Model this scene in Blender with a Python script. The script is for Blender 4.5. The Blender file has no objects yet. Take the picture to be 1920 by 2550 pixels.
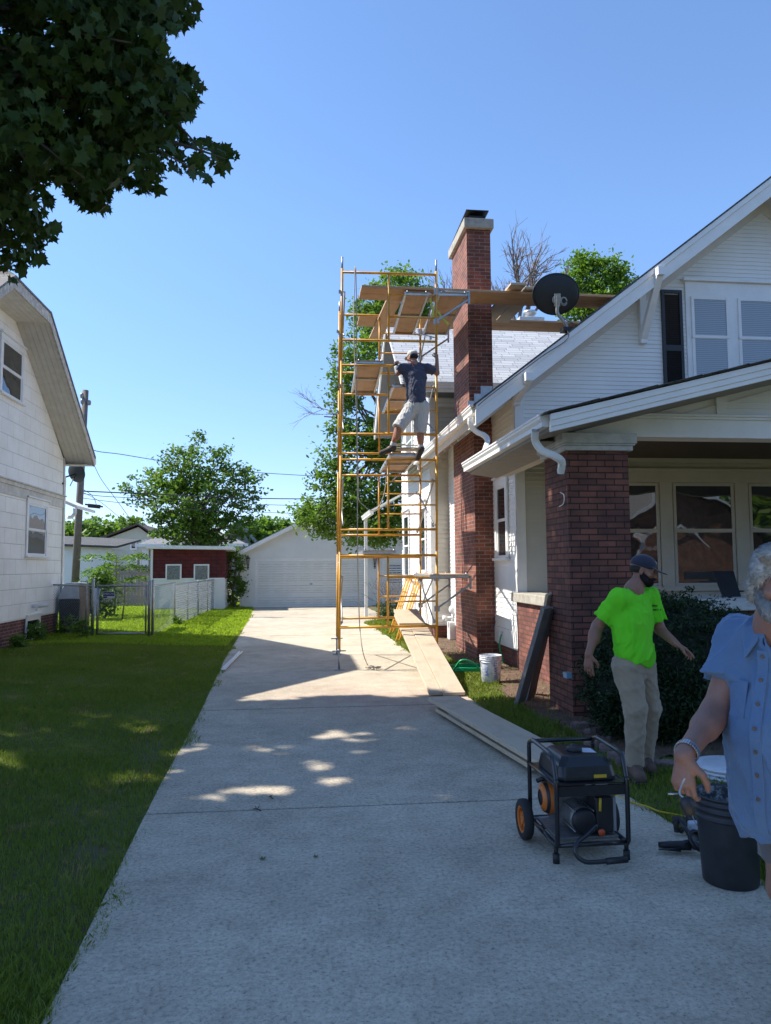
import bpy, math, random
import numpy as np
from mathutils import Vector, Matrix
from math import sin, cos, tan, pi, radians, sqrt, atan2, hypot
random.seed(7); RNG=np.random.default_rng(7)
SC=bpy.context.scene
# ------------------------------------------------------------ camera
F_PX=1850.; YAW,PITCH,ROLL=radians(6.72),radians(4.2),radians(0.45)
CAM=Vector((0,0,1.65))
fwd=Vector((sin(YAW)*cos(PITCH),cos(YAW)*cos(PITCH),sin(PITCH)))
_r=Vector((cos(YAW),-sin(YAW),0)); _u=_r.cross(fwd)
rgt=_r*cos(ROLL)-_u*sin(ROLL); upv=_u*cos(ROLL)+_r*sin(ROLL)
cam=bpy.data.cameras.new('camera'); co=bpy.data.objects.new('camera',cam); SC.collection.objects.link(co)
m=Matrix((rgt,upv,-fwd)).transposed().to_4x4(); m.translation=CAM; co.matrix_world=m
cam.sensor_fit='HORIZONTAL'; cam.sensor_width=36; cam.lens=F_PX/1920*36; cam.clip_end=2000; cam.clip_start=.05
SC.camera=co
def P(px,py,X=None,Y=None,Z=None):
    "point of the place seen at a pixel of the photograph, on a real plane X=, Y= or Z="
    d=fwd+rgt*((px-960)/F_PX)-upv*((py-1275)/F_PX)
    if X is not None: t=(X-CAM.x)/d.x
    elif Y is not None: t=(Y-CAM.y)/d.y
    else: t=((Z or 0)-CAM.z)/d.z
    return CAM+d*t
# ------------------------------------------------------------ world, sun, exposure
SUN_AZ=radians(-15.5); SUN_EL=radians(47.9)       # direction light travels in plan, elevation
w=bpy.data.worlds.new("World"); SC.world=w; w.use_nodes=True
nt=w.node_tree; nt.nodes.clear()
sky=nt.nodes.new('ShaderNodeTexSky'); sky.sky_type='NISHITA'; sky.sun_disc=False
sky.sun_elevation=SUN_EL
sdx,sdy=-cos(SUN_AZ),-sin(SUN_AZ)                 # towards the sun in plan
sky.sun_rotation=atan2(sdx,sdy)
sky.altitude=0; sky.air_density=1.0; sky.dust_density=0.05; sky.ozone_density=4.0
bg=nt.nodes.new('ShaderNodeBackground'); bg.inputs[1].default_value=0.15
wo=nt.nodes.new('ShaderNodeOutputWorld'); tn=nt.nodes.new('ShaderNodeMix'); tn.data_type='RGBA'; tn.blend_type='MULTIPLY'; tn.inputs[0].default_value=1; tcn=nt.nodes.new('ShaderNodeTexCoord'); sxn=nt.nodes.new('ShaderNodeSeparateXYZ'); nt.links.new(tcn.outputs['Generated'],sxn.inputs[0]); rpn=nt.nodes.new('ShaderNodeValToRGB'); rpn.color_ramp.elements[0].position=0; rpn.color_ramp.elements[0].color=(.56,.58,.78,1); rpn.color_ramp.elements[1].position=.42; rpn.color_ramp.elements[1].color=(.78,.83,.89,1); nt.links.new(sxn.outputs[2],rpn.inputs[0]); nt.links.new(rpn.outputs[0],tn.inputs[7]); nt.links.new(sky.outputs[0],tn.inputs[6]); nt.links.new(tn.outputs[2],bg.inputs[0]); nt.links.new(bg.outputs[0],wo.inputs[0])
sl=bpy.data.lights.new('sun','SUN'); sl.energy=4.2; sl.angle=radians(.53); sl.color=(1,.945,.85)
so=bpy.data.objects.new('sun',sl); SC.collection.objects.link(so)
LD=Vector((cos(SUN_AZ)*cos(SUN_EL),sin(SUN_AZ)*cos(SUN_EL),-sin(SUN_EL)))
so.rotation_euler=LD.to_track_quat('-Z','Y').to_euler(); so.location=(-20,5,30)
SC.view_settings.view_transform='Standard'; SC.view_settings.look='None'; SC.view_settings.exposure=1.0; SC.view_settings.gamma=1
# ------------------------------------------------------------ helpers
COL=SC.collection
class MB:
    def __init__(s): s.v=[]; s.f=[]; s.m=[]; s.g=[]; s.sm=[]
    def add(s,vs,fs,m=0,g=None,smooth=False):
        o=len(s.v); s.v+= [tuple(v) for v in vs]
        for f in fs: s.f.append([i+o for i in f]); s.m.append(m); s.g.append(g); s.sm.append(smooth)
        return s
    def box(s,x0,x1,y0,y1,z0,z1,m=0,g=None):
        vs=[(x,y,z) for z in (z0,z1) for y in (y0,y1) for x in (x0,x1)]
        return s.add(vs,[(0,2,3,1),(4,5,7,6),(0,1,5,4),(2,6,7,3),(0,4,6,2),(1,3,7,5)],m,g)
    def bar(s,a,b,w,t,up=(0,0,1),m=0,grain=True):
        "box from a to b, width w (sideways), thickness t (along up)"
        a=Vector(a);b=Vector(b);d=(b-a).normalized();u=Vector(up);u=(u-d*u.dot(d)).normalized();r=d.cross(u)
        vs=[p+r*(w/2*i)+u*(t/2*j) for p in (a,b) for j in (-1,1) for i in (-1,1)]
        return s.add(vs,[(0,2,3,1),(4,5,7,6),(0,1,5,4),(2,6,7,3),(0,4,6,2),(1,3,7,5)],m,tuple(d) if grain else None)
    def quad(s,a,b,c,d,m=0,g=None): return s.add([a,b,c,d],[(0,1,2,3)],m,g)
    def tube(s,pts,r,n=8,m=0,caps=True,closed=False):
        pts=[Vector(p) for p in pts]; k=len(pts); rr=r if isinstance(r,(list,tuple)) else [r]*k
        ref=None; vs=[];fs=[]
        for i,p in enumerate(pts):
            if closed: d=pts[(i+1)%k]-pts[i-1]
            else: d=pts[min(i+1,k-1)]-pts[max(i-1,0)]
            d.normalize()
            if ref is None: ref=d.orthogonal().normalized()
            ref=(ref-d*ref.dot(d)).normalized(); b=d.cross(ref)
            for j in range(n):
                a=2*pi*j/n; vs.append(p+(ref*cos(a)+b*sin(a))*rr[i])
        for i in range(k if closed else k-1):
            for j in range(n):
                i2=(i+1)%k; fs.append((i*n+j,i*n+(j+1)%n,i2*n+(j+1)%n,i2*n+j))
        if caps and not closed: fs.append(tuple(range(n))[::-1]); fs.append(tuple((k-1)*n+j for j in range(n)))
        return s.add(vs,fs,m,None,True)
    def lathe(s,prof,c=(0,0,0),n=24,m=0,axis=(0,0,1),ref=None):
        ax=Vector(axis).normalized(); e=Vector(ref) if ref else ax.orthogonal(); e=(e-ax*e.dot(ax)).normalized(); b=ax.cross(e); c=Vector(c)
        vs=[];fs=[]
        for r,h in prof:
            for j in range(n):
                a=2*pi*j/n; vs.append(c+ax*h+(e*cos(a)+b*sin(a))*r)
        for i in range(len(prof)-1):
            for j in range(n): fs.append((i*n+j,i*n+(j+1)%n,(i+1)*n+(j+1)%n,(i+1)*n+j))
        return s.add(vs,fs,m,None,True)
    def prism(s,poly,off,m=0,g=None):
        "poly: list of 3D points, extruded by vector off"
        n=len(poly); off=Vector(off); vs=[Vector(p) for p in poly]; vs+=[v+off for v in vs]
        fs=[tuple(range(n))[::-1],tuple(range(n,2*n))]+[(i,(i+1)%n,n+(i+1)%n,n+i) for i in range(n)]
        return s.add(vs,fs,m,g)
    def build(s,name,mats,parent=None,bevel=0,smooth=None,seg=2):
        me=bpy.data.meshes.new(name); me.from_pydata(s.v,[],s.f); me.update()
        mats=mats if isinstance(mats,(list,tuple)) else [mats]
        for mt in mats: me.materials.append(mt)
        me.polygons.foreach_set('material_index',s.m)
        import bmesh
        bm=bmesh.new(); bm.from_mesh(me); bmesh.ops.recalc_face_normals(bm,faces=bm.faces); bm.to_mesh(me); bm.free(); me.update()
        uv=me.uv_layers.new(name='UVMap'); Z=Vector((0,0,1)); dat=np.zeros(len(me.loops)*2)
        for p in me.polygons:
            n=p.normal; g=s.g[p.index]
            if g is not None:
                t=Vector(g); b=n.cross(t)
            elif abs(n.z)>.985: t=Vector((1,0,0)); b=Vector((0,1,0))
            else: t=Z.cross(n).normalized(); b=n.cross(t)
            for li in p.loop_indices:
                v=me.vertices[me.loops[li].vertex_index].co; dat[2*li]=v.dot(t); dat[2*li+1]=v.dot(b)
        uv.data.foreach_set('uv',dat)
        sm=[bool(q) for q in s.sm] if smooth is None else [smooth]*len(s.f)
        me.polygons.foreach_set('use_smooth',sm)
        o=bpy.data.objects.new(name,me); COL.objects.link(o)
        if parent: o.parent=parent
        if bevel:
            md=o.modifiers.new('b','BEVEL'); md.width=bevel; md.segments=seg; md.limit_method='ANGLE'; md.angle_limit=radians(40)
        return o
def thing(name,label,cat,group=None,loc=(0,0,0)):
    o=bpy.data.objects.new(name,None); COL.objects.link(o); o.empty_display_size=.1
    o.location=loc
    return tag(o,label,cat,group)
def tag(o,label,cat,group=None):
    o['label']=label; o['category']=cat
    if group: o['group']=group
    return o
def struct(o,kind='structure'): o['kind']=kind; return o
# ------------------------------------------------------------ materials
def nmat(name):
    mt=bpy.data.materials.new(name); mt.use_nodes=True; n=mt.node_tree; b=n.nodes['Principled BSDF']; return mt,n,b
def N(n,t,**k):
    x=n.nodes.new(t)
    for a,v in k.items():
        if a.startswith('i_'):
            key=a[2:]; key=int(key) if key.isdigit() else key.replace('_',' '); x.inputs[key].default_value=v
        else: setattr(x,a,v)
    return x
def ramp(n,fac,stops):
    r=n.nodes.new('ShaderNodeValToRGB'); n.links.new(fac,r.inputs[0]); e=r.color_ramp.elements
    while len(e)<len(stops): e.new(.5)
    for i,(p,c) in enumerate(stops): e[i].position=p; e[i].color=(*c,1) if len(c)==3 else c
    return r.outputs[0]
def mixc(n,fac,a,b,mode='MIX'):
    x=n.nodes.new('ShaderNodeMix'); x.data_type='RGBA'; x.blend_type=mode
    for s,v in ((0,fac),(6,a),(7,b)):
        if hasattr(v,'node'): n.links.new(v,x.inputs[s])
        elif isinstance(v,(int,float)): x.inputs[s].default_value=v
        else: x.inputs[s].default_value=(*v,1)
    return x.outputs[2]
def noise(n,scale,detail=4,rough=.6,vec=None,dist=0):
    x=N(n,'ShaderNodeTexNoise',i_Scale=scale,i_Detail=detail,i_Roughness=rough,i_Distortion=dist)
    if vec is not None: n.links.new(vec,x.inputs[0])
    return x.outputs[0]
def bump(n,b,h,dist=.01,strength=1,prev=None):
    x=N(n,'ShaderNodeBump',i_Strength=strength,i_Distance=dist); n.links.new(h,x.inputs['Height'])
    if prev: n.links.new(prev,x.inputs['Normal'])
    n.links.new(x.outputs[0],b.inputs['Normal']); return x.outputs[0]
def pos(n,obj=False):
    return n.nodes.new('ShaderNodeTexCoord').outputs['Object'] if obj else n.nodes.new('ShaderNodeNewGeometry').outputs['Position']
def uvv(n,scale=(1,1,1)):
    t=n.nodes.new('ShaderNodeTexCoord'); mp=N(n,'ShaderNodeMapping'); mp.inputs['Scale'].default_value=scale; n.links.new(t.outputs['UV'],mp.inputs[0]); return mp.outputs[0]
def plain(name,c,rough=.6,metal=0,var=.12,vs=6,bmp=0,bs=60,spec=.5,obj=False,coat=0,c2=None):
    "base colour with a little mottling"
    mt,n,b=nmat(name); v=pos(n,obj); k=noise(n,vs,5,.65,v)
    d=c2 if c2 else tuple(x*(1-var*1.6) for x in c); u=tuple(min(1,x*(1+var*.6)) for x in c)
    n.links.new(ramp(n,k,[(.3,d),(.7,u)]),b.inputs['Base Color'])
    b.inputs['Roughness'].default_value=rough; b.inputs['Metallic'].default_value=metal; b.inputs['Specular IOR Level'].default_value=spec
    if coat: b.inputs['Coat Weight'].default_value=coat
    if bmp: bump(n,b,noise(n,bs,4,.6,v),bmp)
    return mt
def brickmat(name,c1,c2,mort,w=.205,h=.0685,ms=.011,bd=.012,stain=(.06,.03,.03),rough=.85):
    mt,n,b=nmat(name); v=uvv(n); 
    wob=noise(n,9,2,.5,v)
    vm=N(n,'ShaderNodeVectorMath',operation='ADD'); sc=N(n,'ShaderNodeMath',operation='MULTIPLY',i_1=.006); n.links.new(wob,sc.inputs[0])
    n.links.new(v,vm.inputs[0]); n.links.new(sc.outputs[0],vm.inputs[1]); v2=vm.outputs[0]
    br=N(n,'ShaderNodeTexBrick'); n.links.new(v2,br.inputs[0])
    for a,x in (('Color1',(*c1,1)),('Color2',(*c2,1)),('Mortar',(*mort,1)),('Scale',1),('Mortar Size',ms),('Mortar Smooth',.15),('Bias',0),('Brick Width',w),('Row Height',h)): br.inputs[a].default_value=x
    g=noise(n,1.3,4,.6,v); pv=noise(n,4.9,1,.5,v); fine=noise(n,70,4,.7,v)
    c=mixc(n,ramp(n,g,[(.45,(0,0,0)),(.75,(.55,.55,.55))]),br.outputs[0],stain)
    c=mixc(n,.5,c,ramp(n,pv,[(.35,(.55,.5,.5)),(.65,(1.25,1.2,1.15))]),'MULTIPLY')
    c=mixc(n,.55,c,ramp(n,fine,[(.25,(.35,.35,.35)),(.75,(1,1,1))]),'MULTIPLY')
    n.links.new(c,b.inputs['Base Color']); b.inputs['Roughness'].default_value=rough
    inv=N(n,'ShaderNodeMath',operation='SUBTRACT',i_0=1); n.links.new(br.outputs['Fac'],inv.inputs[1])
    b1=bump(n,b,inv.outputs[0],bd,1); bump(n,b,fine,.004,.8,b1)
    return mt
def woodmat(name,c1,c2,rough=.75,scale=1,dirt=None):
    mt,n,b=nmat(name); v=uvv(n,(1.2*scale,22*scale,1)); a=noise(n,2.2,6,.65,v,.6); v2=uvv(n,(3,3,3)); k=noise(n,1.1,4,.6,v2)
    c=mixc(n,a,c1,c2)
    c=mixc(n,ramp(n,k,[(.5,(0,0,0)),(.8,(.6,.6,.6))]),c,dirt or tuple(x*.5 for x in c1))
    n.links.new(c,b.inputs['Base Color']); b.inputs['Roughness'].default_value=rough; bump(n,b,a,.003,.7)
    return mt
def glassmat(name,c=(.02,.025,.028),rough=.02,wav=.15):
    mt,n,b=nmat(name); b.inputs['Base Color'].default_value=(*c,1); b.inputs['Roughness'].default_value=rough; b.inputs['IOR'].default_value=1.7
    b.inputs['Specular IOR Level'].default_value=.9
    bump(n,b,noise(n,1.6,1,.4,pos(n)),wav*.1,.6); return mt
M={}
M['brick_dark']=brickmat('pier_brick',(.31,.115,.075),(.155,.066,.048),(.05,.026,.024),ms=.007,bd=.014)
M['brick_red']=brickmat('chimney_brick',(.35,.105,.06),(.17,.06,.04),(.34,.25,.21),ms=.008,bd=.012)
M['brick_wall']=brickmat('foundation_brick',(.33,.12,.085),(.2,.07,.055),(.13,.075,.06),ms=.009,bd=.012)
M['brick_left']=brickmat('left_house_brick',(.22,.06,.05),(.13,.04,.035),(.3,.24,.21),ms=.009,bd=.006)
M['white']=plain('white_trim_paint',(.80,.80,.79),.45,var=.06,vs=2.5,bmp=.0006,bs=40)
M['siding']=plain('white_lap_siding',(.80,.80,.78),.5,var=.05,vs=1.3)
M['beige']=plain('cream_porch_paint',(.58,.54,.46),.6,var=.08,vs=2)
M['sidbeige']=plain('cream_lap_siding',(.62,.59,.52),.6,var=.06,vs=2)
M['soffit']=plain('soffit_paint',(.66,.63,.58),.6,var=.06)
M['black']=plain('black_shutter_paint',(.018,.018,.022),.45,var=.2)
M['glass']=glassmat('window_glass')
M['glass_blue']=glassmat('upper_glass',(.05,.06,.07),.05)
M['stone']=plain('limestone',(.42,.39,.33),.85,var=.25,vs=9,bmp=.004,bs=50)
M['stonew']=plain('painted_stone_cap',(.55,.55,.53),.8,var=.15,vs=9,bmp=.006,bs=40)
M['galv']=plain('galvanised_steel',(.42,.43,.44),.45,.8,var=.2,vs=20)
M['scaf']=plain('scaffold_yellow_paint',(.72,.35,.02),.42,0,var=.25,vs=5,c2=(.48,.22,.03),coat=.15)
M['alu']=plain('aluminium',(.55,.56,.56),.4,.7,var=.15,vs=12)
M['ply']=woodmat('plywood_deck',(.42,.27,.16),(.58,.41,.27),.8,.4)
M['wood']=woodmat('weathered_plank',(.46,.36,.25),(.64,.52,.38),.8,1)
M['woodnew']=woodmat('pine_plank',(.42,.25,.13),(.58,.38,.22),.75,1,dirt=(.3,.17,.09))
M['woodgrey']=woodmat('grey_old_board',(.17,.15,.135),(.32,.29,.26),.85,1)
M['rope']=plain('manila_rope',(.55,.48,.37),.9,var=.2,vs=40)
M['dark']=plain('dark_metal',(.02,.02,.022),.4,.3,var=.2)
M['blackp']=plain('black_plastic',(.016,.017,.02),.5,0,var=.25,vs=9)
M['frameb']=plain('black_powder_coat',(.012,.013,.016),.28,0,var=.2,vs=12,coat=.3)
M['orange']=plain('orange_plastic',(.62,.17,.03),.45,var=.1)
M['yellow']=plain('yellow_cord_jacket',(.55,.38,.02),.5,var=.1)
M['hose']=plain('green_hose_rubber',(.0,.33,.13),.35,var=.1)
def sheet_siding(name,outline,axis,plane,reveal,out,mat,parent,z0=None,lip=.012):
    """lap boards: outline = convex polygon [(s,z)..] in the wall plane; axis 'x'/'y' = wall runs along; out = +1/-1 outward side"""
    mb=MB(); zs=[p[1] for p in outline]; zb=min(zs); zt=max(zs); k=math.ceil((zt-zb)/reveal)
    def span(z):
        xs=[]
        n=len(outline)
        for i in range(n):
            (x0,a),(x1,b)=outline[i],outline[(i+1)%n]
            if abs(a-b)<1e-9:
                if abs(z-a)<1e-6: xs+=[x0,x1]
            elif (a-z)*(b-z)<=1e-12: xs.append(x0+(x1-x0)*(z-a)/(b-a))
        return (min(xs),max(xs)) if xs else None
    def pt(s_,z,o):
        return (s_,plane+out*o,z) if axis=='x' else (plane+out*o,s_,z)
    for i in range(k):
        a=zb+i*reveal; b=min(a+reveal,zt); 
        sa=span(a+1e-5); sb=span(b-1e-5)
        if not sa or not sb: continue
        br=sorted({a+1e-5,b-1e-5}|{z for z in zs if a+.004<z<b-.004})
        for z0_,z1_ in zip(br[:-1],br[1:]):
            s0=span(z0_+1e-6);s1=span(z1_-1e-6)
            f=lambda z: lip*(1-(z-a)/reveal)+.001
            mb.quad(pt(s0[0],z0_,f(z0_)),pt(s0[1],z0_,f(z0_)),pt(s1[1],z1_,f(z1_)),pt(s1[0],z1_,f(z1_)))
        mb.quad(pt(sa[0],a,-.0),pt(sa[1],a,-.0),pt(sa[1],a+1e-5,lip+.001),pt(sa[0],a+1e-5,lip+.001))
    return mb.build(name,mat,parent)
def wall_poly(mb,outline,axis,plane,out,th=.15,m=0):
    pts=[(s_,plane,z) if axis=='x' else (plane,s_,z) for s_,z in outline]
    mb.prism(pts,(0,-out*th,0) if axis=='x' else (-out*th,0,0),m)
# ============================================================ GROUND
def interp(t,pts):
    if t<=pts[0][0]: return pts[0][1]
    for (a,x),(b,y) in zip(pts,pts[1:]):
        if t<=b: return x+(y-x)*(t-a)/(b-a)
    return pts[-1][1]
XL=[(-6,-.8),(3,-.93),(6,-1.05),(9,-1.12),(14,-1.33),(19.7,-1.45),(25,-1.6),(30.8,-1.85),(31.6,-1.9)]
XR=[(-6,2.9),(0,2.55),(3.7,2.42),(5.2,2.35),(9,2.14),(14.3,2.13),(17.1,2.13),(19.3,2.09),(21.6,1.95),(22.6,2.05),(23.4,2.6),(24.1,3.8),(24.6,5.6),(31.6,5.6)]
def sstep(a,b,x):
    t=np.clip((x-a)/(b-a),0,1); return t*t*(3-2*t)
def hgt(x,y):
    x=np.asarray(x,float); y=np.asarray(y,float)
    l=.125*sstep(1.2,4.2,-x)*sstep(-3,3,y)*(1-.6*sstep(19,24,y))
    r=.03*sstep(2.3,3.2,x)
    return l+r-.02-.09*((x>-.75)&(x<1.75)&(y<30.5)&(y>-20))
gx=np.unique(np.concatenate([np.linspace(-12,12,241),np.linspace(-60,60,41),np.array([-400,-250,-150,-100,100,150,250,400.])]))
gy=np.unique(np.concatenate([np.linspace(-6,40,185),np.linspace(-60,90,51),np.array([-400,-250,-150,-100,130,200,300,500.])]))
X,Y=np.meshgrid(gx,gy); Zg=hgt(X,Y); nx=len(gx)
vs=np.stack([X.ravel(),Y.ravel(),Zg.ravel()],1); fs=[(j*nx+i,j*nx+i+1,(j+1)*nx+i+1,(j+1)*nx+i) for j in range(len(gy)-1) for i in range(nx-1)]
mt,n,b=nmat('turf_ground'); v=pos(n)
k1=noise(n,1.1,6,.65,v); k2=noise(n,60,5,.7,v)
c=mixc(n,k1,(.07,.11,.018),(.14,.18,.03)); c=mixc(n,ramp(n,noise(n,2.4,5,.7,v),[(.45,(.25,.25,.25)),(.68,(1,1,1))]),c,(.20,.15,.09)); c=mixc(n,.6,c,ramp(n,k2,[(.3,(.35,.35,.3)),(.7,(1,1,.9))]),'MULTIPLY')
n.links.new(c,b.inputs['Base Color']); b.inputs['Roughness'].default_value=.9; bump(n,b,k2,.03)
M['turf']=mt
me=bpy.data.meshes.new('lawn_ground'); me.from_pydata(vs.tolist(),[],fs); me.materials.append(mt); me.polygons.foreach_set('use_smooth',[True]*len(fs))
o=bpy.data.objects.new('lawn_ground',me); COL.objects.link(o); struct(o)
# concrete
mt,n,b=nmat('concrete'); v=pos(n)
a=noise(n,.55,6,.62,v); f=noise(n,52,5,.78,v); g=noise(n,36,5,.7,v); st=noise(n,2.3,5,.7,v,1.2)
c=ramp(n,a,[(.32,(.47,.405,.305)),(.68,(.66,.575,.44))])
c=mixc(n,ramp(n,st,[(.56,(0,0,0)),(.8,(.45,.45,.45))]),c,(.36,.31,.26))
c=mixc(n,.75,c,ramp(n,f,[(.34,(.22,.21,.20)),(.47,(.95,.95,.95)),(.75,(1.1,1.1,1.1))]),'MULTIPLY')
c=mixc(n,.7,c,ramp(n,g,[(.32,(.6,.6,.6)),(.58,(1.05,1.05,1.05))]),'MULTIPLY')
c=mixc(n,.8,c,ramp(n,noise(n,3.5,7,.72,v),[(.3,(.72,.70,.68)),(.6,(1.05,1.05,1.05))]),'MULTIPLY')
rd=N(n,'ShaderNodeVectorMath',operation='DISTANCE'); n.links.new(v,rd.inputs[0]); rd.inputs[1].default_value=(1.3,9.4,0)   # reddish mortar dust washed over the slab by the masons
dd=N(n,'ShaderNodeMapRange',i_1=.4,i_2=2.3,i_3=.5,i_4=0); n.links.new(rd.outputs['Value'],dd.inputs[0])
mm=N(n,'ShaderNodeMath',operation='MULTIPLY'); n.links.new(dd.outputs[0],mm.inputs[0]); n.links.new(ramp(n,st,[(.3,(0,0,0)),(.6,(1,1,1))]),mm.inputs[1])
c=mixc(n,mm.outputs[0],c,(.42,.25,.18))
vo=N(n,'ShaderNodeTexVoronoi',feature='DISTANCE_TO_EDGE',i_Scale=.42); wv=N(n,'ShaderNodeVectorMath',operation='ADD'); wn=N(n,'ShaderNodeTexNoise',i_Scale=2.2,i_Detail=5); n.links.new(v,wn.inputs[0]); ws=N(n,'ShaderNodeVectorMath',operation='SCALE'); ws.inputs[3].default_value=.5; n.links.new(wn.outputs[1],ws.inputs[0]); n.links.new(v,wv.inputs[0]); n.links.new(ws.outputs[0],wv.inputs[1]); n.links.new(wv.outputs[0],vo.inputs[0])
ck=ramp(n,vo.outputs[0],[(.0,(1,1,1)),(.0045,(0,0,0))]); ckm=N(n,'ShaderNodeMath',operation='MULTIPLY'); n.links.new(ck,ckm.inputs[0]); n.links.new(ramp(n,noise(n,.35,2,.5,v),[(.5,(0,0,0)),(.58,(.75,.75,.75))]),ckm.inputs[1]); c=mixc(n,.0,c,(.12,.1,.08))
n.links.new(c,b.inputs['Base Color']); b.inputs['Roughness'].default_value=.88
bb=bump(n,b,f,.004,.8); bump(n,b,g,.006,.6,bb)
M['conc']=mt
mb=MB(); J=[-3.8,-.9,2.2,5.28,8.95,12.05,15.23,18.34,21.6,24.8,28.2,31.6]; 
for a_,b_ in zip(J,J[1:]):
    ys=[a_+(.016 if a_<9 else .012)]+[y for y in sorted({t for t,_ in XL+XR}) if a_+.05<y<b_-.05]+[b_-(.016 if b_<9 else .012)]
    dz=random.uniform(-.003,.002)
    tl=-.018  # joints run slightly askew, as in the photo
    L=[(interp(y,XL),y+tl*interp(y,XL),dz) for y in ys]; R_=[(interp(y,XR),y+tl*interp(y,XR),dz) for y in ys]
    mb.prism([(x,y,-.15) for x,y,z in L+R_[::-1]],(0,0,.15+dz))
o=mb.build('driveway',M['conc'],bevel=.004); struct(o)
mb=MB()
for a_ in J[1:-1]: mb.prism([(interp(a_,XL)+.01,a_-.05-.018*interp(a_,XL),-.014),(interp(a_,XR)-.01,a_-.05-.018*interp(a_,XR),-.014),(interp(a_,XR)-.01,a_+.05-.018*interp(a_,XR),-.014),(interp(a_,XL)+.01,a_+.05-.018*interp(a_,XL),-.014)],(0,0,.004))
struct(mb.build('expansion_joints',plain('joint_filler',(.03,.027,.024),.95)))
mt,n,b=nmat('garden_soil'); v=pos(n); a=noise(n,7,6,.7,v); f=noise(n,60,5,.7,v)
n.links.new(mixc(n,.7,ramp(n,a,[(.3,(.13,.075,.05)),(.7,(.3,.19,.13))]),f,'MULTIPLY'),b.inputs['Base Color']); b.inputs['Roughness'].default_value=.95; bump(n,b,a,.06); M['soil']=mt
def sheet(name,pts,z,mat,sub=.18,amp=.02):
    import bmesh
    xs=[p[0] for p in pts]; ys=[p[1] for p in pts]; bm=bmesh.new()
    def inside(x,y):
        c_=False
        for (x1,y1),(x2,y2) in zip(pts,pts[1:]+pts[:1]):
            if (y1>y)!=(y2>y) and x<(x2-x1)*(y-y1)/(y2-y1)+x1: c_=not c_
        return c_
    V={}
    def vv(i,j):
        if (i,j) not in V:
            x=min(xs)+i*sub;y=min(ys)+j*sub; V[(i,j)]=bm.verts.new((x+random.uniform(-.05,.05),y+random.uniform(-.05,.05),float(hgt(x,y))+z+random.uniform(0,amp)))
        return V[(i,j)]
    for i in range(int((max(xs)-min(xs))/sub)+1):
        for j in range(int((max(ys)-min(ys))/sub)+1):
            if inside(min(xs)+(i+.5)*sub,min(ys)+(j+.5)*sub): bm.faces.new((vv(i,j),vv(i+1,j),vv(i+1,j+1),vv(i,j+1)))
    me=bpy.data.meshes.new(name); bm.to_mesh(me); bm.free(); me.materials.append(mat); me.polygons.foreach_set('use_smooth',[True]*len(me.polygons))
    o=bpy.data.objects.new(name,me); COL.objects.link(o); return o
SOIL=[(2.62,8.2),(2.75,6.2),(3.3,5.95),(12,6.2),(12,8.2),(3.7,8.3),(3.7,16.9),(2.6,16.9),(2.45,14.5),(2.75,12.6),(2.95,11),(2.6,9.4)]
struct(sheet('soil_bed',SOIL,.006,M['soil']))
# ============================================================ shared builders
def window(name,parent,axis,plane,out,s0,s1,z0,z1,casing=.1,meet=None,glass=None,mat=None,sill=True,frame=.045,label=None,blinds=False):
    mat=mat or M['white']; glass=glass or M['glass']
    def bx(mb,a,b,c,d,o0,o1):
        lo,hi=sorted((plane+out*o0,plane+out*o1))
        return mb.box(a,b,lo,hi,c,d) if axis=='x' else mb.box(lo,hi,a,b,c,d)
    mb=MB(); c=casing
    if c:
        bx(mb,s0-c,s0,z0-.0,z1,.0,.03); bx(mb,s1,s1+c,z0,z1,0,.03); bx(mb,s0-c,s1+c,z1,z1+c*1.25,0,.032); bx(mb,s0-c-.03,s1+c+.03,z1+c*1.25,z1+c*1.25+.035,0,.07)
    w_=mb.build('window',mat,parent,bevel=.003,seg=1) if c else None
    if w_ is None: w_=bpy.data.objects.new('window',None); COL.objects.link(w_); w_.parent=parent
    if label: w_['label']=label
    mb=MB(); f=frame; mz=meet or (z0+z1)/2
    for a,b_,o in ((z0,mz+.02,.012),(mz-.02,z1,.022)):
        bx(mb,s0,s0+f,a,b_,-.02,o); bx(mb,s1-f,s1,a,b_,-.02,o); bx(mb,s0+f,s1-f,a,a+f,-.02,o-.001); bx(mb,s0+f,s1-f,b_-f,b_,-.02,o-.002)
    mb.build('sash',mat,w_,bevel=.002,seg=1)
    if sill:
        mb=MB(); bx(mb,s0-c-.03,s1+c+.03,z0-.045,z0,0,.075); mb.build('sill',mat,w_,bevel=.003,seg=1)
    mb=MB(); bx(mb,s0+f*.5,s1-f*.5,z0+f*.5,mz,.001,.004); bx(mb,s0+f*.5,s1-f*.5,mz,z1-f*.5,.004,.008); mb.build('pane',glass,w_)
    return w_
def gutter(parent,a,b,outdir,mat,h=.13,w=.13,name='gutter'):
    "K-style gutter from a to b (horizontal), outdir = outward unit vector; a/b at the top outer lip"
    a=Vector(a);b=Vector(b);o=Vector(outdir)
    prof=[(0,0),(0,-.018),(-.012,-.03),(-.012,-.05),(-.035,-.085),(-.035,-h),(-w,-h),(-w,0),(-w+.004,0),(-w+.004,-h+.004),(-.04,-h+.004),(-.04,-.083),(-.018,-.048),(-.018,-.028),(-.008,-.012),(-.008,0)]
    mb=MB(); mb.prism([a+o*x+Vector((0,0,z)) for x,z in prof],b-a)
    d=(b-a).normalized(); 
    for p,s_ in ((a,1),(b,-1)): mb.prism([p+d*(.002*s_)+o*x+Vector((0,0,z)) for x,z in ((0,0),(0,-.018),(-.012,-.03),(-.012,-.05),(-.035,-.085),(-.035,-h),(-w,-h),(-w,0))],d*(.004*s_))
    return mb.build(name,mat,parent)
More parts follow.
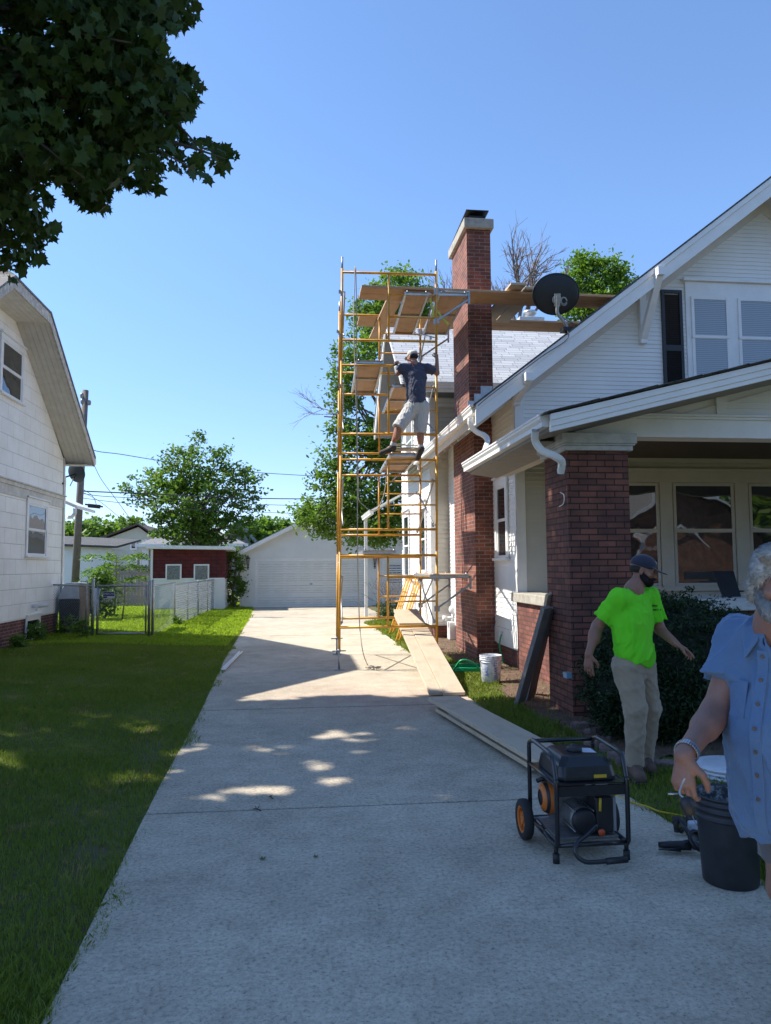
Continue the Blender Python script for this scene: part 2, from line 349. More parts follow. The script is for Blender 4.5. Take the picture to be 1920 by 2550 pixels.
def downspout(parent,pts,wd,mat,name='downspout',th=.055):
    """rectangular corrugated pipe swept along pts"""
    P_=[Vector(p) for p in pts]; 
    # catmull-rom
    C_=[]
    for i in range(len(P_)-1):
        p0=P_[max(i-1,0)];p1=P_[i];p2=P_[i+1];p3=P_[min(i+2,len(P_)-1)]
        for k in range(6):
            t=k/6; C_.append(.5*((2*p1)+(p2-p0)*t+(2*p0-5*p1+4*p2-p3)*t*t+(3*p1-p0-3*p2+p3)*t**3))
    C_.append(P_[-1])
    mb=MB(); vs=[];fs=[]; side=Vector(wd).normalized(); n=12
    for i,p in enumerate(C_):
        d=(C_[min(i+1,len(C_)-1)]-C_[max(i-1,0)]).normalized(); u=d.cross(side).normalized(); s2=u.cross(d)
        k=1+.05*(i%2)
        for j in range(n):
            a=2*pi*j/n; ca,sa=cos(a),sin(a); q=lambda c_: (abs(c_)**.45)*(1 if c_>0 else -1)
            rib=1-.05*(j%2)
            vs.append(p+(s2*q(ca)*.04+u*q(sa)*th/2)*k*rib)
    for i in range(len(C_)-1):
        for j in range(n): fs.append((i*n+j,i*n+(j+1)%n,(i+1)*n+(j+1)%n,(i+1)*n+j))
    mb.add(vs,fs,0,None,False); return mb.build(name,mat,parent)
def shinglemat(name,c1,c2,row=.14):
    mt,n,b=nmat(name); v=uvv(n)
    br=N(n,'ShaderNodeTexBrick'); n.links.new(v,br.inputs[0]); br.offset=.37; br.squash=1.4; br.squash_frequency=3
    for a,x in (('Color1',(*c1,1)),('Color2',(*c2,1)),('Mortar',(c1[0]*.3,c1[1]*.3,c1[2]*.3,1)),('Scale',1),('Mortar Size',.007),('Mortar Smooth',.1),('Brick Width',.33),('Row Height',row)): br.inputs[a].default_value=x
    f=noise(n,50,3,.7,v); n.links.new(mixc(n,.5,br.outputs[0],ramp(n,f,[(.3,(.5,.5,.5)),(.7,(1,1,1))]),'MULTIPLY'),b.inputs['Base Color']); b.inputs['Roughness'].default_value=.95
    sx=N(n,'ShaderNodeSeparateXYZ'); n.links.new(v,sx.inputs[0]); md=N(n,'ShaderNodeMath',operation='PINGPONG',i_1=row); 
    fr=N(n,'ShaderNodeMath',operation='DIVIDE',i_1=row); n.links.new(sx.outputs[1],fr.inputs[0]); fc=N(n,'ShaderNodeMath',operation='FRACT'); n.links.new(fr.outputs[0],fc.inputs[0])
    inv=N(n,'ShaderNodeMath',operation='SUBTRACT',i_0=1); n.links.new(fc.outputs[0],inv.inputs[1])
    bump(n,b,inv.outputs[0],.02); return mt
M['shingle']=shinglemat('light_grey_shingles',(.5,.52,.54),(.36,.38,.41))
M['shingle_dark']=shinglemat('dark_grey_shingles',(.12,.115,.11),(.08,.08,.08))
M['shingle_grey']=shinglemat('grey_shingles',(.26,.25,.25),(.2,.2,.2))
# ============================================================ RIGHT HOUSE
H=thing('house','white lap sided gabled house with brick porch pier and tall brick chimney, on the right','house')
WX=3.45; WY=11.4; RX=7.82; SL=.77; EX=2.65; RY=10.8; EZ=4.09
rt=lambda x: EZ+SL*(x-EX)
sheet_siding('side_wall',[(WY,.35),(16.8,.35),(16.8,4.66),(WY,4.66)],'y',WX,.085,-1,M['siding'],H)
mb=MB(); mb.box(WX+.03,WX+.25,WY+.02,16.8,-.1,.36); mb.build('foundation',M['brick_wall'],H)
zt=rt(WX)-.34
sheet_siding('front_wall',[(WX,zt-1.2),(12.19,zt-1.2),(12.19,zt),(RX,rt(RX)-.34),(WX,zt)],'x',WY,.07,-1,M['siding'],H)
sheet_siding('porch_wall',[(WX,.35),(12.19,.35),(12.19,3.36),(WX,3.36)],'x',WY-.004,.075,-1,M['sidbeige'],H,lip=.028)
mb=MB(); wall_poly(mb,[(WX+.01,.36),(12.19,.36),(12.19,zt),(RX,rt(RX)-.34),(WX,zt)],'x',WY+.012,-1,.2); wall_poly(mb,[(WY+.2,.3),(16.8,.3),(16.8,4.66),(WY+.2,4.66)],'y',WX+.012,-1,.2)
mb.box(12.0,12.19,WY,16.8,-.1,4.6); mb.build('wall_core',M['siding'],H)
# corner board and skirt
mb=MB(); mb.box(WX-.03,WX+.02,WY-.03,WY+.1,.35,4.6); mb.box(WX-.03,WX+.12,WY-.034,WY-.0,.35,4.6); mb.build('corner_board',M['white'],H,bevel=.004)
mb=MB(); mb.box(WX-.022,WX+.02,WY+.1,12.95,.33,.6); mb.build('skirt_board',M['white'],H,bevel=.004)
# main roof
def roofslab(parent,poly_bottom,normal_up,th,mat,name='roof'):
    mb=MB(); mb.prism(poly_bottom,(0,0,th)); return mb.build(name,mat,parent)
yb=20.5
mb=MB()
for s_ in (1,-1):
    fx=lambda x: RX+s_*(RX-x)*-1 if s_==1 else RX+(RX-x)
    x0=EX-.04
    mb.prism([(fx(x0),RY-.03,rt(x0)-.02),(fx(RX),RY-.03,rt(RX)-.02),(fx(RX),yb,rt(RX)-.02),(fx(x0),yb if s_==1 else yb,rt(x0)-.02)],(0,0,.03))
mb.build('roof',M['shingle_dark'],H)
mb=MB()
for s_ in (1,-1):
    fx=lambda x: x if s_==1 else 2*RX-x
    for dz0,dz1,y0 in ((-.022,-.12,RY-.022),(-.12,-.33,RY)):
        mb.prism([(fx(EX),y0,rt(EX)+dz1),(fx(RX),y0,rt(RX)+dz1),(fx(RX),y0,rt(RX)+dz0),(fx(EX),y0,rt(EX)+dz0)],(0,.045,0))
mb.build('rake_fascia',M['white'],H,bevel=.004)
mb=MB()
for s_ in (1,-1):
    fx=lambda x: x if s_==1 else 2*RX-x
    mb.prism([(fx(EX+.02),RY+.045,rt(EX)-.30),(fx(RX),RY+.045,rt(RX)-.315),(fx(RX),WY,rt(RX)-.315),(fx(EX+.02),WY,rt(EX)-.30)],(0,0,.02))
    mb.prism([(fx(WX),WY-.03,rt(WX)-.315-.12),(fx(RX),WY-.03,rt(RX)-.315-.16),(fx(RX),WY-.03,rt(RX)-.315),(fx(WX),WY-.03,rt(WX)-.315)],(0,.028,0))
mb.build('rake_soffit',M['soffit'],H)
# eave soffit along the side
mb=MB(); mb.prism([(EX+.1,RY+.05,rt(EX+.1)-.27),(WX+.02,RY+.05,rt(WX+.02)-.27),(WX+.02,16.75,rt(WX+.02)-.27),(EX+.1,16.75,rt(EX+.1)-.27)],(0,0,.015)); mb.box(EX+.07,EX+.1,RY+.05,16.75,3.86,4.1)
mb.box(WX-.03,WX-.014,WY+.1,12.8,4.2,4.4)
y_=RY+.6
while y_<16.5:
    mb.bar((EX+.1,y_,rt(EX+.1)-.31),(WX,y_,rt(WX)-.31),.04,.1,(0,0,1)); y_+=.6
mb.build('eave_soffit',M['soffit'],H)
gutter(H,(EX-.06,RY+.12,4.1),(EX-.06,16.7,4.1),(-1,0,0),M['white'])
# downspout at the main eave corner falling on the porch roof
g0=P(1168,1045,Y=10.85)
downspout(H,[P(1172,1040,Y=10.9),P(1172,1058,Y=10.95),P(1185,1074,Y=11.05),P(1206,1085,Y=11.1),P(1214,1098,Y=11.0),P(1206,1126,Y=10.6)],(1,.2,0),M['white'],th=.07)
# knee brackets
def bracket(px0,pz0,px1,pz1,top,xw=.11):
    w_=P(px0,pz0,Y=WY-.03); e=P(px1,pz1,Y=RY+.06)
    x=w_.x; mb=MB()
    mb.box(x-xw/2,x+xw/2,WY-.1,WY-.012,w_.z,top-.12)
    mb.box(x-xw/2,x+xw/2,RY-.15,WY-.012,e.z-.1,e.z+.03)
    mb.bar((x,RY-.06,e.z-.08),(x,WY-.06,w_.z+.08),xw*.96,.09,(0,-1,1))
    mb.build('knee_bracket',M['white'],H,bevel=.004)
bracket(1600,857,1667,682,rt(5.8)-.2); bracket(1285,1010,1329,940,rt(3.5)-.2)
# upstairs windows
cas=P(1703,715,Y=WY); 
zu0,zu1=4.35,6.2
gb=glassmat('glass_over_blinds',(.05,.06,.07),.03)
mt,n,b=nmat('blinds'); v=pos(n); sx=N(n,'ShaderNodeSeparateXYZ'); n.links.new(v,sx.inputs[0])
q=N(n,'ShaderNodeMath',operation='MULTIPLY',i_1=31); n.links.new(sx.outputs[2],q.inputs[0]); q2=N(n,'ShaderNodeMath',operation='FRACT'); n.links.new(q.outputs[0],q2.inputs[0])
n.links.new(ramp(n,q2.outputs[0],[(.0,(.10,.12,.14)),(.3,(.27,.30,.33)),(.9,(.34,.37,.39))]),b.inputs['Base Color']); b.inputs['Roughness'].default_value=.12; b.inputs['Specular IOR Level'].default_value=.8
M['blinds']=mt
mb=MB(); mb.box(cas.x,2*RX-cas.x,WY-.04,WY-.0,zu0-.1,zu1+.14); mb.box(cas.x-.05,2*RX-cas.x+.05,WY-.09,WY,zu1+.14,zu1+.19); mb.build('window_casing',M['white'],H,bevel=.005)
for a_,b_ in ((P(1718,800,Y=WY).x,P(1811,800,Y=WY).x),(P(1834,800,Y=WY).x,2*RX-P(1834,800,Y=WY).x),(2*RX-P(1811,800,Y=WY).x,2*RX-P(1718,800,Y=WY).x)):
    window('w',H,'x',WY-.045,-1,a_,b_,zu0,P(1760,742,Y=WY).z,casing=0,meet=P(1760,842,Y=WY).z,glass=M['blinds'],sill=False,frame=.05)
mb=MB(); s0,s1=P(1646,800,Y=WY).x,P(1697,800,Y=WY).x
for lo,hi in ((4.35,5.2),(5.2,6.18)):
    mb.box(s0,s0+.05,WY-.05,WY-.008,lo,hi); mb.box(s1-.05,s1,WY-.05,WY-.008,lo,hi); mb.box(s0+.05,s1-.05,WY-.049,WY-.008,lo,lo+.05); mb.box(s0+.05,s1-.05,WY-.049,WY-.008,hi-.05,hi)
    z=lo+.06
    while z<hi-.07: mb.bar((s0+.05,WY-.03,z),(s1-.05,WY-.03,z),.008,.034,(0,-.75,1)); z+=.036
mb.build('shutter',M['black'],H)
mb=MB(); s0,s1=2*RX-s1,2*RX-s0
mb.box(s0,s1,WY-.05,WY-.008,4.35,6.18); mb.build('shutter',M['black'],H,bevel=.004)
# ---------------- porch
PX=2.5; PYF=7.2; PRZ=3.2; ps=.244; pr=lambda x: PRZ+ps*(x-PX)
mb=MB()
for s_ in (1,-1):
    fx=lambda x: x if s_==1 else 2*RX-x
    mb.prism([(fx(PX-.03),PYF-.03,pr(PX)-.02),(fx(RX),PYF-.03,pr(RX)-.02),(fx(RX),WY+.0,pr(RX)-.02),(fx(PX-.03),RY+.02,pr(PX)-.02)] if s_==1 else [(fx(PX-.03),PYF-.03,pr(PX)-.02),(fx(RX),PYF-.03,pr(RX)-.02),(fx(RX),WY,pr(RX)-.02),(fx(PX-.03),WY,pr(PX)-.02)],(0,0,.016))
x=PX; k=0
while x<RX:   # ragged shingle edge along the porch rake
    L=random.uniform(.2,.34); mb.bar((x,PYF-.035,pr(x)-.001),(x+L,PYF-.035,pr(x+L)+.002+.005*(k%2)),.05,.007); x+=L; k+=1
mb.build('porch_roof',M['shingle_dark'],H)
mb=MB()
for s_ in (1,-1):
    fx=lambda x: x if s_==1 else 2*RX-x
    for d0,d1,y0 in ((-.02,-.085,PYF-.02),(-.085,-.15,PYF-.008),(-.15,-.2,PYF+.004)):
        mb.prism([(fx(PX+.04),y0,pr(PX)+d1),(fx(RX),y0,pr(RX)+d1),(fx(RX),y0,pr(RX)+d0),(fx(PX+.04),y0,pr(PX)+d0)],(0,.04,0))
mb.build('porch_fascia',M['white'],H,bevel=.003)
mb=MB()
for s_ in (1,-1):
    fx=lambda x: x if s_==1 else 2*RX-x
    mb.prism([(fx(PX+.1),PYF+.045,pr(PX)-.17),(fx(RX),PYF+.045,pr(RX)-.19),(fx(RX),8.0,pr(RX)-.19),(fx(PX+.1),8.0,pr(PX)-.17)],(0,0,.015))
mb.prism([(PX+.1,8.0,3.03),(3.12,8.0,3.03),(3.12,WY,3.03),(PX+.1,RY+.15,3.03)],(0,0,.015)); mb.box(PX+.07,PX+.1,PYF+.05,RY+.1,3.03,3.17)
mb.build('porch_soffit',plain('porch_soffit_grey',(.30,.285,.26),.7,var=.1),H)
gutter(H,(PX-.05,PYF+.1,3.2),(PX-.05,RY+.15,3.2),(-1,0,0),M['white'])
downspout(H,[P(1333,1072,X=2.47),P(1333,1098,X=2.49),P(1350,1122,X=2.56),P(1380,1135,X=2.68),P(1398,1150,X=2.78),P(1396,1176,X=2.8)],(.2,1,0),M['white'],th=.075)
# porch gable wall, beam, ceiling
sheet_siding('porch_gable',[(4.4,3.38),(2*RX-4.4,3.38),(RX,pr(RX)-.2)],'x',8.02,.075,-1,M['siding'],H)
mb=MB(); wall_poly(mb,[(3.2,3.34),(2*RX-3.2,3.34),(RX,pr(RX)-.2)],'x',8.04,-1,.1)
tx=P(1795,1010,Y=8).x; mb.box(tx-.06,tx+.06,7.985,8.04,3.38,pr(tx)-.2); mb.build('gable_core',M['siding'],H)
mb=MB(); mb.box(3.1,12.55,7.98,8.25,3.1,3.34); mb.box(3.7,12.0,7.94,7.98,3.34,3.37); mb.box(3.7,12.0,7.955,7.98,3.31,3.34); mb.build('porch_beam',M['white'],H,bevel=.005)
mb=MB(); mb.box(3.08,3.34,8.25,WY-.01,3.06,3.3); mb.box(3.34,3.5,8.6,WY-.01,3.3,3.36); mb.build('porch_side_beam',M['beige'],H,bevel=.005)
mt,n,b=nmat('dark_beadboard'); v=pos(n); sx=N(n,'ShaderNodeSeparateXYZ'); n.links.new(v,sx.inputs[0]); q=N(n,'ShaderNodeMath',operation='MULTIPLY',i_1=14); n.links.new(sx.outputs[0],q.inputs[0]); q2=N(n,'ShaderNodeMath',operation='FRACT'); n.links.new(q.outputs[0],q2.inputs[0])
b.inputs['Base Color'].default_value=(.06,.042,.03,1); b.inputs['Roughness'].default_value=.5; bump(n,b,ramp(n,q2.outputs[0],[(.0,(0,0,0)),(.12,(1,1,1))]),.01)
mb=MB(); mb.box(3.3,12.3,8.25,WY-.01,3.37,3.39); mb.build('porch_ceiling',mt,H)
# window wall under the porch
mb=MB(); y1=WY-.005
x0=P(1562,1200,Y=WY).x-.12
mb.box(4.55,11.1,y1-.075,y1,2.97,3.16); mb.box(4.5,11.15,y1-.1,y1,3.16,3.2); mb.box(4.0,11.6,y1-.05,y1,3.3,3.37); mb.box(4.0,11.6,y1-.03,y1,3.24,3.29)
W3=[(4.7,5.79),(6.0,7.08),(7.31,8.4),(8.6,9.7),(9.9,10.98)]
ed=[4.55]+[e for w_ in W3 for e in w_]+[11.1]
for i in range(0,len(ed),2): mb.box(ed[i],ed[i+1],y1-.075,y1,1.3,2.97)
mb.box(4.5,11.15,y1-.09,y1,1.22,1.3)
mb.build('porch_window_casing',M['beige'],H,bevel=.004)
for a_,b_ in W3: window('w',H,'x',y1-.045,-1,a_+.015,b_-.015,1.3,2.965,casing=0,meet=2.19,mat=M['beige'],sill=False,frame=.05)
# pier, parapets
mb=MB(); mb.box(2.94,3.65,7.84,8.58,-.1,2.91); mb.build('brick_pier',M['brick_dark'],H)
mb=MB(); mb.box(11.99,12.7,7.84,8.58,-.1,2.91); mb.build('brick_pier',M['brick_dark'],H)
for x0 in (2.94,11.99):
    mb=MB(); mb.box(x0-.04,x0+.75,7.79,8.63,2.91,2.965); mb.box(x0-.06,x0+.77,7.77,8.65,2.965,2.985); mb.box(x0-.075,x0+.785,7.755,8.665,2.985,3.1); mb.build('pier_cap',M['stonew'],H,bevel=.008)
mb=MB(); mb.box(3.4,3.66,8.58,WY-.02,-.1,1.09); mb.box(3.65,12.0,8.0,8.26,-.1,1.12); mb.build('parapet',M['brick_wall'],H)
mb=MB(); mb.box(3.33,3.72,8.59,WY+.08,1.09,1.23); mb.build('parapet_sill',M['stone'],H,bevel=.01)
mb=MB(); mb.box(3.66,11.99,7.94,8.32,1.12,1.26); mb.build('parapet_sill',M['stonew'],H,bevel=.01)
mb=MB(); mb.box(3.66,12,8.26,WY,-.1,.42); mb.build('porch_floor',M['conc'],H)
# side window
a=P(1240,1210,X=WY*0+WX); 
window('w',H,'y',WX-.014,-1,11.98,12.55,1.78,3.0,casing=.11,meet=2.42,frame=.045,label='narrow side window beside the chimney')
# ---------------- chimney
CH=[(3.04,3.48,12.85,14.1)]
mb=MB(); mb.box(3.04,3.48,12.85,14.12,4.3,7.78); mb.box(3.11,3.6,12.85,14.6,-.1,4.35); mb.build('chimney',M['brick_red'],H)
chm=bpy.data.objects['chimney']
mb=MB(); mb.box(2.98,3.53,12.77,14.22,7.77,7.95); mb.build('chimney_cap',M['stone'],chm,bevel=.012)
mb=MB(); mb.box(3.12,3.42,12.95,14.0,7.95,8.08); mb.prism([(3.04,12.85,8.12),(3.46,12.85,8.12),(3.46,14.3,8.06),(3.04,14.3,8.06)],(0,0,.02)); mb.build('chimney_hood',M['dark'],chm)
mb=MB()
for a_,b_,c_,d_ in ((1165,1183,998,1040),(1181,1198,980,1020),(1197,1227,961,1000)):
    p=P(a_,c_,Y=12.83); q_=P(b_,d_,Y=12.83); mb.box(p.x,q_.x,12.83,12.849,q_.z,p.z)
mb.build('flashing',M['alu'],chm)
# ---------------- rear wing
GX=3.05; GY0,GY1=16.8,21.7; EZW=5.73; RYW=19.25; sw=.79; VX=2.3
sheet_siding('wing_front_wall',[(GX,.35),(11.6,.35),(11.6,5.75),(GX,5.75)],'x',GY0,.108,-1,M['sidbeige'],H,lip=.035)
sheet_siding('wing_side_wall',[(GY0,.35),(GY1,.35),(GY1,EZW-.1),(RYW,EZW-.1+sw*(RYW-16.8)+.35),(GY0,EZW-.1)],'y',GX,.108,-1,M['siding'],H)
mb=MB(); mb.box(GX+.012,11.6,GY0+.012,GY1,.3,5.6); mb.prism([(GX+.012,GY0,5.6),(GX+.012,GY1,5.6),(GX+.012,RYW,5.6+sw*2.45)],(8.5,0,0)); mb.build('wing_core',M['siding'],H)
mb=MB(); mb.box(GX+.04,11.6,GY0+.04,GY1,-.1,.34); mb.build('wing_foundation',M['brick_wall'],H)
mb=MB(); mb.box(GX-.03,GX+.1,GY0-.035,GY0,.3,5.7); mb.box(GX-.03,GX,GY0-.03,GY0+.12,.3,5.7); mb.box(GX-.025,GX,GY0+.12,GY1,.3,.62); mb.box(GX+.1,WX+.3,GY0-.024,GY0,.33,.6); mb.box(GX-.02,11.6,GY0-.03,GY0,5.35,5.6); mb.build('wing_trim',M['white'],H,bevel=.004)
wr=lambda y: EZW+sw*(y-16.1) if y<=RYW else EZW+sw*(22.4-y)
mb=MB()
for y0,y1_ in ((16.05,RYW),(22.45,RYW)):
    mb.prism([(VX-.03,y0,wr(16.05)+.0),(12.3,y0,wr(16.05)),(12.3,y1_,wr(RYW)),(VX-.03,y1_,wr(RYW))],(0,0,.035))
mb.build('wing_roof',M['shingle'],H)
mb=MB()
for y0,y1_ in ((16.1,RYW),(22.4,RYW)):
    mb.prism([(VX,y0,wr(16.1)-.2),(VX,y1_,wr(RYW)-.2),(VX,y1_,wr(RYW)-.005),(VX,y0,wr(16.1)-.005)],(.04,0,0))
    mb.prism([(VX+.04,y0,wr(16.1)-.16),(GX-.001,y0,wr(16.1)-.16),(GX-.001,y1_,wr(RYW)-.16),(VX+.04,y1_,wr(RYW)-.16)],(0,0,.02),1)
mb.box(VX+.04,12.3,16.08,16.12,5.53,5.73); mb.prism([(VX+.04,16.12,5.56),(12.3,16.12,5.56),(12.3,GY0,5.56),(VX+.04,GY0,5.56)],(0,0,.02),1)
mb.build('wing_fascia',[M['white'],plain('dark_vinyl_soffit',(.13,.135,.15),.6)],H)
gutter(H,(VX,16.0,5.74),(12.3,16.0,5.74),(0,-1,0),M['white'])
for (ax,ay,bx_,by_) in ((1048,1266,1063,1424),(1008,1287,1021,1436),(1013,1064,1029,1140)):
    a=P(ax,ay,X=GX);b_=P(bx_,by_,X=GX); window('w',H,'y',GX-.014,-1,min(a.y,b_.y),max(a.y,b_.y),min(a.z,b_.z),max(a.z,b_.z),casing=.1,glass=M['blinds'] if ay<1100 else M['glass'])
# low rear entry roof
mb=MB(); mb.prism([(2.1,21.8,3.25),(3.05,21.8,3.75),(3.05,24.6,3.75),(2.1,24.6,3.25)],(0,0,.06)); mb.box(2.16,2.26,24.3,24.4,.0,3.25); mb.build('rear_entry_roof',M['siding'],H)
gutter(H,(2.08,21.75,3.32),(2.08,24.6,3.32),(-1,0,0),M['white'])
# roof vent
vb=P(1318,797,Y=19.25); mb=MB(); mb.box(vb.x-.35,vb.x+.35,19.0,19.4,8.0,8.35); mb.build('roof_vent',M['stonew'],H,bevel=.02)
mb=MB(); mb.lathe([(.14,0),(.14,.12),(.18,.13),(.18,.2),(0,.22)],(vb.x,19.2,8.35)); mb.build('vent_cap',M['alu'],bpy.data.objects['roof_vent'])
# ============================================================ LEFT HOUSE
LH=thing('house','white painted house with clipped gable roof and brick base, on the left','house')
LX=-5.78; VL=-5.1; y0,y1=10.4,19.12; prof=[(10.2,4.42),(13.8,6.93),(15.76,6.93),(19.36,4.42)]
mt,n,b=nmat('wide_painted_shingle_siding'); v=uvv(n); br=N(n,'ShaderNodeTexBrick'); n.links.new(v,br.inputs[0])
for a_,x_ in (('Color1',(.88,.87,.83,1)),('Color2',(.85,.84,.80,1)),('Mortar',(.62,.6,.55,1)),('Scale',1),('Mortar Size',.004),('Brick Width',.62),('Row Height',.31)): br.inputs[a_].default_value=x_
inv=N(n,'ShaderNodeMath',operation='SUBTRACT',i_0=1); n.links.new(br.outputs['Fac'],inv.inputs[1]); g=noise(n,1.2,5,.7,v)
n.links.new(mixc(n,.7,br.outputs[0],ramp(n,g,[(.3,(.82,.8,.76)),(.6,(1,1,1))]),'MULTIPLY'),b.inputs['Base Color']); b.inputs['Roughness'].default_value=.55
b1=bump(n,b,inv.outputs[0],.012); bump(n,b,noise(n,40,3,.6,uvv(n,(1,.15,1))),.004,.7,b1); M['leftwall']=mt
mb=MB(); wall_poly(mb,[(y0,.6),(y1,.6),(y1,4.35),(15.9,6.75),(13.7,6.75),(y0,4.35)],'y',LX,1,8.5); mb.build('wall',M['leftwall'],LH)
mb=MB(); mb.box(LX-8.5,LX-.04,y0+.04,y1-.04,-.1,.6); mb.build('brick_base',M['brick_left'],LH)
bzb=3.37
mb=MB(); mb.box(LX-.0,LX+.05,y0,y1+.02,bzb-.02,bzb+.06); mb.box(LX,LX+.085,y0,y1+.03,bzb+.06,bzb+.09); mb.box(LX,LX+.02,y0,y1,bzb-.22,bzb-.02); mb.box(LX,LX+.03,y1-.04,y1+.03,.6,4.4); mb.build('belt_trim',plain('weathered_trim',(.62,.6,.55),.7,var=.15,vs=5),LH,bevel=.004)
mb=MB()
th=.12
mb.prism([(VL+.02,10.2,4.42),(VL+.02,13.8,6.93),(-14.5,13.8,6.93),(-14.5,10.2,4.42)],(0,0,.05)); mb.prism([(VL+.02,19.36,4.42),(VL+.02,15.76,6.93),(-14.5,15.76,6.93),(-14.5,19.36,4.42)],(0,0,.05))
mb.prism([(VL+.02,13.8,6.93),(VL+.02,15.76,6.93),(-7.2,14.78,8.4)],(0,0,.04)); mb.prism([(-7.2,14.78,8.4),(-14.5,14.78,8.4),(-14.5,13.8,6.93),(VL,13.8,6.93)],(0,0,.04)); mb.prism([(-7.2,14.78,8.4),(-14.5,14.78,8.4),(-14.5,15.76,6.93),(VL,15.76,6.93)],(0,0,.04))
mb.build('roof',M['shingle_grey'],LH)
mb=MB(); oldw=plain('peeling_white_trim',(.58,.55,.49),.7,var=.25,vs=14,c2=(.3,.26,.21))
for (a_,za),(b_,zb_) in zip(prof,prof[1:]): mb.prism([(VL,a_,za-.2),(VL,b_,zb_-.2),(VL,b_,zb_+.01),(VL,a_,za+.01)],(-.04,0,0))
mb.build('fascia',oldw,LH,bevel=.004)
mt,n,b=nmat('beadboard_soffit'); v=uvv(n); sx=N(n,'ShaderNodeSeparateXYZ'); n.links.new(v,sx.inputs[0]); q=N(n,'ShaderNodeMath',operation='MULTIPLY',i_1=9); n.links.new(sx.outputs[0],q.inputs[0]); q2=N(n,'ShaderNodeMath',operation='FRACT'); n.links.new(q.outputs[0],q2.inputs[0])
n.links.new(ramp(n,noise(n,5,4,.7,v),[(.3,(.56,.53,.47)),(.7,(.70,.67,.61))]),b.inputs['Base Color']); b.inputs['Roughness'].default_value=.7; bump(n,b,ramp(n,q2.outputs[0],[(.0,(0,0,0)),(.1,(1,1,1))]),.012)
mb=MB()
G=(1,0,0)
for (a_,za),(b_,zb_) in zip(prof,prof[1:]):
    mb.prism([(VL-.04,a_,za-.19),(VL-.04,b_,zb_-.19),(LX,b_,zb_-.19),(LX,a_,za-.19)],(0,0,.015),0,G)
mb.prism([(VL-.04,19.36,4.23),(VL-.04,19.1,4.23),(-14.5,19.1,4.23),(-14.5,19.36,4.23)],(0,0,.015))
mb.build('soffit',mt,LH)
mb=MB(); mb.box(-14.5,VL-.0,19.36,19.47,4.28,4.42); mb.build('gutter',M['white'],LH)
for (ax,ay,bx_,by_,sill) in ((8,840,54,1006,1),(72,1238,114,1379,1)):
    a=P(ax,ay,X=LX+.02);b_=P(bx_,by_,X=LX+.02); zz=sorted((a.z,b_.z)); window('w',LH,'y',LX+.001,1,a.y,b_.y,5.12 if ay<900 else 1.95,6.18 if ay<900 else 3.08,casing=.09,frame=.05,mat=M['white'],label='small upper window under the gable' if ay<900 else 'lower window below the belt trim')
window('w',LH,'y',LX-.02,1,16.85,17.65,.1,.58,casing=.05,sill=False,label='basement window set in the brick base')
mb=MB(); p=P(80,1510,X=LX); mb.tube([p,p+Vector((.32,.05,.02))],.045,12); mb.tube([p+Vector((.1,0,-.1)),p+Vector((.1,0,0))],.03,8); mb.build('vent_pipe',M['white'],LH)
mb=MB(); p=Vector((LX+.02,y1+.12,0)); downspout(LH,[(LX-.1,y1+.22,4.2),(LX-.1,y1+.12,4.05),(LX+.0,y1+.08,3.9),(LX,y1+.08,3.3),(LX,y1+.08,.5),(LX,y1+.08,.15)],(0,1,0),M['white'])
# small canopy at the back
mb=MB(); mb.prism([(LX-.4,y1+.25,3.45),(LX+.2,y1+.45,3.18),(LX+.2,y1+2.2,3.18),(LX-.4,y1+2.2,3.45)],(0,0,.08)); mb.build('back_canopy',M['white'],LH)
mb=MB(); mb.tube([(LX,y1+.4,2.95),(LX+.1,y1+.4,2.96),(LX+.17,y1+.4,3.05),(LX+.17,y1+.4,3.18)],.045,10); mb.build('canopy_drain',M['white'],LH)
# ============================================================ GARAGE
GA=thing('garage','white two car garage with panelled door at the end of the driveway','garage')
gy=31.6; gl,gr_=-2.41,5.7; gr=lambda x: 2.2+.5*(min(x,2*1.65-x)+2.71)
sheet_siding('front_wall',[(gl,.0),(gr_,.0),(gr_,2.2),(1.65,4.2),(gl,2.2)],'x',gy,.1,-1,M['siding'],GA,lip=.04)
mb=MB(); wall_poly(mb,[(gl,-.1),(gr_,-.1),(gr_,2.2),(1.65,4.2),(gl,2.2)],'x',gy+.012,-1,6.5); mb.build('wall_core',M['siding'],GA)
mb=MB()
mb.prism([(-2.75,gy-.3,2.16),(1.65,gy-.3,4.36),(1.65,gy+6.8,4.36),(-2.75,gy+6.8,2.16)],(0,0,.04)); mb.prism([(6.05,gy-.3,2.16),(1.65,gy-.3,4.36),(1.65,gy+6.8,4.36),(6.05,gy+6.8,2.16)],(0,0,.04)); mb.build('roof',M['shingle_grey'],GA)
mb=MB()
for x0 in (-2.75,6.05): mb.prism([(x0,gy-.31,2.0),(1.65,gy-.31,4.2),(1.65,gy-.31,4.37),(x0,gy-.31,2.17)],(0,.03,0)); mb.prism([(x0,gy-.28,2.05),(1.65,gy-.28,4.25),(1.65,gy,4.25),(x0,gy,2.05)],(0,0,.01))
mb.build('rake_fascia',M['white'],GA)
d0,d1,dz=-1.68,2.8,1.93
mb=MB(); mb.box(d0-.12,d0,gy-.03,gy,0,dz+.12); mb.box(d1,d1+.12,gy-.03,gy,0,dz+.12); mb.box(d0,d1,gy-.03,gy,dz,dz+.12); mb.box(gl-.01,gl+.1,gy-.03,gy,0,2.2); mb.build('door_casing',M['white'],GA)
mb=MB(); R_,Cn=4,8; 
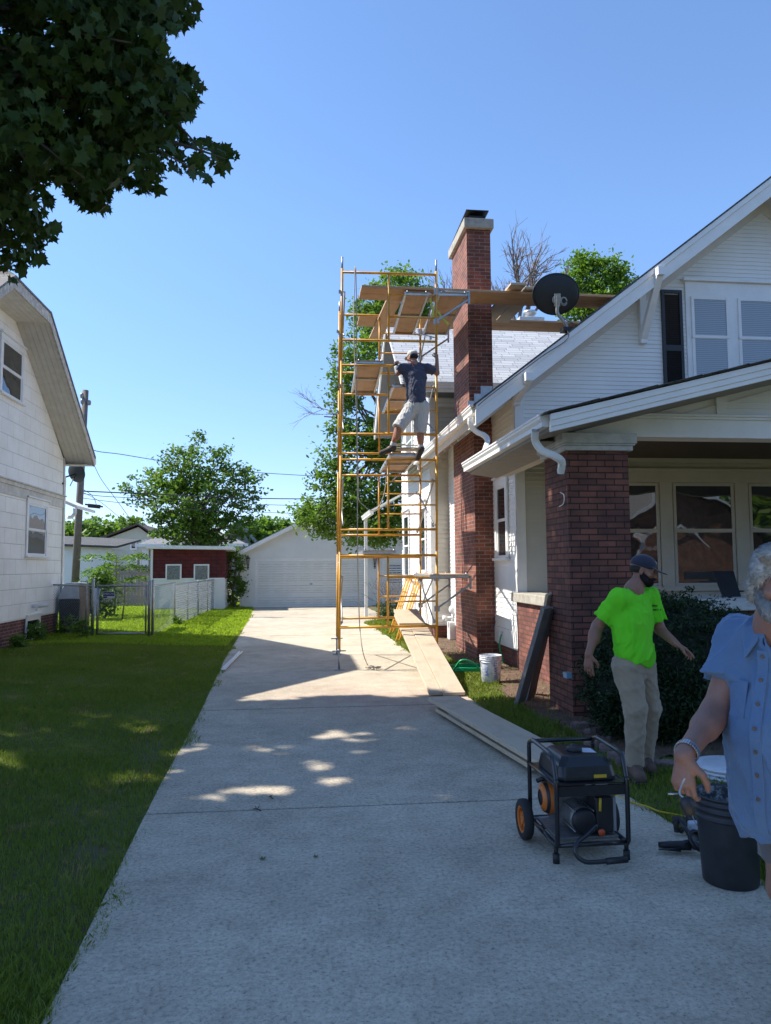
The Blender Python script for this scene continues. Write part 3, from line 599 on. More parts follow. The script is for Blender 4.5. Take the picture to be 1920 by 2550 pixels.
for r_ in range(R_):
    z0,z1_=dz*r_/R_+.01,dz*(r_+1)/R_-.008
    mb.box(d0,d1,gy-.012,gy+.02,z0,z1_-.012)
    for c_ in range(Cn):
        xa=d0+(d1-d0)*c_/Cn+.07; xb=d0+(d1-d0)*(c_+1)/Cn-.07; za,zb_=z0+.08,z1_-.08
        for bx0,bx1,bz0,bz1 in ((xa,xb,za,za+.02),(xa,xb,zb_-.02,zb_),(xa,xa+.02,za,zb_),(xb-.02,xb,za,zb_)): mb.box(bx0,bx1,gy-.03,gy-.012,bz0,bz1)
        mb.box(xa+.05,xb-.05,gy-.026,gy-.012,za+.05,zb_-.05)
M['doorw']=plain('door_enamel',(.66,.66,.62),.5,var=.03)
gdoor=mb.build('overhead_door',M['doorw'],GA,bevel=.003,seg=1)
mb=MB(); hx=P(775,1467,Y=gy).x; mb.box(hx-.06,hx+.06,gy-.05,gy-.02,.92,.96); mb.lathe([(.03,0),(.03,.04),(0,.05)],(hx,gy-.02,.94),12,0,(0,-1,0)); mb.build('door_handle',M['galv'],gdoor)
def lantern(x,z):
    mb=MB(); y=gy-.14
    mb.lathe([(0,.3),(.02,.28),(.02,.24),(.1,.17),(.1,.15),(.06,.15)],(x,y,z),8); mb.lathe([(.045,-.08),(.02,-.1),(.015,-.14),(0,-.15)],(x,y,z),8)
    for k in range(6):
        a=pi/3*k; mb.tube([(x+.085*cos(a),y+.085*sin(a),z+.15),(x+.045*cos(a),y+.045*sin(a),z-.08)],.006,4)
    mb.tube([(x,y,z-.14),(x,y+.05,z-.25),(x,gy,z-.18)],.014,6); mb.box(x-.04,x+.04,gy-.03,gy-.01,z-.3,z-.08)
    o=mb.build('wall_lantern',M['dark'],GA)
    mb=MB(); mb.lathe([(.075,.145),(.04,-.075)],(x,y,z),6); mb.build('lantern_glass',plain('lantern_glass',(.3,.3,.28),.1),o)
lantern(P(618,1400,Y=gy).x,1.87); lantern(P(933,1400,Y=gy).x,1.87)
mb=MB(); s0=P(957,1400,Y=gy).x; s1=s0+.86; mb.box(s0-.1,s0,gy-.03,gy,0,2.02); mb.box(s1,s1+.1,gy-.03,gy,0,2.02); mb.box(s0,s1,gy-.03,gy,1.92,2.02); mb.box(s0,s1,gy-.012,gy,0,1.92); sd=mb.build('side_door',M['white'],GA,bevel=.003)
mb=MB()
for i in range(4): mb.box(s0+.13+i*.19,s0+.15+i*.19,gy-.03,gy-.01,.95,1.75)
for i in range(4): mb.box(s0+.13,s0+.72,gy-.029,gy-.01,.95+i*.262,.97+i*.262)
mb.build('muntins',M['beige'],sd)
mb=MB(); mb.box(s0+.14,s0+.71,gy-.018,gy-.013,.96,1.74); mb.build('pane',M['glass'],sd)
# ============================================================ SCAFFOLD
SCF=thing('scaffold_tower','tall yellow tube scaffold tower standing on the driveway against the house','scaffold')
def T(x,y,z): return Vector((x+.011*z+.035*(y-12.1),y-.02*(x-.66),z))
XLf,XRf,XIf=.655,2.245,1.44; ZB=[.33,1.91,3.49,5.07]
for y in (12.1,14.2):
    for k,zb in enumerate(ZB):
        mb=MB(); top=zb+1.56
        for x in (XLf,XRf): mb.tube([T(x,y,zb),T(x,y,top)],.0215,10)
        for dz in (.345,1.5): mb.tube([T(XLf,y,zb+dz),T(XRf,y,zb+dz)],.0215,10)
        mb.tube([T(XIf,y,zb+.345),T(XIf,y,zb+1.5)],.018,8)
        for dz in (.75,1.14): mb.tube([T(XIf,y,zb+dz),T(XRf,y,zb+dz)],.014,8)
        for x in (XLf,XRf):
            mb.tube([T(x,y,top-.01),T(x,y,top+.03 if k<3 else top+.2)],.017,8,1)
            for dz in (.42,1.16):
                s_=1 if x==XLf else -1
                mb.tube([T(x,y,zb+dz),T(x+s_*.055,y,zb+dz)],.009,6,1); mb.box(*[c for c in (T(x,y,0).x+s_*.03-.018,T(x,y,0).x+s_*.03+.018,y-.012,y+.012)],zb+dz-.03,zb+dz+.03,1)
        mb.build('frame',[M['scaf'],M['galv']],SCF)
for k,zb in enumerate(ZB):
    for x in (XLf+.045,XRf-.045):
        for a_,b_ in ((.42,1.16),(1.16,.42)):
            mb=MB(); mb.tube([T(x,12.1,zb+a_),T(x,14.2,zb+b_)],.0125,6); mb.build('cross_brace',M['galv'],SCF)
for x in (XLf,XRf):
    for y in (12.1,14.2):
        mb=MB(); p=T(x,y,0); mb.tube([(p.x,p.y,.004),(p.x,p.y,.36)],.017,8); mb.box(p.x-.075,p.x+.075,p.y-.075,p.y+.075,.002,.012); mb.tube([(p.x-.11,p.y-.02,.30),(p.x+.11,p.y-.02,.305)],.011,6); mb.tube([(p.x,p.y,.285),(p.x,p.y,.33)],.028,8); mb.build('screw_jack',M['galv'],SCF)
def outrigger(y,z):
    mb=MB(); a=T(XRf+.02,y,z); e=T(XRf+.56,y,z)
    mb.tube([a,e],.02,8); mb.bar(T(XRf+.56,y,z+.02),T(XRf+.56,y,z-.2),.05,.03,(1,0,0)); mb.bar(T(XRf+.02,y,z-.5),T(XRf+.55,y,z-.13),.03,.03,(0,0,1)); mb.box(a.x-.06,a.x+.02,y-.05,y+.03,z-.06,z+.06); mb.box(a.x-.06,a.x+.02,y-.05,y+.03,z-.56,z-.47)
    mb.build('side_bracket',M['galv'],SCF)
outrigger(12.1,1.47); outrigger(14.2,1.42); outrigger(12.1,6.28); outrigger(14.2,6.26)
def deck(label,x0,x1,z,y0=12.02,y1=14.28,name='scaffold_deck'):
    o=thing(name,label,'scaffold deck','plywood decks hooked onto the scaffold')
    mb=MB(); c0=T(x0,y0,z);
    def q(x,y,dz): v=T(x,y,z); return (v.x,v.y,z+dz)
    for x in (x0+.02,x1-.02): mb.bar(q(x,y0+.05,-.015),q(x,y1-.05,-.015),.035,.05)
    for y in (y0+.07,(y0+y1)/2,y1-.07): mb.bar(q(x0+.03,y,-.02),q(x1-.03,y,-.02),.03,.035)
    mb.build('rail',M['alu'],o)
    mb=MB()
    for ya,yb_ in ((y0+.04,(y0+y1)/2),((y0+y1)/2+.004,y1-.04)): mb.bar(q((x0+x1)/2,ya,.008),q((x0+x1)/2,yb_,.008),x1-x0-.03,.014)
    mb.build('panel',M['ply'],o)
    for x in (x0+.05,x1-.05):
        for y,s_ in ((y0+.08,-1),(y1-.08,1)):
            mb=MB(); mb.tube([q(x,y-s_*.08,.0),q(x,y-s_*.0,.035),q(x,y+s_*.03,.025),q(x,y+s_*.045,-.005)],.012,6); mb.build('hook',M['galv'],o)
    return o
deck('left plywood deck of the topmost pair, beside the yellow inner post',1.70,2.12,6.24)
deck('right plywood deck of the topmost pair, carried on the side bracket next to the chimney',2.28,2.78,6.25)
deck('plywood deck on the left half of the tower, level with the worker\'s shoulders',.89,1.36,5.05)
deck('plywood deck inside the tower behind the worker\'s waist',1.5,1.96,4.66)
deck('plywood deck under the worker\'s feet with rope lying on it',1.45,1.95,3.5)
deck('plywood deck at the first level above the driveway, seen edge on',1.02,1.58,1.9)
deck('plywood deck on the lowest side bracket, beside the chimney',2.12,2.78,1.5)
def plank(label,a,b,w,t,mat,up=(0,0,1),name='plank',group=None,cat='plank'):
    mb=MB(); a=Vector(a);b=Vector(b); mb.bar(a,b,w,t,up); o=mb.build(name,mat,None,bevel=.003,seg=1); tag(o,label,cat,group)
    return o
GP='planks laid across the top of the scaffold'
for i,(y,lab) in enumerate(((12.22,'near plank of the upper walkway running from the scaffold past the chimney onto the roof'),(12.52,'far plank of the upper walkway running from the scaffold past the chimney onto the roof'))):
    plank(lab,(1.05,y,6.335+.002*i),(5.75,y+.05,6.335+.002*i),.285,.04,M['woodnew'],group=GP)
for i,(y,lab) in enumerate(((14.52,'near plank of the lower walkway passing behind the chimney above the grey roof'),(14.83,'far plank of the lower walkway passing behind the chimney above the grey roof'))):
    plank(lab,(1.2+.0*i,y,6.62),(5.9,y+.0,6.62),.295,.04,M['woodnew'],group=GP)
plank('long plank lying front to back over the left side of the top level',P(993,722,Z=6.40),Vector((1.68,15.9,6.66)),.27,.04,M['ply'],group=GP)
a=P(1280,722,Z=6.38); 
plank('short plank bridging the two walkways right of the chimney, topmost',(a.x,11.85,6.385),(a.x+.18,15.0,6.67),.27,.04,M['wood'],group=GP)
plank('short plank bridging the two walkways right of the chimney, right hand of the pair',(a.x+.3,12.0,6.385),(a.x+.47,15.0,6.67),.27,.04,M['wood'],group=GP)
# ramp
GR='planks of the ramp up to the scaffold'
for i in range(1):
    A=[(1.72,9.45,.03),(2.0,9.40,.03)]
plank('narrow left board of the plank ramp leaning on the scaffold',(1.735,9.45,.035),(1.755,13.0,.80),.17,.04,M['wood'],group=GR)
plank('wide right board of the plank ramp leaning on the scaffold',(1.965,9.38,.035),(1.985,12.95,.80),.28,.04,M['wood'],group=GR)
plank('short board on top of the upper end of the ramp',(1.86,12.2,.70),(1.88,13.05,.88),.42,.04,M['wood'],group=GR)
p1=P(1103,1738,Z=.13);p2=P(1345,1872,Z=.13); d=(p2-p1).normalized()
plank('upper plank of the pair lying flat on the driveway, running to the generator',p1,p2+d*.35,.37,.04,M['wood'],group='planks lying on the driveway')
p1=P(1120,1765,Z=.05);p2=P(1340,1890,Z=.05)
plank('lower plank lying beneath another on the driveway beside the generator',p1,p2+d*.25,.34,.04,M['wood'],group='planks lying on the driveway')
plank('lower end block',(0,0,-5),(0,.1,-5),.1,.1,M['wood']) if False else None
mb=MB(); mb.bar(P(1150,1775,Z=.1),P(1195,1798,Z=.1),.3,.04); o=mb.build('wood_block',M['woodgrey'],None); tag(o,'short wood block propping up the planks on the driveway','wood block')
# leaning boards by pier
GL='boards leaning on the brick pier'
up=(1,-.3,.2)
plank('thick front board leaning on the brick pier, its foot in the grass',P(1293,1752,Z=0.02),P(1361,1512,X=2.80),.055,.14,M['woodgrey'],(1,.6,.2),group=GL)
plank('dark board leaning behind the front one on the brick pier',P(1318,1740,Z=0.02),P(1369,1515,X=2.89),.045,.14,M['woodgrey'],(1,.6,.2),group=GL)
plank('lighter long board leaning on the pier, reaching highest',P(1325,1728,Z=.02),P(1369,1478,X=2.915),.04,.11,M['wood'],(1,.6,.2),group=GL)
# spare frames
for lab,(q0,q1,q2,q3) in (('front of two spare yellow ladder sections leaning on the house wall',((970,1577),(1015,1433),(986,1597),(1038,1433))),('rear of two spare yellow ladder sections leaning on the house wall',((975,1572),(1020,1436),(992,1590),(1044,1437)))):
    o=thing('yellow_ladder',lab,'ladder','spare ladder sections leaning on the house')
    dX=0 if 'front' in lab else .07
    a=P(*q0,Z=.02);b_=P(*q1,X=2.9+dX);c=P(*q2,Z=.02);d_=P(*q3,X=2.9+dX)
    for u0,u1 in ((a,b_),(c,d_)):
        mb=MB(); off=Vector((.1,.16,0)); mb.tube([u0,u1],.021,8); mb.tube([u0+off,u1+off],.021,8)
        for t in (.2,.45,.7,.95): mb.tube([u0.lerp(u1,t),u0.lerp(u1,t)+off],.014,6)
        mb.build('ladder_leg',M['scaf'],o)
    mb=MB()
    for t in (.28,.97): mb.tube([a.lerp(b_,t),c.lerp(d_,t)],.02,8)
    mb.build('cross_rail',M['scaf'],o)
# ropes
def catmull(pts,n=8):
    P_=[Vector(p) for p in pts]; C_=[]
    for i in range(len(P_)-1):
        p0=P_[max(i-1,0)];p1=P_[i];p2=P_[i+1];p3=P_[min(i+2,len(P_)-1)]
        for k in range(n):
            t=k/n; C_.append(.5*((2*p1)+(p2-p0)*t+(2*p0-5*p1+4*p2-p3)*t*t+(3*p1-p0-3*p2+p3)*t**3))
    return C_+[P_[-1]]
def pxpath(L,Y,z=None): return [P(x,y,Y=Y) for x,y in L]
mb=MB(); 
pts=pxpath([(884,664),(883,720),(881,780),(882,850),(885,950),(888,1050),(889,1130),(890,1220),(890,1300),(891,1400),(893,1480),(896,1560)],12.02)+[P(903,1620,Y=11.9)]+[P(915,1655,Z=.02),P(925,1664,Z=.02),P(938,1667,Z=.02)]
mb.tube(catmull(pts),.009,7); o=mb.build('hanging_rope',M['rope']); tag(o,'long tan rope hanging from the top rail of the scaffold down to the driveway','rope')
mb=MB(); mb.tube(catmull(pxpath([(886,664),(888,760),(888,860),(889,960),(889,1060),(892,1180),(893,1240),(905,1258),(922,1270),(940,1265),(955,1235),(962,1190),(961,1150),(966,1145)],12.05)),.007,6)
o=mb.build('rope_loop',M['rope']); tag(o,'rope sagging in a wide loop inside the scaffold','rope')
c0=P(928,1663,Z=.02)
mb=MB(); mb.tube(catmull([c0+Vector((.12*cos(t*.9)*(1+.1*sin(t)),.05*sin(t*.9),.012+.012*sin(t*2.3))) for t in range(16)],5),.012,6); o=mb.build('rope_knot',M['rope']); tag(o,'knotted rope end lying on the concrete at the foot of the scaffold','rope')
mb=MB(); rr=random.Random(3); c0=Vector((1.78,12.12,3.56))
for k in range(3): mb.tube(catmull([c0+Vector((.24*cos(t*1.1+k)+rr.uniform(-.05,.05),.05+.06*sin(t*1.1+k),.02+.035*k*abs(sin(t*.6))+rr.uniform(0,.03))) for t in range(9)],5),.009,6)
o=mb.build('rope_coil',M['rope']); tag(o,'tangled rope coil lying on the deck between the worker\'s feet','rope')
# yellow strap
mb=MB(); 
for q in ([(1071,742),(1077,765),(1080,790)],[(1088,772),(1100,790),(1117,808)]):
    pp=pxpath(q,12.07)
    for a_,b_ in zip(pp,pp[1:]): mb.bar(a_,b_,.035,.004,(0,1,0))
o=mb.build('ratchet_strap',plain('yellow_strap_webbing',(.6,.6,.08),.7)); tag(o,'yellow ratchet strap hanging under the top scaffold level','strap')
# gas meter
gm=thing('gas_meter','white painted gas meter with regulator on the rear wall beside the chimney','gas meter')
c0=P(1130,1580,Y=16.35); x=c0.x
mb=MB(); mb.box(x-.12,x+.14,16.25,16.5,.02,.42); mb.build('body',M['white'],gm,bevel=.025)
mb=MB(); mb.tube([(x-.2,16.36,.50),(x+.14,16.36,.50)],.035,10); mb.tube([(x-.2,16.36,.42),(x-.2,16.36,.55)],.05,10); mb.tube([(x,16.36,.42),(x,16.36,.75),(x,16.5,.76)],.028,8); mb.tube([(x+.1,16.36,.42),(x+.1,16.36,.7),(x+.3,16.5,.7)],.022,8); mb.build('pipe',M['white'],gm)
mb=MB(); mb.lathe([(0,-.03),(.1,-.03),(.11,0),(.1,.03),(.05,.05),(0,.05)],(x,16.34,.68),14,0,(0,-1,.2)); mb.build('regulator',M['white'],gm)
# satellite dish on roof
def ellipsoid_dish(name,label,c,ndir,rx,rz,depth,mat,arm,upd=(0,0,1)):
    o=thing(name,label,'satellite dish'); n_=Vector(ndir).normalized(); u=Vector(upd); u=(u-n_*u.dot(n_)).normalized(); r_=u.cross(n_)
    mb=MB(); vs=[];fs=[];K,NN=8,36
    for side in (0,1):
        for k in range(K+1):
            t=k/K
            for j in range(NN):
                a=2*pi*j/NN; vs.append(c+r_*rx*t*cos(a)+u*rz*t*sin(a)+n_*(depth*t*t-.004*side))
    L=(K+1)*NN
    for sd in (0,1):
        for k in range(K):
            for j in range(NN): fs.append((sd*L+k*NN+j,sd*L+k*NN+(j+1)%NN,sd*L+(k+1)*NN+(j+1)%NN,sd*L+(k+1)*NN+j))
    for j in range(NN): fs.append((K*NN+j,K*NN+(j+1)%NN,L+K*NN+(j+1)%NN,L+K*NN+j))
    mb.add(vs,fs,0,None,True); mb.tube([c+r_*rx*cos(2*pi*j/40)+u*rz*sin(2*pi*j/40)+n_*depth for j in range(40)],.008,6,0,closed=True)
    mb.build('reflector',mat,o); arm(o,n_,u,r_); return o
dc=P(1386,732,Y=10.95); foot=P(1411,822,Y=10.95)
def arm1(o,n_,u,r_):
    g=M['galv']; mb=MB(); c1=dc-n_*.03+u*-.09
    mb.lathe([(0,0),(.075,0),(.075,.02),(.05,.03),(0,.03)],c1,14,0,-n_)
    mb.bar(c1-n_*.03+u*.09,c1-n_*.03-u*.1,.09,.06,n_); mb.bar(c1-n_*.07+u*.06,c1-n_*.07-u*.12,.05,.06,n_)
    mb.build('mount_bracket',g,o)
    mb=MB(); k1=c1-n_*.08-u*.1; mb.tube(catmull([k1,k1-u*.1,k1.lerp(foot,.5)-u*.02,foot+Vector((0,0,.07)),foot]),.027,10); mb.tube([k1.lerp(foot,.45),foot+Vector((.12,-.0,.1))],.014,6); mb.build('mast',g,o)
    mb=MB(); mb.box(foot.x-.08,foot.x+.1,foot.y-.08,foot.y+.08,foot.z-.03,foot.z+.03); mb.build('foot_plate',M['dark'],o)
    mb=MB()
    for k in range(3): mb.tube([c1-n_*.05+r_*(-.1-.0*k)+Vector((.045*cos(t)*1.2,0,.07*sin(t)-.03))*(1-.15*k) for t in [i*.4 for i in range(16)]],.0035,5)
    mb.build('cable_loop',plain('grey_cable',(.4,.4,.38),.5),o)
    mb=MB(); mb.tube(catmull([foot,P(1415,828,Y=10.75),P(1415,840,Y=10.75),P(1400,855,Y=10.75),P(1350,887,Y=10.75),P(1290,932,Y=10.75),P(1220,985,Y=10.75),P(1190,1010,Y=10.75)]),.007,6); mb.build('cable',M['blackp'],o)
ellipsoid_dish('satellite_dish','large black satellite dish mounted on the roof edge right of the chimney',dc,(.12,.95,.28),.365,.315,.05,M['blackp'],arm1)
d2=P(188,1178,Y=19.9)
def arm2(o,n_,u,r_):
    mb=MB(); mb.tube([d2-n_*.02-u*.02,d2-r_*.0+Vector((-.3,-.1,-.15)),Vector((LX+.02,19.0,3.75))],.02,8); mb.tube([d2-n_*.02-u*.05,d2+Vector((-.1,-.1,-.35))],.012,6); mb.build('mast',M['dark'],o)
ellipsoid_dish('satellite_dish','dark grey satellite dish fixed to the back corner of the left house',d2,(.45,.8,.3),.27,.25,.04,plain('grey_dish_paint',(.025,.03,.035),.5),arm2)
# ============================================================ GENERATOR
GN=thing('generator','black portable generator with orange wheel standing on the driveway','generator')
ox,oy=1.425,4.10
def g(x,y,z): return Vector((ox+x,oy+y,z))
W_,D_=.41,.48
mb=MB()
for x in (0,W_):
    mb.tube(catmull([g(x,.03,.095),g(x,.0,.105),g(x,-.01,.14),g(x,-.01,.42),g(x,.0,.46),g(x,.035,.55),g(x,.075,.575),g(x,.12,.58),g(x,.36,.585),g(x,.42,.58),g(x,.465,.555),g(x,.475,.5),g(x,.475,.12)],5),.0135,10)
    mb.tube([g(x,.0,.095),g(x,.475,.10)],.0135,10); mb.tube([g(x,-.005,.425),g(x,.475,.43)],.0115,8)
mb.tube([g(0,.0,.1),g(W_,.0,.1)],.0135,10); mb.tube([g(0,.46,.565),g(W_,.46,.565)],.0135,10); mb.tube([g(0,.475,.10),g(W_,.475,.10)],.0135,10); mb.tube([g(0,.3,.10),g(W_,.3,.10)],.0135,8)
mb.box(ox+.005,ox+W_-.005,oy-.012,oy+.006,.365,.42); mb.box(ox+.005,ox+W_-.005,oy-.005,oy+.47,.425,.433)
mb.build('frame',M['frameb'],GN)
for x in (.0,W_):
    mb=MB(); mb.tube([g(x+.0,.02,.1),g(x,.02,.045)],.013,8); mb.tube([g(x,.02,.05),g(x,.02,.0)],.02,8); mb.build('foot',M['blackp'],GN)
for x,s_ in ((-.06,-1),(W_+.06,1)):
    c=g(x,.40,.118); mb=MB(); mb.lathe([(.078,-.026),(.104,-.028),(.116,-.02),(.118,0),(.116,.02),(.104,.028),(.078,.026)],c,36,0,(1,0,0)); wh=mb.build('wheel',plain('tyre_rubber',(.02,.02,.02),.8,bmp=.001,bs=300),GN)
    mb=MB(); mb.lathe([(.0,-.012),(.024,-.02),(.026,.02),(0,.02)],c,14,0,(1,0,0)); mb.lathe([(.066,-.02),(.08,-.024),(.08,.024),(.066,.02),(.066,-.02)],c,30,0,(1,0,0))
    for k in range(6):
        a=pi/3*k+.3; mb.bar(c+Vector((0,cos(a),sin(a)))*.02,c+Vector((0,cos(a),sin(a)))*.07,.024,.016,(1,0,0))
    mb.build('rim',M['orange'],wh,bevel=.002)
mb=MB(); mb.tube([g(-.05,.40,.118),g(W_+.05,.40,.118)],.009,8); mb.build('axle',M['galv'],GN)
# tank
mb=MB()
def ring(x0,x1,y0,y1,z,ch): return [g(x0+ch,y0,z),g(x1-ch,y0,z),g(x1,y0+ch,z),g(x1,y1-ch,z),g(x1-ch,y1,z),g(x0+ch,y1,z),g(x0,y1-ch,z),g(x0,y0+ch,z)]
R_=[ring(.035,.375,.03,.43,.433,.03),ring(.035,.375,.03,.43,.455,.03),ring(.045,.365,.045,.42,.51,.03),ring(.08,.33,.085,.385,.555,.035),ring(.10,.31,.11,.36,.56,.03)]
vs=[p for r in R_ for p in r]; fs=[(i*8+j,i*8+(j+1)%8,(i+1)*8+(j+1)%8,(i+1)*8+j) for i in range(4) for j in range(8)]+[tuple(32+j for j in range(8)),tuple(range(8))[::-1]]
mb.add(vs,fs); tank=mb.build('fuel_tank',plain('black_tank_paint',(.014,.016,.02),.36,0,var=.3,vs=20,coat=.2),GN,bevel=.008,seg=3)
mb=MB(); mb.lathe([(.0,.0),(.044,.0),(.046,.005),(.046,.018),(.04,.024),(.0,.024)],g(.19,.21,.558),24); mb.build('fuel_cap',M['blackp'],tank)
mb=MB(); mb.lathe([(.02,0),(.02,.014),(0,.016)],g(.225,.31,.558),14); mb.build('fuel_gauge',M['blackp'],tank)
mb=MB(); mb.quad(g(.225,.16,.5615),g(.30,.14,.5615),g(.305,.25,.5615),g(.23,.27,.5615)); mb.build('warning_label',plain('white_sticker',(.62,.64,.7),.4),tank)
mb=MB(); mb.quad(g(.235,.0285,.45),g(.31,.0285,.45),g(.31,.030,.468),g(.235,.030,.468)); mb.build('yellow_label',M['yellow'],tank)
# alternator + engine
ac=P(1458,2047,Y=oy+.05); ax_,az_=ac.x-ox,ac.z
al=plain('cast_aluminium',(.25,.25,.25),.45,.6,var=.25,vs=30)
mb=MB(); mb.lathe([(0,.0),(.055,.0),(.069,.012),(.071,.03),(.071,.035)],g(ax_,.045,az_),28,1,(0,1,0)); mb.lathe([(.071,.035),(.075,.04),(.075,.075),(.071,.08),(.071,.2),(.08,.21),(.08,.26)],g(ax_,.045,az_),28,0,(0,1,0))
for k in range(4):
    a=pi/4+k*pi/2; mb.tube([g(ax_+.078*cos(a),.06,az_+.078*sin(a)),g(ax_+.078*cos(a),.27,az_+.078*sin(a))],.005,6)
mb.build('alternator',[al,M['blackp']],GN)
mb=MB(); mb.box(ox+.09,ox+.33,oy+.25,oy+.42,.12,.3); mb.box(ox+.13,ox+.25,oy+.26,oy+.4,.3,.40)
for k in range(7): mb.box(ox+.11,ox+.27,oy+.25,oy+.41,.305+k*.013,.310+k*.013)
mb.box(ox+.02,ox+.38,oy+.05,oy+.42,.105,.122); mb.build('engine',[al],GN,bevel=.006)
mb=MB(); mb.lathe([(0,-.03),(.05,-.03),(.085,-.015),(.09,.02),(.09,.04)],g(.045,.31,.27),26,0,(1,0,0)); rc=mb.build('recoil_cover',M['blackp'],GN)
mb=MB(); mb.lathe([(.094,-.0),(.096,.02),(.094,.04)],g(.045,.31,.27),26,0,(1,0,0)); mb.lathe([(.045,-.034),(.08,-.02),(.08,-.016)],g(.045,.31,.27),26,0,(1,0,0)); mb.build('cover_ring',M['orange'],rc)
mb=MB(); mb.tube([g(.0,.33,.36),g(.04,.3,.385)],.014,8); mb.tube([g(.04,.3,.38),g(.06,.3,.32)],.006,6); mb.build('pull_handle',M['blackp'],GN)
mb=MB(); mb.box(ox+.25,ox+.355,oy+.05,oy+.20,.135,.335); cp=mb.build('control_panel',M['blackp'],GN,bevel=.012)
mb=MB(); mb.box(ox+.355,ox+.375,oy+.06,oy+.19,.14,.33); mb.build('side_plate',plain('grey_plate',(.3,.31,.33),.4),cp,bevel=.004)
mb=MB(); mb.lathe([(0,0),(.018,0),(.02,.015),(0,.015)],g(.27,.035,.15),16,0,(0,-1,0)); mb.build('fuel_knob',plain('red_orange_knob',(.6,.1,.03),.4),GN)
mb=MB(); mb.tube([g(.265,.02,.34),g(.262,.02,.27)],.008,8); mb.build('yellow_tag',M['yellow'],GN)
mb=MB(); mb.tube(catmull([P(1485,2055,Y=4.07),P(1460,2080,Y=4.03),P(1438,2098,Y=4.0),P(1433,2118,Y=3.98),P(1440,2135,Y=3.97),P(1458,2146,Y=3.96),P(1480,2147,Y=3.96),P(1520,2144,Y=3.96)],6),.0125,10); hd=mb.build('pull_bar',M['frameb'],GN)
mb=MB(); mb.tube([P(1510,2145,Y=3.96),P(1562,2140,Y=3.96)],.0175,12); mb.build('grip',M['blackp'],hd)
# ============================================================ BUCKETS
def bucket(name,label,c,rb,rt_,h,mat,bail,inner=None):
    o=thing(name,label,'bucket'); mb=MB(); t=.004; rr=lambda z: rb+(rt_-rb)*z/h
    pr_=[(0,.004),(rb-.008,.0),(rb,.006),(rr(h*.72),h*.72)]
    for zz in (.74,.83,.91): pr_+=[(rr(h*zz)+.001,h*zz),(rr(h*zz)+.011,h*zz+.003),(rr(h*zz)+.011,h*zz+.008),(rr(h*zz)+.001,h*zz+.011)]
    pr_+=[(rt_,h-.012),(rt_+.007,h-.01),(rt_+.007,h),(rt_-.002,h+.001),(rt_-.005,h-.01)]
    mb.lathe(pr_,c,40,0); mb.lathe([(rt_-.005,h-.01),(rb-.004,.012),(0,.012)],c,40,1)
    mb.build('body',[mat,inner or mat],o)
    mb=MB(); R=rt_+.016; zz=h*.8
    a0,tilt=bail; e=Vector((cos(a0),sin(a0),0)); f=Vector((-sin(a0),cos(a0),0)); dn=(f*cos(tilt)+Vector((0,0,-sin(tilt))))
    mb.tube([Vector(c)+Vector((0,0,zz))+e*R*cos(t_)+dn*R*1.02*sin(t_) for t_ in [pi*i/20 for i in range(21)]],.0025,6)
    for s_ in (-1,1): mb.lathe([(0,0),(.013,0),(.013,.008),(0,.01)],Vector(c)+Vector((0,0,zz))+e*(s_*(rt_+.004)),10,0,e*s_)
    mb.build('bail_handle',M['galv'],o); return o
bm_=plain('worn_black_plastic',(.012,.014,.018),.5,0,var=.5,vs=12,c2=(.03,.033,.038),bmp=.0006,bs=90)
inn,n,b=nmat('mortar_smeared_plastic'); v=pos(n); n.links.new(ramp(n,noise(n,24,5,.75,v),[(.45,(.03,.035,.04)),(.58,(.3,.31,.31))]),b.inputs['Base Color'])
bc=P(1816,2100,Y=3.77)
bucket('bucket','black bucket with grey mortar smears in front of the man in the blue shirt',(bc.x,3.77,0),.136,.163,.45,bm_,(2.6,1.25),inn)
wm,n,b=nmat('paint_smeared_white_plastic'); v=pos(n); n.links.new(ramp(n,noise(n,16,5,.75,v),[(.42,(.42,.47,.56)),(.56,(.72,.73,.74))]),b.inputs['Base Color']); b.inputs['Roughness'].default_value=.4
wb=P(1229,1704)
wbk=bucket('bucket','white bucket with blue lettering standing in the grass by the chimney',(wb.x,wb.y+.13,.02),.132,.152,.37,wm,(3.3,1.3))
def text(body,loc,size,rot,mat,parent,name='lettering',ext=.0008,align='CENTER',sx=1):
    cu=bpy.data.curves.new(name,'FONT'); cu.body=body; cu.size=size; cu.extrude=ext; cu.align_x=align; cu.align_y='CENTER'; cu.resolution_u=2
    o=bpy.data.objects.new(name,cu); COL.objects.link(o); o.location=loc; o.rotation_euler=rot; o.scale=(sx,1,1)
    bpy.context.view_layer.update()
    me=bpy.data.meshes.new_from_object(o); me.transform(o.matrix_world); bpy.data.objects.remove(o); bpy.data.curves.remove(cu)
    q=bpy.data.objects.new(name,me); me.materials.clear(); me.materials.append(mat); COL.objects.link(q)
    if parent: q.parent=parent
    return q
blue=plain('blue_print',(.03,.12,.4),.5)
wc=Vector((wb.x,wb.y+.13,.02))
for body,ang,zz in (('QUARTZ',-1.35,.17),('BALL',-2.25,.16)):
    n_=Vector((cos(ang),sin(ang),0)); text(body,wc+n_*.1465+Vector((0,0,zz)),.062,Matrix(((0,sin(ang),cos(ang)),(0,-cos(ang),sin(ang)),(1,0,0))).to_euler(),blue,wbk)
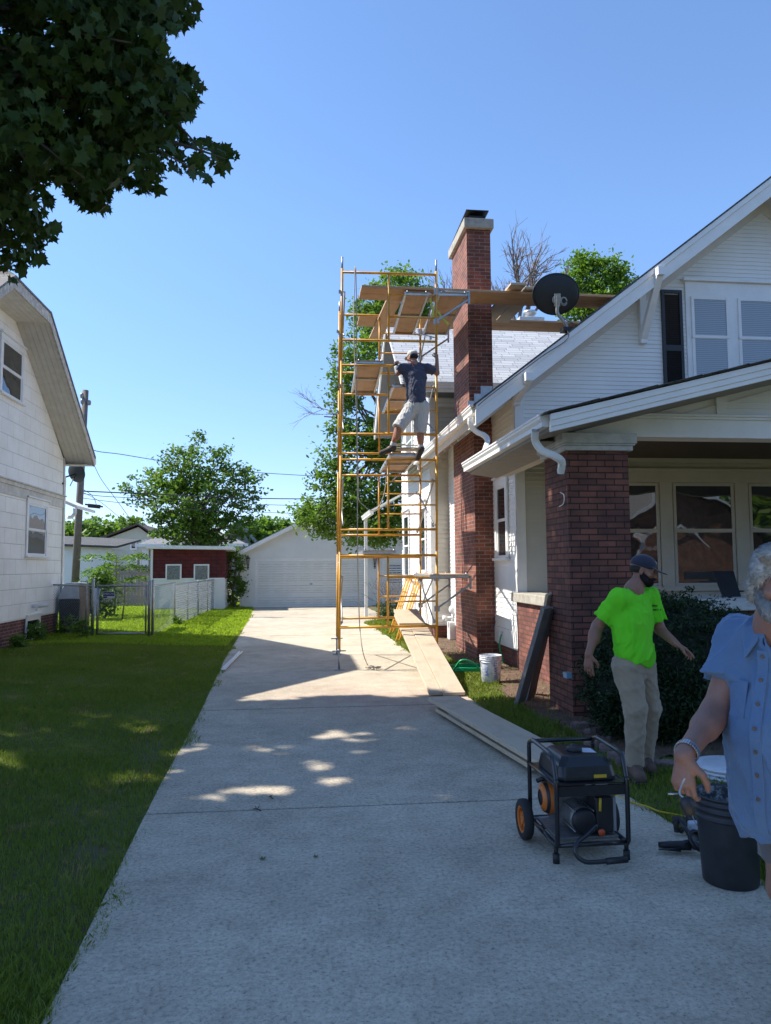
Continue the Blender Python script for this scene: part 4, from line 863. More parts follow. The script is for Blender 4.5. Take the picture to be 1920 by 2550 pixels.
# hose
hc=P(1168,1668,Z=.04)
mb=MB(); pts=[]
for t in range(60):
    a=t*.42; k=.36+.05*sin(t*.7); pts.append(hc+Vector((.38*cos(a)*(1+.08*sin(t*1.3)),.26*sin(a),.012+.012*(t//15)+.012*abs(sin(t)))))
pts+= [P(1198,1668,Z=.12),P(1185,1655,Z=.2),P(1165,1645,Z=.27),P(1148,1645,Z=.27),P(1138,1656,Z=.2),P(1122,1680,Z=.03)]
mb.tube(catmull(pts,5),.014,8); o=mb.build('garden_hose',M['hose']); tag(o,'coiled green garden hose lying by the chimney base','hose')
mb=MB(); sp=P(1248,1580,X=3.40)
mb.tube(catmull([sp,sp+Vector((-.03,-.02,-.12)),Vector((sp.x-.04,sp.y-.05,.25)),Vector((sp.x-.0,sp.y-.08,.04)),Vector((sp.x-.25,sp.y-.3,.03)),P(1235,1690,Z=.02)],6),.014,8); o=mb.build('garden_hose',M['hose']); tag(o,'length of green hose hanging from the wall tap below the side window','hose')
mb=MB(); mb.tube([sp+Vector((.05,0,.02)),sp+Vector((-.02,0,.02)),sp+Vector((-.03,0,-.05))],.018,8); mb.lathe([(0,0),(.03,0),(.03,.01),(0,.012)],sp+Vector((-.005,0,.04)),10); mb.build('wall_tap',M['white'],H)
# cord, grinder, lids
mb=MB(); mb.tube(catmull([P(1520,1975),P(1550,1987),P(1580,2000,Z=.01),P(1610,2008,Z=.02),P(1640,2020,Z=.02),P(1670,2026,Z=.02),P(1700,2032,Z=.02),P(1745,2042,Z=.02),P(1790,2060,Z=.02)],5),.0065,6); o=mb.build('extension_cord',M['yellow']); tag(o,'yellow extension cord running from the generator towards the black bucket','cord')
gr0=P(1700,2110,Z=.03); gn=thing('angle_grinder','black angle grinder lying on the driveway left of the black bucket','power tool')
mb=MB(); mb.tube([gr0+Vector((-.13,.03,.01)),gr0+Vector((-.09,.02,.01)),gr0+Vector((0,0,.01)),gr0+Vector((.04,-.01,.015))],[.016,.02,.026,.03],12); mb.build('body',M['blackp'],gn)
mb=MB(); mb.lathe([(0,-.03),(.03,-.03),(.034,0),(.028,.03),(0,.03)],gr0+Vector((.07,-.02,.03)),14,0,(.3,-.6,.7)); mb.build('gear_head',al,gn)
mb=MB(); mb.lathe([(0,0),(.062,0),(.062,.012),(.045,.016)],gr0+Vector((.06,-.05,.05)),22,0,(.3,-.7,.6)); mb.build('guard',M['dark'],gn)
mb=MB(); mb.tube([gr0+Vector((-.15,-.01,.0)),gr0+Vector((-.03,-.03,.0))],[.004,.012],8); mb.build('paddle_switch',M['blackp'],gn)
mb=MB(); mb.tube([gr0+Vector((.06,.0,.05)),gr0+Vector((.05,.1,.1))],.014,8); mb.build('side_handle',M['blackp'],gn)
gb=P(1706,2060,Z=.05); mb=MB(); rr=random.Random(5)
for k in range(5): mb.tube(catmull([gb+Vector((.03*k-.05+rr.uniform(-.01,.01),rr.uniform(-.03,.03),-.03)),gb+Vector((.03*k-.05,rr.uniform(-.03,.03),.02)),gb+Vector((.025*k-.04,.04,.03+rr.uniform(0,.02)))],4),[.016]*4+[.02]*4+[.018],8)
o=mb.build('work_glove',plain('grey_striped_glove',(.07,.06,.055),.9,var=.5,vs=60)); tag(o,'dirty work glove dropped behind the angle grinder','glove')
mb=MB(); q=P(1728,2092,Z=.03); mb.box(q.x-.03,q.x+.03,q.y-.02,q.y+.02,.0,.14); mb.box(q.x-.035,q.x+.04,q.y-.06,q.y-.02,.0,.05); o=mb.build('spray_bottle',plain('pale_bottle',(.5,.55,.62),.3),bevel=.01); tag(o,'small pale plastic bottle half hidden behind the black bucket','bottle')
lc=P(1733,1924,Z=.06)+Vector((.26,-.03,0)); 
lw=plain('white_lid_plastic',(.66,.68,.72),.45)
for k in range(4):
    mb=MB(); z=.01+.03*k; mb.lathe([(0,0),(.24,0),(.255,.006),(.26,.018),(.25,.026),(0,.027)],(lc.x+.004*(-1)**k,lc.y,z),48)
    if k==3:
        for j in range(40):
            a=2*pi*j/40; e=Vector((cos(a),sin(a),0)); mb.bar(Vector((lc.x,lc.y,z+.027))+e*.20,Vector((lc.x,lc.y,z+.027))+e*.235,.004,.003)
    o=mb.build('round_lid',lw); tag(o,('bottom','second from bottom','third from bottom','topmost')[k]+' white round lid of the stack on the grass','lid','stack of white round lids')
# metal strip, debris
a=P(556,1668,Z=.02);b_=P(600,1624,Z=.02); mb=MB()
mb.bar(a,b_,.05,.012); mb.bar(a+Vector((.028,0,.012)),b_+Vector((.028,0,.012)),.006,.03); mb.bar(a-Vector((.028,0,-.012)),b_-Vector((.028,0,-.012)),.006,.03); o=mb.build('metal_channel',M['white']); tag(o,'white metal channel lying at the left edge of the driveway','metal strip')
def twig(px,py,L,lab):
    c=P(px,py,Z=.008); mb=MB(); mb.tube([c,c+Vector((L*.5,-.02,.004)),c+Vector((L,-.05,.0))],.004,5); mb.tube([c+Vector((L*.5,-.02,.004)),c+Vector((L*.7,.03,.006))],.003,5); mb.tube([c+Vector((L*.4,-.02,.004)),c+Vector((L*.2,.03,.006))],.003,5); o=mb.build('twig',plain('twig_bark',(.08,.06,.045),.9)); tag(o,lab,'twig')
twig(632,2014,.05,'small dark twig lying on the driveway joint'); twig(670,1984,.03,'tiny twig on the concrete just beyond the joint')
def leaf(px,py,s_,lab,c=(.06,.11,.02)):
    q=P(px,py,Z=.006); mb=MB(); mb.add([q+Vector((s_*cos(a)*r_,s_*sin(a)*r_,.006*r_*(k%2))) for k,(a,r_) in enumerate([(2*pi*i/10,1 if i%2 else .55) for i in range(10)])],[tuple(range(10))]); o=mb.build('fallen_leaf',plain('leaf_litter',c,.7)); tag(o,lab,'leaf')
leaf(654,2138,.022,'small curled green leaf on the driveway, left one of two'); leaf(786,2133,.02,'small green leaf on the driveway, right one of two'); leaf(688,2330,.045,'flat brown leaf stain near the bottom of the driveway',(.1,.07,.03)) if False else None
# paver stones
SM=plain('reddish_landscape_stone',(.23,.16,.145),.9,var=.3,vs=14,bmp=.006,bs=40)
rr=random.Random(11)
ST=[(1445,1803,.2),(1478,1818,.2),(1478,1845,.18),(1500,1838,.15),(1515,1858,.18),(1535,1880,.16),(1560,1895,.17),(1590,1902,.15),(1622,1898,.2),(1662,1903,.22),(1705,1908,.22)]
LBL=['rounded reddish stone at the corner of the brick pier','flat reddish stone next to the corner stone at the pier','small dark stone lying lower in the grass edge','small chipped stone in the border','broken edging stone left of the shrub','edging stone under the left side of the shrub','edging stone just left of the man in green','edging stone behind the boots of the man in green','long edging paver right of the boots','middle edging paver in front of the shrub','edging paver nearest the white lids']
for (x,y,s_),lb in zip(ST,LBL):
    c=P(x,y,Z=.04); mb=MB(); n_=8; base=[]; top=[]
    for j in range(n_):
        a=2*pi*j/n_; r_=s_*.6*(1+rr.uniform(-.25,.2)); base.append(c+Vector((r_*cos(a),r_*.62*sin(a),-.07))); top.append(c+Vector((r_*.86*cos(a),r_*.53*sin(a),.02+rr.uniform(-.012,.012))))
    mb.add(base+top,[tuple(range(n_))[::-1],tuple(range(n_,2*n_))]+[(j,(j+1)%n_,n_+(j+1)%n_,n_+j) for j in range(n_)]); o=mb.build('edging_stone',SM,bevel=.012); tag(o,lb,'stone','stones edging the shrub bed')
# porch chair
pc=thing('porch_chair','black sling chair standing on the porch behind the shrub','chair')
yy=9.3; q=[P(1776,1422,Y=yy),P(1827,1422,Y=yy),P(1850,1500,Y=yy-.25),P(1806,1500,Y=yy-.25)]
mb=MB(); mb.prism(q,(0,.02,0)); mb.build('backrest',M['blackp'],pc)
mb=MB(); a=P(1706,1434,Y=yy+.5); mb.prism([P(1706,1425,Y=yy+.5),P(1790,1422,Y=yy+.3),P(1790,1441,Y=yy+.3),P(1706,1443,Y=yy+.5)],(0,.03,0)); mb.build('headrest_bar',M['blackp'],pc)
mb=MB()
for i in (2,3): mb.tube([q[i],(q[i].x+.05,q[i].y+.2,.43)],.012,6)
mb.tube([q[2].lerp(q[1],.35),q[2].lerp(q[1],.35)+Vector((.35,-.1,.0)),q[2].lerp(q[1],.35)+Vector((.42,-.12,-.4))],.012,6); mb.build('frame',M['dark'],pc)
mb=MB(); mb.box(q[3].x,q[2].x,q[3].y-.5,q[3].y,.8,.83); mb.build('seat',M['blackp'],pc)
# small things on the pier
mb=MB(); mb.tube(catmull([P(1395,1226,X=2.93),P(1404,1232,X=2.925),P(1405,1245,X=2.92),P(1402,1256,X=2.925),P(1393,1261,X=2.93)],4),.006,6); o=mb.build('pipe_strap',M['white'],H)
mb=MB(); q=P(1417,1681,X=2.925); mb.box(2.88,2.94,q.y-.05,q.y+.06,q.z-.03,q.z+.03); mb.tube([(2.9,q.y+.06,q.z+.02),(2.9,q.y+.14,q.z+.0)],.004,5); o=mb.build('cable_clip',plain('pale_blue_plastic',(.25,.4,.5),.4),H)
# ============================================================ FENCES, GATE
YG=17.6; zg=.10
GV=plain('galvanised_wire',(.3,.31,.32),.5,.6,var=.2,vs=20)
def chain(mb,p0,p1,z0,z1,step=.065,r=.0014):
    p0=Vector(p0);p1=Vector(p1); L=(p1-p0).length; d=(p1-p0)/L; Hh=z1-z0; k=-int(Hh/step)-1
    while k*step<L:
        for s_ in (0,1):
            a0=k*step; u0,u1=(a0,a0+Hh) ; zA,zB=(z0,z1) if s_==0 else (z1,z0)
            c0,c1=max(0,u0),min(L,u1)
            if c1-c0>.01:
                f=lambda u:(zA+(zB-zA)*(u-u0)/Hh); A=p0+d*c0;B=p0+d*c1; A.z=f(c0);B.z=f(c1); mb.bar(A,B,r*2,r*2)
        k+=1
def post(mb,x,y,z0,z1,r=.03): mb.tube([(x,y,z0),(x,y,z1),(x,y,z1+.02)],[r,r,r*.5],10)
GT=thing('gate','chain link gate with a small blue sign between two steel posts','gate')
gx0,gx1=-4.52,-3.45
mb=MB(); 
for x in (gx0,gx1): mb.tube([(x,YG,.17),(x,YG,1.28)],.021,8)
for z in (.18,1.26): mb.tube([(gx0,YG,z),(gx1,YG,z)],.021,8)
mb.tube([(gx0+.03,YG,.2),(gx0+.03,YG,1.25)],.007,5)
mb.build('frame',M['galv'],GT)
mb=MB(); chain(mb,(gx0,YG,0),(gx1,YG,0),.2,1.25); mb.build('wire_mesh',GV,GT)
sg=P(256,1473,Y=YG-.03); sg2=P(286,1490,Y=YG-.03)
mb=MB(); mb.box(sg.x,sg2.x,YG-.035,YG-.03,sg2.z,sg.z); sgn=mb.build('sign_plate',plain('sign_white',(.65,.66,.68),.4),GT)
mb=MB(); mb.box(sg.x+.01,sg2.x-.01,YG-.038,YG-.036,sg2.z+.055,sg.z-.01); mb.box(sg.x+.01,sg.x+.1,YG-.038,YG-.036,sg2.z+.01,sg2.z+.045); mb.build('sign_field',plain('sign_navy',(.02,.03,.14),.4),sgn)
text('AMERICAN',((sg.x+sg2.x)/2,YG-.040,(sg2.z+.055+sg.z-.01)/2),.07,(pi/2,0,0),plain('sign_letter',(.7,.7,.7),.4),sgn,sx=.7)
FN=thing('chain_link_fence','chain link fence from the left house to the gate','fence')
for x in (-4.62,):
    mb=MB(); post(mb,x,YG,.0,1.42,.034); mb.build('post',M['galv'],FN)
mb=MB(); post(mb,-4.76,YG,.0,1.3,.022); mb.build('post',M['galv'],FN)
mb=MB(); mb.tube([(LX+.02,YG+.9,1.28),(-4.62,YG,1.26)],.02,8); mb.build('top_rail',M['galv'],FN)
mb=MB(); chain(mb,(LX+.02,YG+.9,0),(-4.62,YG,0),.12,1.26); mb.build('wire_mesh',GV,FN)
F2=thing('chain_link_fence','short chain link section between the gate and the white slatted fence','fence')
for x in (-3.30,-3.38):
    mb=MB(); post(mb,x,YG+.0,.0,1.38,.032); mb.build('post',M['galv'],F2)
cx,cy=-3.47,21.7
mb=MB(); mb.tube([(-3.3,YG,1.25),(cx,cy,1.25)],.02,8); mb.build('top_rail',M['galv'],F2)
mb=MB(); chain(mb,(-3.3,YG,0),(cx,cy,0),.08,1.25,.1,.0012); mb.build('wire_mesh',GV,F2)
F3=thing('slatted_fence','long chain link fence woven with white slats along the lawn','fence')
ex,ey=-3.2,34.6; n_=6
for k in range(n_+1):
    t=k/n_; mb=MB(); post(mb,cx+(ex-cx)*t,cy+(ey-cy)*t,0,1.22,.028); mb.build('post',M['galv'],F3)
mb=MB(); mb.tube([(cx,cy,1.2),(ex,ey,1.18)],.02,8); mb.build('top_rail',M['galv'],F3)
mb=MB(); chain(mb,(cx,cy,0),(ex,ey,0),.05,1.18,.11,.003); mb.build('wire_mesh',GV,F3)
mb=MB(); rr=random.Random(2)
for k in range(17):
    z=.07+k*.066; N_=14; last=None
    for j in range(N_+1):
        t=j/N_; p=Vector((cx+(ex-cx)*t+.012,cy+(ey-cy)*t,z+rr.uniform(-.006,.006)))
        if last: mb.bar(last,p,.004,.024)
        last=p
mb.build('slats',plain('white_slat_plastic',(.62,.64,.66),.4,var=.1),F3)
# things behind the left fence
mb=MB(); mb.prism([P(196,1452,Y=18.4),P(222,1455,Y=18.35),P(222,1566,Y=18.0),P(208,1560,Y=18.1),P(199,1500,Y=18.3)],(0,.015,0)); o=mb.build('plywood_sheet',M['ply']); tag(o,'tan plywood sheet leaning behind the chain link fence','plywood sheet')
bn=thing('trash_cart','black trash cart with a pale cloth over it behind the chain link fence','trash cart')
a=P(156,1492,Y=18.7);b_=P(198,1566,Y=18.7); mb=MB(); mb.prism([(a.x-.1,18.7,a.z),(b_.x,18.7,a.z),(b_.x-.03,18.7,.05),(a.x-.06,18.7,.05)],(0,.6,0)); mb.build('body',M['blackp'],bn,bevel=.02)
mb=MB(); mb.prism([(a.x-.12,18.68,a.z),(b_.x+.02,18.68,a.z),(b_.x-.02,18.9,a.z+.38),(a.x+.0,18.9,a.z+.38)],(0,.5,.0)); mb.build('cover_cloth',plain('pale_tarp',(.45,.48,.5),.7),bn,bevel=.02)
mb=MB(); mb.prism([P(228,1462,Y=18.2),P(250,1467,Y=18.25),P(232,1560,Y=18.0)],(0,.015,0)); o=mb.build('grey_board',M['alu']); tag(o,'pale triangular board leaning behind the left gate post','board')
# ============================================================ BACKGROUND BUILDINGS
SH=thing('shed','small maroon shed with two boarded windows behind the slatted fence','shed')
sy=30; sx0,sx1=P(377,1400,Y=sy).x,P(560,1400,Y=sy).x
mar=brickmat('maroon_shingle_siding',(.15,.02,.022),(.12,.016,.02),(.03,.008,.01),w=.4,h=.14,ms=.008,bd=.01)
mb=MB(); mb.box(sx0,sx1,sy,sy+3.2,1.22,2.42); mb.build('wall',mar,SH)
sheet_siding('lower_wall',[(sx0,.0),(sx1,.0),(sx1,1.22),(sx0,1.22)],'x',sy,.11,-1,M['siding'],SH,lip=.02)
mb=MB(); mb.box(sx0+.02,sx1-.02,sy+.02,sy+3.2,-.1,1.22); mb.box(sx0-.03,sx0+.06,sy-.03,sy+.02,0,2.4); mb.box(sx0,sx1,sy-.035,sy,1.18,1.26); mb.build('wall_trim',M['siding'],SH)
mb=MB(); mb.prism([(sx0-.15,sy-.35,2.42),(sx1+.35,sy-.35,2.36),(sx1+.35,sy+3.4,2.2),(sx0-.15,sy+3.4,2.3)],(0,0,.13)); mb.build('roof',M['white'],SH)
for (a_,b_) in ((413,452),(483,521)):
    wa,wb_=P(a_,1405,Y=sy),P(b_,1443,Y=sy); mb=MB(); mb.box(wa.x,wb_.x,sy-.05,sy-.0,wb_.z-.05,wa.z); fr=mb.build('window',M['white'],SH)
    mb=MB(); mb.box(wa.x+.06,wb_.x-.06,sy-.06,sy-.05,wb_.z,wa.z-.06); mb.build('board',plain('weathered_chipboard',(.25,.26,.25),.9,var=.4,vs=25),fr)
def simple_house(lab,apex,eL,eR,Yd,wallmat,roofmat,depth=8,win=(),base=0):
    o=thing('house',lab,'house','houses beyond the back yards'); A=P(*apex,Y=Yd);L=P(*eL,Y=Yd);R=P(*eR,Y=Yd); zl=min(L.z,R.z)
    ov=.35
    mb=MB(); wall_poly(mb,[(L.x+ov,base),(R.x-ov,base),(R.x-ov,R.z),(A.x,A.z-.15),(L.x+ov,L.z)],'x',Yd,-1,depth); mb.build('wall',wallmat,o)
    mb=MB(); mb.prism([(L.x,Yd-.4,L.z),(A.x,Yd-.4,A.z),(A.x,Yd+depth,A.z),(L.x,Yd+depth,L.z)],(0,0,.12)); mb.prism([(R.x,Yd-.4,R.z),(A.x,Yd-.4,A.z),(A.x,Yd+depth,A.z),(R.x,Yd+depth,R.z)],(0,0,.12)); mb.build('roof',roofmat,o)
    for (x0,y0_,x1,y1_) in win:
        a=P(x0,y0_,Y=Yd-.03);b_=P(x1,y1_,Y=Yd-.03); mb=MB(); mb.box(a.x,b_.x,Yd-.06,Yd-.01,b_.z,a.z); f=mb.build('window',M['white'],o)
        mb=MB(); e=.12; mb.box(a.x+e,b_.x-e,Yd-.08,Yd-.06,b_.z+e,a.z-e); mb.build('pane',M['glass'],f)
    return o
yel=plain('pale_yellow_siding',(.58,.56,.45),.6,var=.06)
simple_house('pale yellow house with dark gable roof far behind the wooden fence',(345,1307),(245,1345),(392,1338),55,yel,plain('brown_shingles',(.11,.085,.075),.9),10,[(324,1343,341,1369),(354,1343,366,1362),(338,1385,352,1425)])
simple_house('grey house with steep gable behind the crown of the broad tree',(592,1300),(540,1352),(640,1358),58,plain('grey_siding',(.2,.2,.2),.7),M['shingle_grey'],8)
BH=thing('house','low beige house with a grey hip roof behind the maroon shed','house','houses beyond the back yards')
L=P(337,1357,Y=48);R=P(618,1357,Y=48);mb=MB(); mb.box(L.x+.5,R.x-.5,48.4,56,0,L.z); mb.build('wall',plain('tan_siding',(.3,.28,.24),.7),BH)
t0=P(415,1327,Y=52); t1=P(555,1327,Y=52); mb=MB(); vs=[(L.x,48,L.z),(R.x,48,L.z),(R.x,57,L.z),(L.x,57,L.z),(t0.x,52,t0.z),(t1.x,52,t0.z)]; mb.add(vs,[(0,1,5,4),(1,2,5),(2,3,4,5),(3,0,4),(3,2,1,0)]); mb.build('roof',M['shingle_grey'],BH)
mb=MB(); mb.box(L.x,R.x,47.9,48.02,L.z-.12,L.z+.06); mb.box(L.x+.35,L.x+.75,48.3,48.4,0,L.z); mb.build('gutter',M['white'],BH)
LB=thing('outbuilding','long low white sided garage behind the utility pole','outbuilding')
a=P(150,1350,Y=36);b_=P(278,1372,Y=36)
sheet_siding('wall',[(-16,0),(b_.x,0),(b_.x,2.62),(-16,2.95)],'x',36,.12,-1,M['siding'],LB,lip=.02)
mb=MB(); mb.box(-16,b_.x-.02,36.02,41,-.1,2.6); mb.build('wall_core',M['siding'],LB)
mb=MB(); mb.prism([(-16.3,35.7,2.95),(b_.x+.3,35.7,2.6),(b_.x+.3,41,3.1),(-16.3,41,3.5)],(0,0,.1)); mb.build('roof',M['shingle_dark'],LB)
WF=thing('wooden_fence','weathered vertical board fence left of the maroon shed','fence')
a=P(258,1410,Y=33);b_=P(378,1410,Y=33); x=a.x; rr=random.Random(4); k=0
mb=MB()
while x<b_.x: mb.prism([(x,33,0),(x+.125,33,0),(x+.125,33,1.72),(x+.1,33,1.8+rr.uniform(-.02,.02)),(x+.03,33,1.8),(x,33,1.72)],(0,.02+rr.uniform(0,.01),0)); x+=.14
mb.build('boards',M['woodgrey'],WF)
mb=MB(); 
for z in (.4,1.4): mb.box(a.x,b_.x,33.04,33.09,z,z+.09)
mb.build('rail',M['woodgrey'],WF)
# utility pole and wires
UP=thing('utility_pole','leaning wooden utility pole with wires behind the left house','utility pole')
b0=P(183,1500,Y=27);t0=P(213,972,Y=27); b0.z=-.2
mb=MB(); mb.tube([b0,b0.lerp(t0,.5),t0],[.135,.12,.105],14); mb.build('pole',woodmat('pole_wood',(.12,.1,.085),(.24,.21,.18),.9,.3),UP)
for (px,py) in ((204,985),(222,1003),(205,1000)):
    mb=MB(); q=P(px,py,Y=26.9); mb.lathe([(0,-.1),(.05,-.08),(.07,0),(.05,.08),(0,.1)],q,10); mb.build('insulator',plain('porcelain',(.25,.24,.24),.3),UP)
mb=MB(); q=P(234,1261,Y=27); mb.bar(P(220,1259,Y=27),P(249,1262,Y=27),.14,.13); mb.tube([P(212,1256,Y=27),P(256,1262,Y=27)],.03,6); o=mb.build('splice_case',M['blackp'],UP)
wl=[([(209,1112),(244,1124),(300,1131),(398,1147),(560,1170),(795,1186),(1100,1200)],.014,'upper sagging power line crossing the sky above the broad tree'),([(206,1223),(300,1227),(420,1232),(640,1241),(900,1243)],.022,'thick cable running level through the crown of the broad tree'),([(206,1229),(260,1236),(380,1242),(640,1256),(900,1262)],.012,'thin cable just below the thick level one'),([(204,1240),(300,1252),(450,1266),(640,1275),(900,1285)],.010,'lowest thin cable behind the broad tree'),([(227,1140),(250,1190),(290,1245),(330,1300)],.010,'service wire dropping steeply from the left house eave'),([(200,1215),(225,1230),(236,1245),(240,1258)],.010,'short looping wire beside the utility pole'),([(205,1225),(250,1250),(300,1290),(330,1310)],.008,'thin wire slanting down to the far yellow house')]
for L_,r,lb in wl:
    mb=MB(); mb.tube(catmull([P(x,y,Y=27+.012*max(0,x-209)) for x,y in L_],5),r,5); o=mb.build('overhead_wire',M['blackp']); tag(o,lb,'wire','overhead wires')
# garage wall ornament
mb=MB(); q=P(600,1478,Y=31.55)
for k in range(4):
    a=k*pi/2+.5; mb.add([q,q+Vector((.16*cos(a),-.02,.16*sin(a))),q+Vector((.14*cos(a+.6),-.05,.14*sin(a+.6)))],[(0,1,2)])
mb.tube([q+Vector((0,0,0)),q+Vector((0,-.03,0))],.02,6); o=mb.build('pinwheel',plain('dark_blue_pinwheel',(.03,.05,.12),.5)); tag(o,'dark blue pinwheel ornament at the left corner of the garage','ornament')
# ============================================================ ACROSS THE STREET (seen mirrored in the porch windows)
XH=thing('house','orange brick house with two brown gables across the street','house')
ob=brickmat('orange_brick',(.45,.22,.12),(.38,.18,.1),(.3,.22,.17))
mb=MB(); mb.box(17,27,-26,-18,-.1,3); mb.prism([(17,-18,3),(27,-18,3),(22,-18,6.3)],(0,-8,0)); mb.box(19,22.5,-18,-16.5,-.1,2.6); mb.prism([(19,-16.5,2.6),(22.5,-16.5,2.6),(20.75,-16.5,4)],(0,-1.5,0)); mb.build('wall',ob,XH)
mb=MB(); mb.prism([(16.2,-17.4,2.6),(22,-17.4,6.5),(22,-26,6.5),(16.2,-26,2.6)],(0,0,.2)); mb.prism([(27.8,-17.4,2.6),(22,-17.4,6.5),(22,-26,6.5),(27.8,-26,2.6)],(0,0,.2)); mb.build('roof',M['shingle_grey'],XH)
mb=MB(); mb.prism([(16.2,-17.38,2.5),(22,-17.38,6.4),(22,-17.38,6.7),(16.2,-17.38,2.8)],(0,.05,0)); mb.prism([(27.8,-17.38,2.5),(22,-17.38,6.4),(22,-17.38,6.7),(27.8,-17.38,2.8)],(0,.05,0)); mb.prism([(18.6,-16.3,2.4),(20.75,-16.3,4.1),(20.75,-16.3,4.35),(18.6,-16.3,2.65)],(0,.05,0)); mb.prism([(22.9,-16.3,2.4),(20.75,-16.3,4.1),(20.75,-16.3,4.35),(22.9,-16.3,2.65)],(0,.05,0)); mb.build('fascia',M['white'],XH)
o=MB().box(-200,200,-14,-8,.0,.01).build('street',plain('asphalt',(.07,.07,.072),.9,bmp=.003,bs=200)); struct(o)
# ============================================================ VEGETATION
def leafmat(name,c1,c2,trans=.35,rough=.5,spot=None,vs=1.2):
    mt,n,b=nmat(name); v=pos(n); k=noise(n,vs,3,.6,v); f=noise(n,23,2,.6,v)
    c=mixc(n,k,c1,c2)
    c=mixc(n,.5,c,ramp(n,f,[(.3,(.6,.65,.55)),(.7,(1.15,1.12,.95))]),'MULTIPLY')
    if spot: c=mixc(n,ramp(n,noise(n,3,3,.6,v),[(.6,(0,0,0)),(.7,(1,1,1))]),c,spot)
    n.links.new(c,b.inputs['Base Color']); b.inputs['Roughness'].default_value=rough; b.inputs['Specular IOR Level'].default_value=.25
    tr=n.nodes.new('ShaderNodeBsdfTranslucent'); tc=mixc(n,1.0,c,(1.4,1.5,.6),'MULTIPLY'); n.links.new(tc,tr.inputs[0])
    mx=n.nodes.new('ShaderNodeMixShader'); mx.inputs[0].default_value=trans; out=n.nodes['Material Output']
    n.links.new(b.outputs[0],mx.inputs[1]); n.links.new(tr.outputs[0],mx.inputs[2]); n.links.new(mx.outputs[0],out.inputs[0]); return mt
def rand_frames(k,up=.4,rng=RNG):
    nrm=rng.normal(size=(k,3)); nrm[:,2]=np.abs(nrm[:,2])+up; nrm/=np.linalg.norm(nrm,axis=1)[:,None]
    t=rng.normal(size=(k,3)); t-= (t*nrm).sum(1)[:,None]*nrm; t/=np.linalg.norm(t,axis=1)[:,None]; return nrm,t,np.cross(nrm,t)
def leaf_mesh(name,pts,size,outline,mat,parent,up=.4,jit=.35,droop=.2):
    "pts Nx3 leaf positions; outline = 2D leaf polygon (u along, v across)"
    k=len(pts); o=np.array(outline,float); m_=len(o); nrm,t,b=rand_frames(k,up); s=size*(1+RNG.uniform(-jit,jit,k))
    if droop: 
        t[:,2]-=droop; t/=np.linalg.norm(t,axis=1)[:,None]; b=np.cross(nrm,t); b/=np.linalg.norm(b,axis=1)[:,None]
    V=pts[:,None,:]+s[:,None,None]*(o[None,:,0,None]*t[:,None,:]+o[None,:,1,None]*b[:,None,:]+(np.abs(o[None,:,1,None])*-.25)*nrm[:,None,:])
    V=V.reshape(-1,3); me=bpy.data.meshes.new(name); me.vertices.add(len(V)); me.vertices.foreach_set('co',V.ravel())
    me.loops.add(k*m_); me.loops.foreach_set('vertex_index',np.arange(k*m_)); me.polygons.add(k); me.polygons.foreach_set('loop_start',np.arange(k)*m_)
    me.update(calc_edges=True); me.materials.append(mat); ob=bpy.data.objects.new(name,me); COL.objects.link(ob)
    if parent: ob.parent=parent
    return ob
OVAL=[(-.5,0),(-.15,.26),(.25,.2),(.5,0),(.25,-.2),(-.15,-.26)]
NARROW=[(-.5,0),(0,.16),(.5,0),(0,-.16)]
MAPLE=[(-.40,0),(-.34,.16),(-.42,.36),(-.22,.30),(-.10,.34),(.04,.56),(.10,.34),(.16,.16),(.32,.20),(.36,.09),(.60,0),(.36,-.09),(.32,-.20),(.16,-.16),(.10,-.34),(.04,-.56),(-.10,-.34),(-.22,-.30),(-.42,-.36),(-.34,-.16)]
def clumps(ells,nc,nl,cs,shell=.55,rng=RNG):
    "leaf points: nc clump centres spread through the ellipsoids, nl leaves each"
    vol=np.array([e[1][0]*e[1][1]*e[1][2] for e in ells]); vol=vol**.8; cnt=np.maximum(1,(nc*vol/vol.sum()).astype(int)); out=[]; cen=[]
    for (c,r),k in zip(ells,cnt):
        d=rng.normal(size=(k,3)); d/=np.linalg.norm(d,axis=1)[:,None]; rad=rng.uniform(shell**3,1,k)**(1/3)*rng.uniform(.82,1.08,k)
        p=np.array(c)+d*rad[:,None]*np.array(r); cen.append(p)
    cen=np.concatenate(cen); sz=cs*rng.uniform(.5,1.4,len(cen))
    off=rng.normal(size=(len(cen),nl,3))*sz[:,None,None]*np.array([1,1,.6])*.5
    return (cen[:,None,:]+off).reshape(-1,3),cen
def limbs(mb,base,top,cen,r0,nb,rng,rmin=.015,fork=.45,m=0):
    base=Vector(base);top=Vector(top)
    mb.tube(catmull([base,base.lerp(top,.35)+Vector((rng.uniform(-.15,.15),rng.uniform(-.1,.1),0)),base.lerp(top,.7)+Vector((rng.uniform(-.2,.2),0,0)),top],4),[r0*(1-.6*i/12) for i in range(13)],9,m)
    idx=rng.integers(0,len(cen),nb)
    for i in idx:
        e=Vector(cen[i]); t=rng.uniform(fork,1); s=base.lerp(top,t); mid=s.lerp(e,.5)+Vector((rng.uniform(-.2,.2),rng.uniform(-.2,.2),rng.uniform(0,.35)))*(e-s).length*.3
        pp=catmull([s,mid,e],4); mb.tube(pp,[max(rmin*.5,r0*.35*(1-t*.4)*(1-.85*j/8)) for j in range(9)],5,m)
def EL(px,py,Y,rx,rz,ry=None):
    c=P(px,py,Y=Y); k=Y/1850; return ((c.x,c.y,c.z),(rx*k,(ry if ry else rx*k),rz*k))
bark=woodmat('tree_bark',(.07,.055,.045),(.15,.12,.1),.95,.5)
